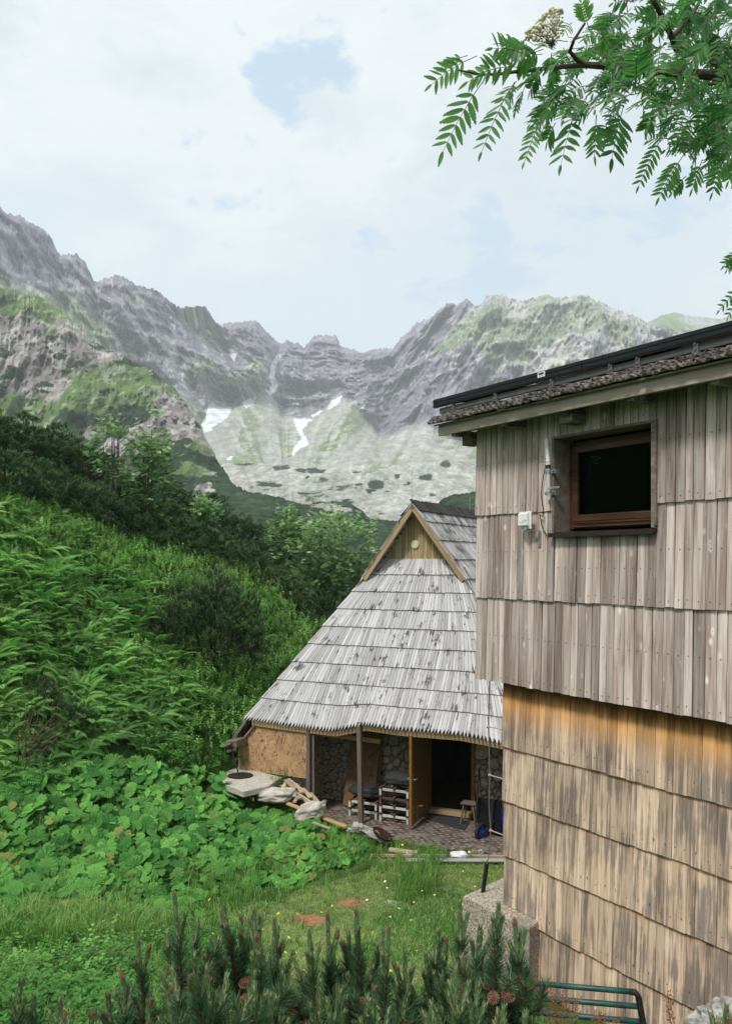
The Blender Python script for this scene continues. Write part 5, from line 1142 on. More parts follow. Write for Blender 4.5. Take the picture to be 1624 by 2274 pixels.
def tmpl_grass(seed, nb, h, w, spread, bend=.5):
    rg_ = np.random.default_rng(seed); V, Fq, G = [], [], []; n = 0
    for k in range(nb):
        a = rg_.uniform(0, 2*math.pi); d = np.array([math.cos(a), math.sin(a), 0]); sdv = np.array([-d[1], d[0], 0])*w*.5; b = np.array([rg_.normal(0, spread), rg_.normal(0, spread), 0]); hh = h*rg_.uniform(.5, 1.15); bn = bend*rg_.uniform(.2, 1.3)
        p1 = b+np.array([0, 0, hh*.55])+d*hh*bn*.25; p2 = b+np.array([0, 0, hh*(.95-.25*bn)])+d*hh*bn*.9
        V += [b-sdv, b+sdv, p1+sdv*.8, p1-sdv*.8, p2]; Fq += [(n, n+1, n+2, n+3), (n+3, n+2, n+4, n+4)]; G += [0, 0, .5, .5, 1]; n += 5
    return np.array(V), np.array([f for f in Fq]), np.array(G)
# quads with a repeated corner are turned into triangles
def fixf(f):
    q = f[f[:, 2] != f[:, 3]] if f.shape[1] == 4 else f
    t = f[f[:, 2] == f[:, 3]][:, :3] if f.shape[1] == 4 else None
    return q, t
def scat(mb, T3, M, T, tint=None):
    V, Fq, G = T3; q, t = fixf(Fq)
    nv = len(V)
    if t is not None and len(t):
        base = mb.n
        scatter(mb, V, q, M, T, tint, G)
        n = len(T); mb.f.append((t[None]+(np.arange(n)*nv)[:, None, None]).reshape(-1, 3)+base)
    else: scatter(mb, V, Fq, M, T, tint, G)
# ------------------------------------------------------------ zones (looked up where the ground lies in the photograph)
Z_FERN = [[(-420,1060),(90,1135),(200,1235),(300,1315),(400,1350),(380,1400),(330,1420),(390,1480),(410,1560),(400,1640),(330,1680),(210,1650),(140,1740),(-420,1790)]]
Z_BILB = [[(-300,1000),(-420,1000),(120,1130),(330,1215),(450,1235),(600,1295),(720,1380),(700,1460),(620,1470),(590,1400),(480,1310),(330,1320),(200,1240),(-420,1080)]]
Z_HERB = [[(330,1400),(400,1380),(450,1480),(620,1460),(680,1440),(640,1560),(540,1640),(520,1700),(480,1725),(380,1700),(330,1680),(400,1600)]]
Z_BUT = [[(-420,1760),(170,1742),(240,1700),(400,1712),(500,1740),(545,1785),(640,1815),(720,1850),(808,1870),(822,1900),(790,1925),(700,1950),(560,1975),(400,2010),(230,2035),(-420,2090)]]
Z_SHED = [(480,1700),(540,1590),(800,1600),(1130,1600),(1130,1885),(990,1882),(800,1855),(640,1800),(560,1775),(480,1760)]
def inz(z, x, y):
    r = np.zeros(x.shape, bool)
    for p in z: r |= inpoly(p, x, y)
    return r
def sample(n, x0, x1, y0, y1, zone, jit=12, seed=1, dens=None, wp=1.6):
    """random ground points with density falling with distance, kept where zone(px,py) is true"""
    rg_ = np.random.default_rng(seed); N = n*6
    X = rg_.uniform(x0, x1, N); Y = rg_.uniform(y0, y1, N); k = rg_.random(N) < (y0/Y)**wp; X, Y = X[k], Y[k]
    Z = gz(X, Y); qx, qy = px(X, Y, Z); k = zone(qx+jit*fbm(X, Y, 0, 2, seed), qy+jit*.6*fbm(X, Y, 5, 2, seed)) & (qx > -420) & (qx < 1750)
    s, r = sr(X, Y); k &= ~((s > -3.25) & (s < 4.2) & (r > .05) & (r < 8.6)); k &= ~((s > -1.75) & (s < 4.6) & (r > -.62) & (r < 8.6))
    tt = (X-WO[0])*WD[0]+(Y-WO[1])*WD[1]; oo = (X-WO[0])*WN[0]+(Y-WO[1])*WN[1]; k &= ~((tt > .2) & (tt < 7) & (oo < .75) & (oo > -6.2))
    k &= (np.hypot(X+3.0, Y-19.85) > .62) & ~inpoly([(484,1722),(525,1698),(580,1708),(636,1724),(604,1750),(540,1766),(488,1745)], qx, qy)
    X, Y, Z = X[k][:n], Y[k][:n], Z[k][:n]; return np.stack([X, Y, Z], -1)
def tnt(n, lo=0., hi=1., seed=0, P_=None, a=0.):
    rg_ = np.random.default_rng(seed+99); t = np.zeros((n, 4)); t[:, 0] = rg_.uniform(lo, hi, n); t[:, 2] = rg_.random(n); t[:, 3] = a
    if P_ is not None: t[:, 0] = np.clip(t[:, 0]+.5*fbm(P_[:, 0]*.9, P_[:, 1]*.9, 0, 3, seed), 0, 1)
    return t
M_fern = leafmat('fern_green', (.08, .27, .048), (.28, .50, .14), .38, .6, var=.5)
M_bil = leafmat('bilberry_green', (.13, .35, .06), (.34, .53, .17), .35, .55, var=.5)
M_but = Mat('butterbur_green', .65, .25)
c = M_but.mix(M_but.r, (.04, .17, .03), (.15, .36, .07)); c = M_but.gain(c, M_but.rng(M_but.g, .2, .9, .82, 1.15)); c = M_but.gain(c, M_but.rng(M_but.bl, 0, 1, .7, 1.2)); c = M_but.mix(M_but.math('MULTIPLY', M_but.math('GREATER_THAN', M_but.bl, .985), .7), c, (.30, .24, .08)); M_but.col(c); M_but.leafy(M_but.gain(c, 1.25), .3)
M_herb = leafmat('herb_green', (.08, .25, .04), (.26, .48, .12), .3, .6)
M_grs = leafmat('grass_green', (.09, .26, .035), (.28, .42, .11), .3, .6)
M_dry = leafmat('mown_grass', (.09, .27, .045), (.44, .50, .19), .25, .7)
rg0 = np.random.default_rng(5)
# ferns
FT = [tmpl_fern(11, .62, 1, 20), tmpl_fern(9, .74, 2, 22), tmpl_fern(12, .52, 3, 18)]
mb = MB(); pts = sample(1750, -16, 1, 13.5, 27, lambda x, y: inz(Z_FERN, x, y), 25, 11)
if True:
    for k in range(3):
        p = pts[k::3]; n = len(p); yaw = rg0.uniform(0, 6.28, n)
        M = rots(yaw, rg0.uniform(-.3, .3, n), rg0.uniform(-.2, .35, n), rg0.uniform(.5, 1.25, n)); 
        # lean to the right, down the slope
        A = rots(np.zeros(n), rg0.uniform(-.1, .3, n), rg0.uniform(-.1, .45, n), np.ones(n)); scat(mb, FT[k], A@M, p, tnt(n, .1, .9, 3, p))
pts = sample(70, -9, 0, 15, 30, lambda x, y: inz(Z_BILB, x, y) | inz(Z_HERB, x, y), 25, 12); n = len(pts); scat(mb, FT[2], rots(rg0.uniform(0, 6, n), rg0.uniform(-.2, .2, n), rg0.uniform(0, .4, n), rg0.uniform(.5, .9, n)), pts, tnt(n, .2, .9, 4))
tag(mb.build('ferns', M_fern.m), 'dense bright green bed of arching ferns on the left bank', 'ferns', kind='stuff')
# bilberry
BT = [tmpl_clump(k, 18, 11, .26, .05, .034, .20) for k in range(3)]
mb = MB(); pts = sample(5200, -18, 4, 15, 36, lambda x, y: inz(Z_BILB, x, y) | ((inz(Z_FERN, x, y) | inz(Z_HERB, x, y)) & (rg0.random(x.shape) < .3)), 25, 13, wp=.8)
for k in range(3):
    p = pts[k::3]; n = len(p); scat(mb, BT[k], rots(rg0.uniform(0, 6, n), rg0.uniform(-.3, .3, n), rg0.uniform(-.3, .3, n), rg0.uniform(.7, 1.5, n)*(p[:, 1]/24)**.3), p, tnt(n, .1, 1, 5, p))
tag(mb.build('bilberry_cover', M_bil.m), 'light green bilberry ground cover on the upper bank below the dark pines', 'ground cover', kind='stuff')
# herbs
HT = [tmpl_clump(10+k, 10, 12, .42, .10, .045, .16) for k in range(3)]; HT2 = [tmpl_clump(20+k, 12, 9, .22, .06, .05, .12) for k in range(2)]
mb = MB(); pts = sample(1700, -12, 3, 13, 30, lambda x, y: inz(Z_HERB, x, y) | (inz(Z_FERN, x, y) & (rg0.random(x.shape) < .1)), 25, 14)
for k in range(3):
    p = pts[k::3]; n = len(p); scat(mb, HT[k], rots(rg0.uniform(0, 6, n), rg0.uniform(-.2, .2, n), rg0.uniform(-.2, .2, n), rg0.uniform(.6, 1.2, n)), p, tnt(n, .0, 1, 6, p))
HZ = lambda x, y: (inz(Z_HERB, x, y)) | inpoly([(380,1650),(560,1600),(560,1720),(640,1760),(760,1840),(500,1800),(300,1760)], x, y) | ((y > 2060) & (x < 430) & (fbm(x/90, y/50, 0, 3, 8) > -.1))
pts = sample(3300, -10, 4, 6.5, 24, HZ, 18, 15, wp=1.9)
for k in range(2):
    p = pts[k::2]; n = len(p); scat(mb, HT2[k], rots(rg0.uniform(0, 6, n), rg0.uniform(-.3, .3, n), rg0.uniform(-.3, .3, n), rg0.uniform(.4, 1.3, n)), p, tnt(n, -.7, .35, 7, p))
tag(mb.build('herbs', M_herb.m), 'mixed leafy weeds and herbs filling the hollow left of the shed', 'weeds', kind='stuff')
# butterbur
BL = [tmpl_butterbur(k) for k in range(4)]
mb = MB(); zb = lambda x, y: inz(Z_BUT, x, y) | (inz(Z_HERB, x, y) & (rg0.random(x.shape) < .10)) | inpoly([(0,2150),(110,2120),(150,2200),(60,2240),(-40,2230)], x, y) & (rg0.random(x.shape) < .5) | inpoly([(250,2040),(440,2010),(470,2050),(320,2090)], x, y) & (rg0.random(x.shape) < .15)
pts = sample(4200, -11, 1.2, 10, 21, zb, 26, 16, wp=1.2)
nb_ = len(pts); R_ = rg0.uniform(.075, .20, nb_)*(1+.15*fbm(pts[:, 0], pts[:, 1], 0, 2, 9)); hgt = rg0.uniform(.06, .42, nb_)*np.where(inz(Z_BUT, *px(pts[:, 0], pts[:, 1], pts[:, 2]+.2)), 1, .6); qx_, qy_ = px(pts[:, 0], pts[:, 1], pts[:, 2]); edge = ss(0, 1, (np.interp(qx_, [-400, 230, 400, 560, 700, 820], [2090, 2040, 2012, 1980, 1952, 1900])+30*fbm(pts[:, 0]*1.3, pts[:, 1]*1.3, 0, 2, 77)-qy_)/85); hgt *= .25+.75*edge; R_ *= (.55+.5*edge)*rg0.choice((.7, 1, 1.1), nb_)
for k in range(4):
    V_, T_, Q_, G_ = BL[k]; s_ = slice(k, None, 4); p = pts[s_].copy(); n = len(p); g0_ = p[:, 2].copy(); p[:, 2] += hgt[s_]
    # leaves tip towards the light and the camera side
    M = rots(rg0.uniform(0, 6.28, n), rg0.uniform(-.35, .35, n), rg0.uniform(-.35, .35, n), R_[s_]); A = rots(np.zeros(n), rg0.uniform(.1, .95, n), rg0.uniform(-.4, .4, n), np.ones(n))
    base = mb.n; ti = tnt(n, .0, 1, 20+k, p); scatter(mb, V_, Q_, A@M, p, ti, G_); mb.f.append((T_[None]+(np.arange(n)*len(V_))[:, None, None]).reshape(-1, 3)+base)
    # stalks
    st_v = np.array([(-.007, 0, 0), (.007, 0, 0), (.005, 0, 1), (-.005, 0, 1)]); M2 = np.tile(np.eye(3), (n, 1, 1)); M2[:, 2, 2] = hgt[s_]; q = p.copy(); q[:, 2] = g0_
    scatter(mb, st_v, np.array([(0, 1, 2, 3)]), M2, q, ti, np.array([.4]*4))
tag(mb.build('butterbur_leaves', M_but.m), 'broad lobed butterbur leaves carpeting the lower left hollow', 'ground cover', kind='stuff')
# grass
G1 = [tmpl_grass(k, 12, .26, .011, .06, .8) for k in range(3)]; G2 = [tmpl_grass(5+k, 14, .5, .010, .05, .7) for k in range(2)]; G3 = [tmpl_grass(8+k, 14, .085, .009, .07, .9) for k in range(3)]
pathz = lambda x, y: inpoly(PATH, x, y)
mb = MB(); zg = lambda x, y: ~inz(Z_BUT, x, y) & ~pathz(x, y) & (y > 1860) | inpoly([(480,1720),(640,1770),(800,1850),(830,1900),(700,1860),(480,1790)], x, y)
pts = sample(9000, -9, 5.5, 6, 19, zg, 14, 17, wp=2.0)
for k in range(3):
    p = pts[k::3]; n = len(p); scat(mb, G1[k], rots(rg0.uniform(0, 6, n), rg0.uniform(-.2, .2, n), rg0.uniform(-.2, .2, n), rg0.uniform(.35, 1.1, n)), p, tnt(n, .0, 1, 30+k, p))
zl = lambda x, y: inpoly([(440,1990),(560,1960),(520,1800),(640,1810),(700,1860),(560,1990)], x, y) | inpoly([(850,1970),(1000,1900),(960,1990),(880,2010)], x, y) | inpoly([(0,2050),(220,2030),(420,2060),(300,2110),(0,2120)], x, y) | (inpoly([(480,1660),(640,1740),(760,1840),(560,1800)], x, y))
pts = sample(2300, -9, 3, 9, 22, lambda x, y: zl(x, y) | (inz(Z_BUT, x, y) | inz(Z_HERB, x, y)) & (rg0.random(x.shape) < .25), 14, 18, wp=1.2)
for k in range(2):
    p = pts[k::2]; n = len(p); scat(mb, G2[k], rots(rg0.uniform(0, 6, n), rg0.uniform(-.2, .2, n), rg0.uniform(-.2, .2, n), rg0.uniform(.6, 1.15, n)), p, tnt(n, .0, .8, 40+k, p))
pts = sample(900, -5, 4, 8, 17, lambda x, y: pathz(x, y) & (fbm(x/70, y/40, 0, 3, 5) > 0), 10, 65); n = len(pts); scat(mb, G1[1], rots(rg0.uniform(0, 6, n), rg0.uniform(-.3, .3, n), rg0.uniform(-.3, .3, n), rg0.uniform(.3, .75, n)), pts, tnt(n, 0, .9, 66, pts))
tag(mb.build('grass', M_grs.m), 'long green meadow grass around the path and the leafy hollow', 'grass', kind='stuff')
mb = MB(); D_ = [(682,2041,44,13),(776,2004,34,9)]
def zpath(x, y):
    k = pathz(x, y)
    for (a, b, c_, d_) in D_: k &= (((x-a)/c_)**2+((y-b)/d_)**2 > 1.1)
    return k
pts = sample(15000, -5, 5, 7, 19, zpath, 16, 19, wp=1.6)
for k in range(3):
    p = pts[k::3]; n = len(p); scat(mb, G3[k], rots(rg0.uniform(0, 6, n), rg0.uniform(-.3, .3, n), rg0.uniform(-.3, .3, n), rg0.uniform(.4, 1.1, n)*np.where(inpoly(PATH0, *px(p[:, 0], p[:, 1], p[:, 2])), .8, 1.35)), p, tnt(n, 0, .55, 50+k, p)+np.where(inpoly(PATH0, *px(p[:, 0], p[:, 1], p[:, 2])), .4, 0)[:, None]*np.array([1, 0, 0, 0]))
tag(mb.build('short_grass', M_dry.m), 'short yellowish trodden grass along the path', 'grass', kind='stuff')
# small flowers
mb = MB(); pts = np.concatenate([sample(70, -9, 5, 8, 19, lambda x, y: (y > 1880) & ~inz(Z_BUT, x, y), 10, 60), sample(60, -.5, 4, 13, 17.5, lambda x, y: (x > 840) & (y > 1900) & (y < 2080), 10, 61)])
n = len(pts); pts[:, 2] += rg0.uniform(.08, .22, n); a = np.arange(6)*math.pi/3; V_ = np.concatenate([[(0, 0, .004)], np.stack([.020*np.cos(a), .020*np.sin(a), 0*a], -1)]); Ft = np.array([(0, 1+i, 1+(i+1) % 6) for i in range(6)])
scatter(mb, V_, Ft, rots(rg0.uniform(0, 6, n), rg0.uniform(0, .9, n), rg0.uniform(-.4, .4, n), rg0.uniform(.7, 1.4, n)), pts)
fm = Mat('yellow_petal', .6); fm.col(fm.mix(fm.rng(fm.r, .7, .8), (.75, .55, .10), (.75, .75, .7))); tag(mb.build('wildflowers', fm.m), 'tiny scattered yellow and white flowers in the grass', 'flowers', kind='stuff')

# ------------------------------------------------------------ needle tools
def needles(mb, a, b, per_m, ln, wd, ang, tintv, rg_, endfrac=.3, prog=None, brown=0.):
    """needles round the shoot from a to b"""
    a = np.asarray(a, float); b = np.asarray(b, float); L = np.linalg.norm(b-a); n = max(4, int(per_m*L)); d = (b-a)/L
    ref = unit(np.cross(d, (0.3, .2, 1))); bi = np.cross(d, ref); t = rg_.random(n); ph = rg_.uniform(0, 2*math.pi, n)
    rad = ref[None]*np.cos(ph)[:, None]+bi[None]*np.sin(ph)[:, None]; an = ang*rg_.uniform(.7, 1.3, n)*(1-.35*t)
    dr = d[None]*np.cos(an)[:, None]+rad*np.sin(an)[:, None]; l = ln*rg_.uniform(.75, 1.15, n)
    p0 = a[None]+d[None]*(t*L)[:, None]+rad*.003; sd_ = np.cross(dr, rg_.normal(size=(n, 3))); sd_ /= np.linalg.norm(sd_, axis=1)[:, None]
    up = np.array([0, 0, 1.]); p1 = p0+dr*(l*.6)[:, None]; p2 = p0+dr*l[:, None]+up[None]*(l*.10)[:, None]
    V = np.stack([p0-sd_*wd*.5, p0+sd_*wd*.5, p1+sd_*wd*.45, p1-sd_*wd*.45, p2], 1).reshape(-1, 3)
    i = np.arange(n)*5; tt = np.zeros((n, 5, 4)); tt[:, :, 0] = tintv; tt[:, :, 1] = np.array([0, 0, .6, .6, 1])[None]; tt[:, :, 2] = rg_.random(n)[:, None]; tt[:, :, 3] = (rg_.random(n) < brown)[:, None]
    base = mb.n; mb.add(V, np.stack([i, i+1, i+2, i+3], -1), V, tt.reshape(-1, 4)); mb.f.append(np.stack([i+3, i+2, i+4], -1)+base)
# mid distance dwarf pine: reusable bush, unit size about 2 m wide, 1.3 m high, origin at its base
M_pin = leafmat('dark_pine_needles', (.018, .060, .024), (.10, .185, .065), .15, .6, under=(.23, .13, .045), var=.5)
M_bark = plain('rough_brown_bark', (.07, .045, .032), .95, .1, 0, .4, 30)
def pinebush(seed, nshoot=1500, cone_k=.06):
    rg_ = np.random.default_rng(seed); mb = MB(); P0 = []
    nc = nshoot//11; th = rg_.uniform(0, 2*math.pi, nc); el = np.arcsin(rg_.uniform(-.08, 1, nc)); rad = rg_.uniform(.35, 1.0, nc)**.5
    dirs = np.stack([np.cos(el)*np.cos(th), np.cos(el)*np.sin(th), np.sin(el)], -1)
    lump = 1+.34*fbm(dirs[:, 0]*2.6+seed, dirs[:, 1]*2.6, dirs[:, 2]*2.6, 3, seed)+rg_.normal(0, .05, nc)
    cc_ = dirs*np.array([1.0, 1.0, 1.15])*(rad*lump)[:, None]; cc_[:, 2] += .1
    j = rg_.integers(0, nc, nshoot); dirs = dirs[j]; rad = rad[j]; o = rg_.normal(0, .055, (nshoot, 3)); o[:, 2] = -np.abs(o[:, 2])*.6-1.2*np.hypot(o[:, 0], o[:, 1])**1.2+.05; tip = cc_[j]+o
    ax = dirs*np.array([.45, .45, .2])+np.array([0, 0, .85])+o*4.5; ax += rg_.normal(0, .12, ax.shape); ax /= np.linalg.norm(ax, axis=1)[:, None]
    L = rg_.uniform(.07, .13, nshoot); nn = 24; V, Tt = [], []
    t = rg_.random((nshoot, nn)); ph = rg_.uniform(0, 6.28, (nshoot, nn)); ref = np.cross(ax, (0.1, 1, .1)); ref /= np.linalg.norm(ref, axis=1)[:, None]; bi = np.cross(ax, ref)
    rd = ref[:, None]*np.cos(ph)[..., None]+bi[:, None]*np.sin(ph)[..., None]; an = rg_.uniform(.45, .95, (nshoot, nn))*(1-.45*t)
    dr = ax[:, None]*np.cos(an)[..., None]+rd*np.sin(an)[..., None]; p0 = tip[:, None]-ax[:, None]*(L[:, None]*(1-t))[..., None]
    ln = rg_.uniform(.035, .06, (nshoot, nn)); sd_ = np.cross(dr, rg_.normal(size=dr.shape)); sd_ /= np.linalg.norm(sd_, axis=2)[..., None]; w = .0065
    V = np.stack([p0-sd_*w*.9, p0+sd_*w*.9, p0+dr*ln[..., None]], 2).reshape(-1, 3); n = nshoot*nn
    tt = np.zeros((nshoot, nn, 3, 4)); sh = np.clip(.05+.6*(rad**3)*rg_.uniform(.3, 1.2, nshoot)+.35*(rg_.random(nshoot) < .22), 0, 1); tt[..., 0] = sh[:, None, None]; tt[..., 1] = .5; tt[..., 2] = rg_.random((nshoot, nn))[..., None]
    i = np.arange(n)*3; mb.add(V, np.stack([i, i+1, i+2], -1), V, tt.reshape(-1, 4))
    # young candles, some orange-brown
    k = np.where(rad > .8)[0]; k = k[rg_.random(len(k)) < .8]; q0 = tip[k]; q1 = tip[k]+ax[k]*.055; r_ = ref[k]*.010; b_ = bi[k]*.010
    V = np.stack([q0-r_, q0+b_, q0+r_, q0-b_, q1], 1).reshape(-1, 3); i = np.arange(len(k))*5; tt = np.zeros((len(k), 5, 4)); tt[..., 0] = .9; tt[..., 2] = .8; tt[..., 3] = (rg_.random(len(k)) < cone_k)[:, None]*1.0+.08
    mb.add(V, np.concatenate([np.stack([i+a, i+(a+1) % 4, i+4], -1) for a in range(4)]), V, np.clip(tt, 0, 1).reshape(-1, 4))
    st = MB()
    for k in range(14):
        j = rg_.integers(0, nshoot); e = tip[j]*.85; m_ = e*np.array([.6, .6, .3])+rg_.normal(0, .05, 3); tube(st, [rg_.normal(0, .06, 3)*np.array([1, 1, 0]), m_, e], [.035, .022, .008], 6)
    return mb, st
PB = []
def pine_proto(seed, nshoot, ck, label, loc, rz, sc):
    mb, st = pinebush(seed, nshoot, ck); root = thing('dwarf_pine', label, 'dwarf pine', (0, 0, 0)); mb.build('crown', M_pin.m, root); st.build('trunk', M_bark.m, root)
    root.location = loc; root.rotation_euler = (0, 0, rz); root.scale = sc; return root
HED = [(-70,880,250,27.5,'dwarf pine at the far left edge of the hedge, cut off by the picture edge'),(45,912,220,26.5,'tall dark dwarf pine at the left, its top against the rocky spur'),(125,938,190,27,'dwarf pine with brown tips, second hump of the hedge skyline from the left'),
 (195,978,180,27,'dwarf pine below and left of the first flowering rowan'),(275,1050,180,27.5,'dwarf pine at the foot of the two slender rowans'),(0,985,230,25,'dark dwarf pine low on the left edge just above the ferns'),(110,1020,220,25,'broad dwarf pine in the lower row above the fern bed'),
 (205,1065,200,25.5,'lower dwarf pine bordering the bilberry slope'),(300,1105,190,26,'dwarf pine at the hedge foot straight below the rowans'),(375,1062,160,28.5,'dwarf pine just right of the second rowan'),(385,1130,190,26.6,'wide dark dwarf pine at the hedge foot, middle of the bank'),
 (452,1085,150,30,'upright dwarf pine whose top stands against the pine hill'),(465,1155,180,28,'dark dwarf pine above the round bush, in the hedge foot'),(530,1135,140,31,'dwarf pine where the hedge skyline drops towards the big rowan'),(545,1200,160,29,'low dwarf pine left of the big rowan, at the hedge foot'),
 (590,1190,120,31.5,'narrow dwarf pine tucked against the left side of the big rowan'),(625,1265,150,29.5,'dark dwarf pine under the trunk of the big rowan'),(700,1318,110,29,'small dwarf pine at the right end of the hedge beside the shed roof'),(655,1320,110,29.2,'low dwarf pine spilling onto the bank left of the shed roof'),(745,1345,80,29.5,'last small dwarf pine touching the edge of the shed roof')]
protos = []
def foot(x, yb, y0=15., y1=38.):
    """nearest spot on the ground that is seen at column x, row yb"""
    Ys = np.linspace(y0, y1, 300); Xs = (x-CX)/F*Ys; Zs = gz(Xs, Ys, False); py = HY-F*Zs/Ys; k = int(np.argmin(np.abs(py-yb)+.02*Ys)); return Xs[k], Ys[k], Zs[k]
def place_pine(i, x, yt, w, lab, hr=.5, yb=None, kind=None):
    w = w*.9
    X, Y, g0_ = foot(x, (yt+hr*w) if yb is None else yb); sx = w/F*Y/2.05; zt = (HY-yt)/F*Y; sz = float(np.clip((zt-g0_+.15)/1.38, .45*sx, 1.5*sx))
    loc = (float(X), float(Y), float(zt-1.38*sz)); rz = random.uniform(0, 6.28); sc = (sx, sx, sz)
    if len(protos) < 3:
        protos.append(pine_proto(100+i, (3000, 2700, 3200)[len(protos)], (.16, .10, .30)[len(protos)], lab, loc, rz, sc)); return protos[-1]
    return dup(protos[i % 2 if kind is None else kind], loc, rz, sc, lab)
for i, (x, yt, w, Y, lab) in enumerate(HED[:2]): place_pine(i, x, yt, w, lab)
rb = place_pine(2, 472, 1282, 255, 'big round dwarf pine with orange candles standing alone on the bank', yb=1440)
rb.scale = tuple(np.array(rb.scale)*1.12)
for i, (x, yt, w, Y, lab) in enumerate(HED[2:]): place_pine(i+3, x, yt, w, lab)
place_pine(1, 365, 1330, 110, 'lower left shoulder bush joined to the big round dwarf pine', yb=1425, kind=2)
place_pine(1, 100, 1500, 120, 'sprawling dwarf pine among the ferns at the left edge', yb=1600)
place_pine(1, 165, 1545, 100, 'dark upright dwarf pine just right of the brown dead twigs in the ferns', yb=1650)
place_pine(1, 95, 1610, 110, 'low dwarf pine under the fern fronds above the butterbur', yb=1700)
mb = MB(); rg_ = np.random.default_rng(3)
b0 = P(60, 1680, 15.2)
for k in range(15):
    e = P(rg_.uniform(60, 170), rg_.uniform(1485, 1640), rg_.uniform(14.6, 15.2)); m_ = (b0+e)/2+rg_.normal(0, .12, 3); tube(mb, [b0+rg_.normal(0, .1, 3), m_, e], [.011, .007, .003], 5)
tag(mb.build('dead_twigs', plain('red_brown_twigs', (.13, .08, .05), .9).m, loc=tuple(b0)), 'bare red brown dead twigs rising between the ferns', 'dead branch')
# ------------------------------------------------------------ rowans on the bank
M_row = leafmat('rowan_leaf_far', (.07, .20, .045), (.46, .64, .30), .3, .5, under=(.80, .80, .70), var=.75)
def rowan(name, label, x, yt, yb, w, Y, seed, nleaf, slim, flowers, dens_pow=.4):
    X = (x-CX)/F*Y; g_ = float(gz(np.array([X]), np.array([Y]))[0]); H = (HY-yt)/F*Y-g_; zlow = max(.1, (HY-yb)/F*Y-g_); rw = w/F*Y/2
    t = thing('rowan_tree', label, 'tree', (X, Y, g_)); base = np.array([X, Y, g_]); rg_ = np.random.default_rng(seed)
    tr = MB(); mb = MB(); cen = base+np.array([0, 0, (H+zlow)/2]); hh = (H-zlow)/2
    nb = 9 if not slim else 5; tips = []
    for k in range(nb):
        a = rg_.uniform(0, 6.28); rr = rw*rg_.uniform(.2, .8)*(.5 if slim else 1); e = cen+np.array([math.cos(a)*rr, math.sin(a)*rr*.8, hh*rg_.uniform(.2, .9)])
        m_ = base*.5+e*.5+np.array([math.cos(a), math.sin(a), 0])*rw*(.12 if slim else .25); b = base+rg_.normal(0, .08, 3)*np.array([1, 1, 0])-np.array([0, 0, .1])
        tube(tr, [b, b*.6+m_*.4+rg_.normal(0, .05, 3), m_, e], [.045, .035, .024, .008], 6); tips.append((b, m_, e))
    tr.build('trunk', plain('grey_bark', (.13, .11, .09), .9, .2, 0, .3, 20).m, t)
    # compound leaves: 6 pairs of leaflets + end leaflet
    V, Fq = [], []
    for j in range(6):
        for sg in (1, -1):
            b = np.array([.02+.025*j, 0, -.004*j]); o = unit((.45, sg, -.1)); sv = unit(np.cross(o, (0, 0, 1)))*.009; l = .055*(1-.08*abs(j-2)); n = len(V)
            V += [b, b+o*l*.5+sv*1.3, b+o*l*1.15, b+o*l*.5-sv*1.3]; Fq.append((n, n+1, n+2, n+3))
    n = len(V); V += [(.15, 0, -.02), (.175, .009, -.02), (.20, 0, -.03), (.175, -.009, -.02)]; Fq.append((n, n+1, n+2, n+3)); V = np.array(V, float); Fq = np.array(Fq)
    th = rg_.uniform(0, 6.28, nleaf); el = np.arcsin(rg_.uniform(-1, 1, nleaf)); rad = rg_.random(nleaf)**dens_pow
    d = np.stack([np.cos(el)*np.cos(th), np.cos(el)*np.sin(th), np.sin(el)], -1); lump = 1+.30*fbm(d[:, 0]*2.4+seed, d[:, 1]*2.4, d[:, 2]*2.4, 3, seed)+.15*fbm(d[:, 0]*6, d[:, 1]*6, d[:, 2]*6, 2, seed+1)
    sh = np.where(d[:, 2] > 0, 1, 1.0); wz = (1-.55*np.clip(d[:, 2]*rad, 0, 1)) if slim else 1.0
    p = cen+d*np.stack([np.full(nleaf, rw)*wz, np.full(nleaf, rw*.85)*wz, np.full(nleaf, hh)], -1)*(rad*lump)[:, None]
    keep = fbm(p[:, 0]*1.7, p[:, 1]*1.7, p[:, 2]*1.7, 3, seed+5) > (-.12 if slim else -.3); p = p[keep]; d = d[keep]; th = th[keep]; n = len(p)
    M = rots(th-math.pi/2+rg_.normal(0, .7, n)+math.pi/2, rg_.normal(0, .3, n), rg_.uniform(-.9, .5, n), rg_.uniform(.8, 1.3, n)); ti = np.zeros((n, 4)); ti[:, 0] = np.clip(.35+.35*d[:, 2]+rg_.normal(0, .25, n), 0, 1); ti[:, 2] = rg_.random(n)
    scatter(mb, V, Fq, M, p, ti); cr = mb.build('crown', M_row.m, t)
    if flowers:
        k = rg_.choice(n, flowers, replace=False); q = cen+(p[k]-cen)*1.03
        o_ = np.array([(1, 0, 0), (-.5, .87, 0), (-.5, -.87, 0), (0, 0, .8)])*.018; fmat = plain('cream_blossom', (.75, .75, .66), .8).m
        for q1 in q:
            fb = MB(); m_ = q1+rg_.normal(0, .035, (14, 3))*np.array([1, 1, .45]); nn = 14; scatter(fb, o_, np.array([(0, 1, 3), (1, 2, 3), (2, 0, 3), (0, 2, 1)]), rots(rg_.uniform(0, 6, nn), 0*m_[:, 0], 0*m_[:, 0], rg_.uniform(.8, 1.4, nn)), m_); fb.build('flower_cluster', fmat, cr)
    return t
rowan('rowan_tree', 'slender young rowan with white flower clusters, left one of the two above the hedge', 248, 905, 1085, 100, 26.2, 1, 1300, True, 14)
rowan('rowan_tree', 'slightly bigger flowering rowan just right of the slender one above the hedge', 335, 925, 1150, 125, 26.0, 2, 2600, True, 20)
rowan('rowan_tree', 'small rowan rising above the dark pines between the flowering rowans and the big rowan', 455, 1090, 1180, 80, 29.0, 3, 800, True, 6)
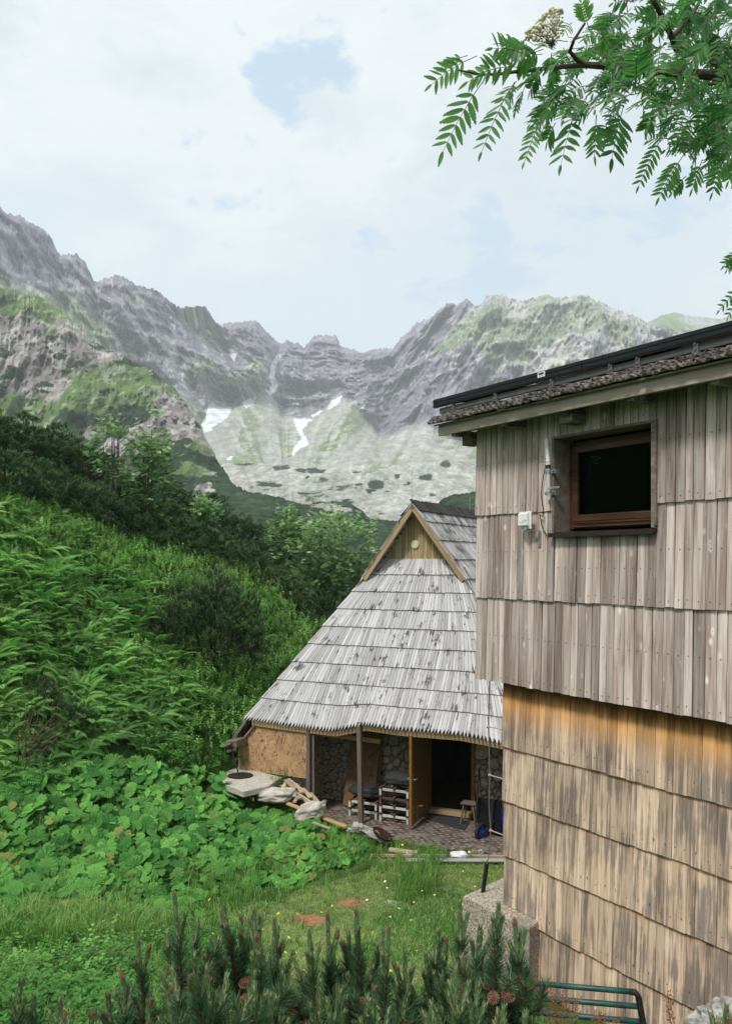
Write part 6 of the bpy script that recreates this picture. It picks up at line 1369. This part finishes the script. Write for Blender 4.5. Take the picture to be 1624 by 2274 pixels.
rowan('rowan_tree', 'light green slim rowan at the left shoulder of the big spreading rowan', 635, 1115, 1250, 95, 31, 4, 2300, True, 12)
rowan('rowan_tree', 'big spreading rowan with pale leaves behind the shed roof', 735, 1135, 1345, 230, 30.5, 5, 9500, False, 60, .33)
# ------------------------------------------------------------ rowan branches hanging in from the upper right
rgr = np.random.default_rng(77)
M_rl = Mat('rowan_leaf', .42, .45)
c = M_rl.mix(M_rl.r, (.020, .10, .030), (.085, .24, .06)); c = M_rl.gain(c, M_rl.rng(M_rl.bl, 0, 1, .75, 1.2)); c = M_rl.mix(M_rl.math('MULTIPLY', M_rl.rng(M_rl.g, .12, .0), .5), c, (.15, .28, .10)); M_rl.col(c)
ct = M_rl.mix(M_rl.r, (.05, .28, .05), (.28, .64, .13)); M_rl.leafy(ct, .42)
M_rbark = plain('rowan_bark', (.085, .055, .042), .7, .3, 0, .35, 60); M_rst = plain('reddish_leaf_stalk', (.14, .07, .04), .6)
rowt = thing('rowan_tree', 'rowan tree whose leafy branches hang into the upper right corner against the sky', 'tree', (3.2, 2.4, -2.4))
def c3(x, y): return 888+x*.4532, y*.4532
def pc(x, y, Y): a, b = c3(x, y); return P(a, b, Y)
bark = MB()
def limb(pts, r0, r1): n = len(pts); tube(bark, pts, [r0+(r1-r0)*k/(n-1) for k in range(n)], 9)
limb([np.array([3.2, 2.4, -2.4]), np.array([3.1, 2.5, -.6]), np.array([2.7, 2.6, .9]), pc(2100, 330, 2.65), pc(1850, 365, 2.6)], .075, .020)
limb([pc(1850, 365, 2.6), pc(1624, 372, 2.55), pc(1450, 362, 2.5), pc(1280, 350, 2.45), pc(1100, 335, 2.42), pc(1000, 322, 2.4), pc(900, 316, 2.38)], .017, .0085)
limb([pc(900, 316, 2.38), pc(800, 325, 2.36), pc(700, 335, 2.33), pc(560, 350, 2.3), pc(480, 362, 2.28), pc(400, 364, 2.26), pc(285, 342, 2.24)], .007, .0022)
limb([pc(900, 316, 2.38), pc(860, 285, 2.36), pc(830, 250, 2.33), pc(850, 195, 2.3), pc(905, 110, 2.28)], .0075, .003)
limb([pc(1624, 372, 2.55), pc(1480, 250, 2.6), pc(1350, 235, 2.55), pc(1330, 180, 2.5), pc(1300, 110, 2.45), pc(1240, 0, 2.4), pc(1180, -120, 2.4)], .012, .006)
limb([pc(1850, 365, 2.6), pc(1700, 420, 2.7), pc(1560, 400, 2.75), pc(1480, 420, 2.7)], .010, .005)
limb([pc(1330, 180, 2.5), pc(1420, 90, 2.5), pc(1500, -60, 2.5)], .008, .004); limb([pc(1350, 240, 2.55), pc(1480, 235, 2.6), pc(1650, 225, 2.7)], .009, .007)
limb([pc(1850, 365, 2.6), pc(1800, 600, 2.6), pc(1650, 690, 2.6), pc(1500, 690, 2.55), pc(1400, 740, 2.5)], .010, .003)
limb([pc(1850, 365, 2.6), pc(1950, 900, 2.6), pc(1800, 1300, 2.5), pc(1680, 1400, 2.45)], .010, .003)
bark.build('trunk', M_rbark.m, rowt)
foli = MB(); stalk = MB()
# serrated leaflet, unit length along +x, slightly folded
lv = []; NSL = 7
for k in range(NSL+1):
    t = k/NSL; w = .165*(math.sin(math.pi*min(t*1.02+.02, 1))**.62)*(1-.25*t); lv.append((t, w))
LV = [(0, 0, 0)]; LF = []
for k, (t, w) in enumerate(lv[1:-1]):
    LV += [(t, 0, -.02*math.sin(t*3)), (t+.035, w, .035), (t+.035, -w, .035), (t-.03, w*.86, .03), (t-.03, -w*.86, .03)]
LV.append((1.0, 0, -.05)); LV = np.array(LV, float); nk = len(lv)-2
LF = [(0, 4, 1, 1), (0, 1, 5, 5), (1, 4, 2, 2), (1, 3, 5, 5)]
for k in range(nk-1):
    a = 1+k*5; b = a+5; LF += [(a, a+1, b+3, b), (a, b, b+4, a+2), (b, b+3, b+1, b+1), (b, b+2, b+4, b+4)]
a = 1+(nk-1)*5; LF += [(a, a+1, len(LV)-1, len(LV)-1), (a, len(LV)-1, a+2, a+2)]
LF = np.array(LF); LG = np.array([0.]+[0., .6, .6, .6, .6]*nk+[.3])
Ms, Ts, tis = [], [], []
def compound(b, tip, nrm, npair, ll, tone, curve=.12, light=0):
    """rowan leaf: stalk from b to tip with paired leaflets, lying across nrm"""
    b = np.asarray(b, float); tip = np.asarray(tip, float); L = np.linalg.norm(tip-b); d = (tip-b)/L; nrm = unit(nrm-d*np.dot(nrm, d)); sd_ = np.cross(nrm, d)
    bow = np.array([0, 0, 1.])*L*curve; pt = lambda t: b+(tip-b)*t+bow*4*t*(1-t)*.5
    tube(stalk, [pt(0), pt(.33), pt(.66), pt(1)], [.0013, .0011, .0009, .0006], 4)
    for j in range(npair+1):
        t = .30+.68*j/npair
        for sg in ((1, -1) if j < npair else (0,)):
            dd = unit(pt(min(t+.05, 1.0))-pt(t-.05)); p = pt(t)
            x = unit(dd*(.75 if sg else 1)+sd_*sg*1.0+nrm*rgr.normal(0, .16)-np.array([0, 0, 1])*.12+rgr.normal(0, .06, 3)); z = unit(nrm+rgr.normal(0, .22, 3)-x*np.dot(nrm, x)); z = unit(z-x*np.dot(z, x)); y = np.cross(z, x)
            l = ll*(1-.35*(j/npair)**2)*(.8 if j == 0 else 1)*rgr.uniform(.88, 1.08)
            Ms.append(np.stack([x, y, z], 1)*l); Ts.append(p); tis.append((np.clip(tone+rgr.normal(0, .1), 0, 1), 0, rgr.random(), 0))
view = np.array([0, -1., 0])
LEAVES = [(375,272,150,415,6,.048,.75),(330,270,200,330,3,.03,.7),(425,368,205,748,7,.062,.8),(560,400,395,750,7,.046,.6),(700,560,605,800,7,.034,.85),(860,540,785,812,5,.052,.35),(1092,520,1035,780,6,.062,.3),(960,560,950,765,6,.042,.75),(1300,640,1165,915,8,.034,.85),
 (1400,740,1265,970,8,.036,.6),(1480,780,1430,925,5,.038,.75),(1600,740,1528,945,6,.038,.5),(925,150,885,10,7,.032,.9),(600,260,450,235,4,.05,.6),(640,240,520,250,4,.055,.65),(480,330,330,400,4,.05,.75),(600,330,410,350,5,.055,.6),(700,240,560,310,4,.06,.7),
 (1240,520,1200,640,5,.045,.6),(1560,600,1600,760,5,.045,.3),(760,600,720,690,4,.05,.6),(1010,600,1000,690,4,.055,.35),(840,110,800,160,4,.03,.7),(1400,860,1330,940,5,.034,.6),(1330,680,1210,690,5,.03,.7)]
for (x0, y0, x1, y1, npair, ll, tone) in LEAVES:
    Y = rgr.uniform(2.15, 2.35); compound(pc(x0, y0, Y), pc(x1, y1, Y+rgr.uniform(-.05, .08)), view+rgr.normal(0, .25, 3), npair, ll, tone)
MASS = [(560,330),(640,250),(760,215),(850,170),(960,110),(1050,40),(1150,-60),(1750,-60),(1750,860),(1600,800),(1540,700),(1400,680),(1300,560),(1200,480),(1060,520),(900,520),(760,560),(700,520),(600,520),(480,430)]
cnt = 0
while cnt < 300:
    x, y = rgr.uniform(480, 1750), rgr.uniform(-60, 860)
    if not bool(inpoly(MASS, np.array([x]), np.array([y]))[0]): continue
    dn = max(0., min(1., (x-500)/500))
    if rgr.random() > .35+.65*dn: continue
    cnt += 1; Y = rgr.uniform(2.15, 2.95); ang = rgr.normal(math.radians(118), .55) if y > 260 else rgr.normal(math.radians(160), .9)
    ln = rgr.uniform(90, 210)*(2.4/Y); x1, y1 = x+math.cos(ang)*ln, y+abs(math.sin(ang))*ln*(1 if rgr.random() < .85 else -1)
    nn_ = unit(view*.6+np.array([0, 0, rgr.uniform(-.2, 1.3)])+rgr.normal(0, .45, 3))
    compound(pc(x, y, Y), pc(x1, y1, Y+rgr.uniform(-.12, .12)), nn_, int(rgr.integers(5, 8)), rgr.uniform(.034, .050), np.clip(rgr.normal(.35, .25), 0, 1))
for (x0, y0, x1, y1) in ((1660,1225,1585,1300),(1650,1250,1600,1320),(1700,1390,1560,1520),(1690,1420,1600,1560),(1720,1440,1650,1540)):
    compound(pc(x0, y0, 2.4), pc(x1, y1, 2.4), view+rgr.normal(0, .3, 3), 5, .026, .5)
q, t3 = LF[LF[:, 2] != LF[:, 3]], LF[LF[:, 2] == LF[:, 3]][:, :3]
Ms = np.array(Ms); Ts = np.array(Ts); tis = np.array(tis); base = foli.n
scatter(foli, LV, q, Ms, Ts, tis, LG); foli.f.append((t3[None]+(np.arange(len(Ts))*len(LV))[:, None, None]).reshape(-1, 3)+base)
fo = foli.build('foliage', M_rl.m, rowt); stalk.build('leaf_stalks', M_rst.m, fo)
# blossom
fl = MB(); ft = MB(); hub = pc(745, 215, 2.3)
for k in range(230):
    x = rgr.uniform(612, 798); yy0 = np.interp(x, [612, 650, 700, 740, 798], [160, 130, 70, 35, 45]); yy1 = np.interp(x, [612, 700, 798], [195, 205, 185])
    y = yy0+(yy1-yy0)*rgr.random()**1.6; Y = 2.3+rgr.uniform(-.06, .06); p = pc(x, y, Y); ball(fl, p, .0048*rgr.uniform(.7, 1.15), 7, 5, tint=(rgr.random(), .5, rgr.random(), 0))
    if k % 5 == 0: m_ = hub*.35+p*.65+rgr.normal(0, .004, 3); tube(ft, [hub+rgr.normal(0, .006, 3), m_, p], [.0009, .0008, .0007], 4)
tube(ft, [pc(740, 240, 2.31), hub], .0018, 5); fm2 = Mat('cream_buds', .7); fm2.col(fm2.mix(fm2.r, (.55, .50, .33), (.80, .79, .68))); fc_ = fl.build('flower_cluster', fm2.m, rowt); ft.build('flower_stalks', plain('brown_flower_stalk', (.16, .12, .05), .7).m, fc_)

# ------------------------------------------------------------ dwarf pines in the foreground
M_nd = Mat('near_pine_needles', .45, .4)
c = M_nd.mix(M_nd.r, (.024, .10, .038), (.21, .34, .14)); c = M_nd.mix(M_nd.math('MULTIPLY', M_nd.g, .25), c, (.12, .22, .11)); c = M_nd.gain(c, M_nd.rng(M_nd.bl, 0, 1, .6, 1.25)); c = M_nd.mix(M_nd.a, c, (.30, .17, .07)); M_nd.col(c); M_nd.leafy(c, .12)
M_cand = Mat('pine_candle', .7, .2); M_cand.col(M_cand.mix(M_cand.g, M_cand.mix(M_cand.r, (.34, .27, .15), (.34, .37, .22)), (.26, .07, .06)))
M_cone = Mat('pine_cone', .8, .2); n_ = M_cone.noise(M_cone.tc, 160, 3); M_cone.col(M_cone.mix(M_cone.r, (.13, .06, .038), (.36, .20, .13)))
M_tw = plain('pine_twig_bark', (.085, .055, .04), .95, .1, 0, .4, 60)
def mkcone(mb, c, ax, L, Rr, rg_):
    ax = unit(ax); u = unit(np.cross(ax, (.3, .1, 1))); v = np.cross(ax, u)
    ball(mb, c, (L*.5, Rr*.8, Rr*.8), 10, 8, None, (ax, u, v), tint=(0, 0, 0, 0))
    k = 0
    for i in range(9):
        t = (i+.5)/9; rr = Rr*math.sin(math.pi*(.12+.83*t))**.7; n = 9
        for j in range(n):
            a = 2*math.pi*(j+.5*(i % 2))/n; d = u*math.cos(a)+v*math.sin(a); tn_ = -u*math.sin(a)+v*math.cos(a); p = c+ax*L*(t-.5)+d*rr*.78; w = rr*.34
            mb.add([p-tn_*w, p+ax*-.003+d*.001, p+tn_*w, p+d*.006+ax*.006, p+d*.001+ax*.004], [(0, 1, 3), (1, 2, 3), (0, 3, 4), (3, 2, 4)], tint=(rg_.random()*.8+.2, 0, 0, 0))
def near_pine(stems, label, seed, fine=1.0):
    """stems: (x, y_top, Y, has_cone)"""
    rg_ = np.random.default_rng(seed); x0, y0, Y0 = stems[0][:3]; mx = np.mean([(s_[0]-CX)/F*s_[2] for s_ in stems]); my = np.mean([s_[2] for s_ in stems]); gb_ = float(gz(np.array([mx]), np.array([my+.1]))[0])
    t = thing('dwarf_pine', label, 'dwarf pine', (mx, my+.1, gb_), 'dwarf pines along the bottom edge'); base = np.array([mx, my+.1, gb_]); tw, nm = MB(), MB(); cands = []; cones = []
    def candle(p, d, L, red, tone):
        cb_ = MB(); d = unit(d); q = p+d*L; n0 = cb_.n
        tube(cb_, [p, p+d*L*.5, p+d*L*.93], [.0055, .0055, .0042], 6, tint=(rg_.random(), .0, .5, 0))
        nb = 5 if red else 2
        for k in range(nb): o = rg_.normal(0, .0035, 3); tube(cb_, [p+d*L*.9, q+o*.8+d*.004, q+o*1.4+d*.016], [.0032, .0044, .001], 6, tint=(.5, 1. if red else .35, .5, 0))
        needles(nm, p, q, 2200*fine, .028, .0021, .36, tone, rg_); cands.append(cb_)
    def shoot(a, b, dens, ln=.056, ang=1.0, tone=.18): tube(tw, [a, b], [.0055, .0042], 6); needles(nm, a, b, dens*fine*rg_.uniform(.6, 1.1), ln*rg_.uniform(.75, 1.15), .0023, ang*rg_.uniform(.75, 1.15), tone+rg_.uniform(-.1, .15), rg_, brown=(.9 if rg_.random() < .04 else .08))
    for (x, yt, Y, cone) in stems:
        tip = P(x, yt, Y); main = base+(tip-base)*np.array([1, 1, 0])*.55; CL = rg_.uniform(.12, .17)*(1.25 if cone > 1 else 1); d0 = unit(np.array([rg_.normal(0, .09), rg_.normal(0, .07), 1]))
        top = tip-d0*CL; candle(top, d0, CL, cone > 1 or rg_.random() < .35, rg_.uniform(.75, 1))
        for k in range(int(rg_.integers(2, 5))): a = rg_.uniform(0, 6.28); dd = unit(d0+np.array([math.cos(a), math.sin(a), 0])*.34); candle(top-d0*.01, dd, CL*rg_.uniform(.5, .85), rg_.random() < .15, rg_.uniform(.65, 1))
        cur = top; lev = 0; seg = rg_.uniform(.17, .22); zend = gb_+.1
        while cur[2]-seg > zend and lev < 7:
            nxt = cur-unit(d0*1.0+(cur-np.append(main[:2], cur[2]-seg))*.35*np.array([1, 1, 0]))*seg
            tube(tw, [nxt, cur], [.0065+.0025*(lev+1), .0065+.0025*lev], 7)
            needles(nm, nxt, cur, (2400 if lev == 0 else 1300 if lev == 1 else 400)*fine, .060, .0023, 1.0, .16, rg_)
            nb = int(rg_.integers(4, 6))
            for k in range(nb):
                a = rg_.uniform(0, 6.28); out = np.array([math.cos(a), math.sin(a), 0]); l = (.13+.07*lev)*rg_.uniform(.8, 1.25)
                p1 = nxt+out*l*.6+ZU*l*.25; p2 = nxt+out*l*rg_.uniform(.75, 1.0)+ZU*(l*rg_.uniform(.35, .75)+.03)+rg_.normal(0, .012, 3); tube(tw, [nxt, p1], [.006, .005], 6); shoot(nxt+out*l*.25+ZU*l*.10, p1, 1300, tone=.10)
                shoot(p1, p2, 2000, tone=.2)
                if lev > 1:
                    o2 = unit(np.cross(out, ZU))*rg_.choice((-1, 1)); p3 = p1+o2*l*.35+out*l*.15+ZU*l*.25; shoot(p1, p3, 1900, tone=.2)
                    if rg_.random() < .4: candle(p3, unit(ZU+o2*.3), rg_.uniform(.04, .08), False, rg_.uniform(.4, .65))
                if rg_.random() < (.6 if lev < 2 else .35): candle(p2, unit(ZU+out*.35), rg_.uniform(.045, .10), rg_.random() < .12, rg_.uniform(.55, .95))
            if cone and lev < 2:
                for k in range(1+(cone > 0)): a = rg_.uniform(-2.4, -.75)+k*.5; o = np.array([math.cos(a), math.sin(a), .1]); cones.append((nxt+o*.082+ZU*.01, o))
            cur = nxt; lev += 1; seg = rg_.uniform(.17, .22)
        tube(tw, [np.append(main[:2], gb_), cur], [.03, .0065+.0025*(lev+1)], 8)
    tw.build('stem', M_tw.m, t); nm.build('needles', M_nd.m, t)
    cands.sort(key=lambda m_: -m_.v[0][:, 2].mean())
    for m_ in cands[:70]: m_.build('candle', M_cand.m, t)
    if len(cands) > 70:
        r_ = MB()
        for m_ in cands[70:]: r_.add(np.concatenate(m_.v), [], None, None) if False else [r_.add(v, [tuple(f) for f in fs_], None, ti_) for v, fs_, ti_ in []]
        off = 0
        for m_ in cands[70:]:
            for f in m_.f: r_.f.append(f+r_.n)
            for v, g_, ti_ in zip(m_.v, m_.g, m_.t): r_.v.append(v); r_.g.append(g_); r_.t.append(ti_)
            r_.n += m_.n
        r_.build('small_candles', M_cand.m, t)['kind'] = 'stuff'
    for (c_, o) in cones: m_ = MB(); mkcone(m_, c_, o+ZU*.1, rg_.uniform(.050, .060), rg_.uniform(.021, .025), rg_); m_.build('pine_cone', M_cone.m, t)
    return t
NP = [([(387,1990,3.5,2),(305,2090,3.7,0)], 'tall dwarf pine leader with two brown cones, left of the middle of the foreground'),
 ([(497,2016,3.6,1),(535,2040,3.7,0),(563,2021,3.65,1)], 'dwarf pine with three red tipped shoots just right of the tallest leader'),
 ([(430,2128,2.7,1),(462,2180,2.8,0)], 'nearest dwarf pine shoot with a dark red tuft at the bottom edge'),
 ([(571,2086,3.1,1),(609,2047,3.6,2)], 'dwarf pine with small cones in the middle of the foreground'),
 ([(564,2168,2.8,1),(600,2215,2.9,0)], 'pale greyish dwarf pine shoots low in the middle at the bottom edge'),
 ([(686,2074,3.4,1),(727,2035,3.5,2)], 'dwarf pine with a cone cluster below its twin leaders, right of the middle'),
 ([(791,2030,3.5,2),(773,2075,3.6,0)], 'dwarf pine with two side by side cones, left of the pair before the lawn'),
 ([(863,2066,3.3,2),(899,2120,3.4,0)], 'broad dwarf pine with a large brown cone in front of the lawn'),
 ([(710,2184,2.9,1),(755,2200,3.0,0)], 'low dwarf pine with a crimson tip at the bottom edge, right of the middle'),
 ([(973,2069,3.5,1),(944,2120,3.5,1)], 'dwarf pine leaning by the concrete block, its cone close to the stem'),
 ([(1020,2008,3.6,1),(990,2090,3.6,0)], 'slim dwarf pine directly in front of the concrete block'),
 ([(1106,2013,3.2,1),(1142,2050,3.25,0),(1065,2062,3.3,0),(1170,2160,3.3,0)], 'big dense dwarf pine at the right end, in front of the concrete block corner'),
 ([(272,2172,3.3,1),(240,2215,3.3,0)], 'small dwarf pine with a pale topmost bud left of the tallest leader'),
 ([(46,2180,3.4,0),(75,2215,3.5,0)], 'little dwarf pine in the lower left corner'),
 ([(133,2222,3.0,1),(143,2258,2.8,1),(205,2256,2.9,0)], 'lowest red budded dwarf pine tips near the lower left corner'),
 ([(1165,2258,2.7,1),(1118,2240,2.9,0)], 'dwarf pine tip below the green pipe railing'),
 ([(1612,2238,2.9,0),(1640,2225,2.9,0)], 'dwarf pine tip entering at the lower right corner'),
 ([(1010,2150,2.9,1),(1060,2190,2.9,0)], 'dense low dwarf pine with cones between the broad one and the concrete block'),
 ([(830,2200,2.8,1)], 'low dwarf pine shoots at the bottom edge below the broad pine'),
 ([(370,2190,2.9,0),(330,2230,2.8,0)], 'bushy green dwarf pine tips at the bottom edge under the tallest leader')]
for i, (st_, lab) in enumerate(NP): near_pine(st_, lab, 300+i)
# rusty sorrel stems by the railing
for (x, y, Y, lab, sd) in ((1240, 2180, 7.4, 'rust red sorrel plant in front of the left part of the green railing', 1), (1275, 2205, 7.3, 'shorter rust red sorrel plant near the middle of the green railing', 2), (1330, 2235, 7.2, 'small rust red sorrel sprig low by the third rail', 3), (1500, 2210, 7.1, 'thin sorrel stalk with reddish seeds against the cabin wall', 4)):
    rg_ = np.random.default_rng(sd); b = P(x, 2330, Y); g_ = MB(); h = P(x, y, Y)[2]-b[2]
    for k in range(5 if sd < 4 else 2):
        a = rg_.normal(0, .09); e = b+np.array([a*2.2*h, rg_.normal(0, .05), h*rg_.uniform(.75, 1)]); tube(g_, [b, b*.5+e*.5+rg_.normal(0, .01, 3), e], [.003, .0025, .0015], 4)
        for j in range(42): t_ = rg_.uniform(.35, 1); p = b+(e-b)*t_+rg_.normal(0, .018, 3); ball(g_, p, rg_.uniform(.004, .008), 5, 4)
    tag(g_.build('sorrel_plant', plain('rust_red_seed', (.26, .10, .045), .9).m, loc=tuple(b)), lab, 'plant')
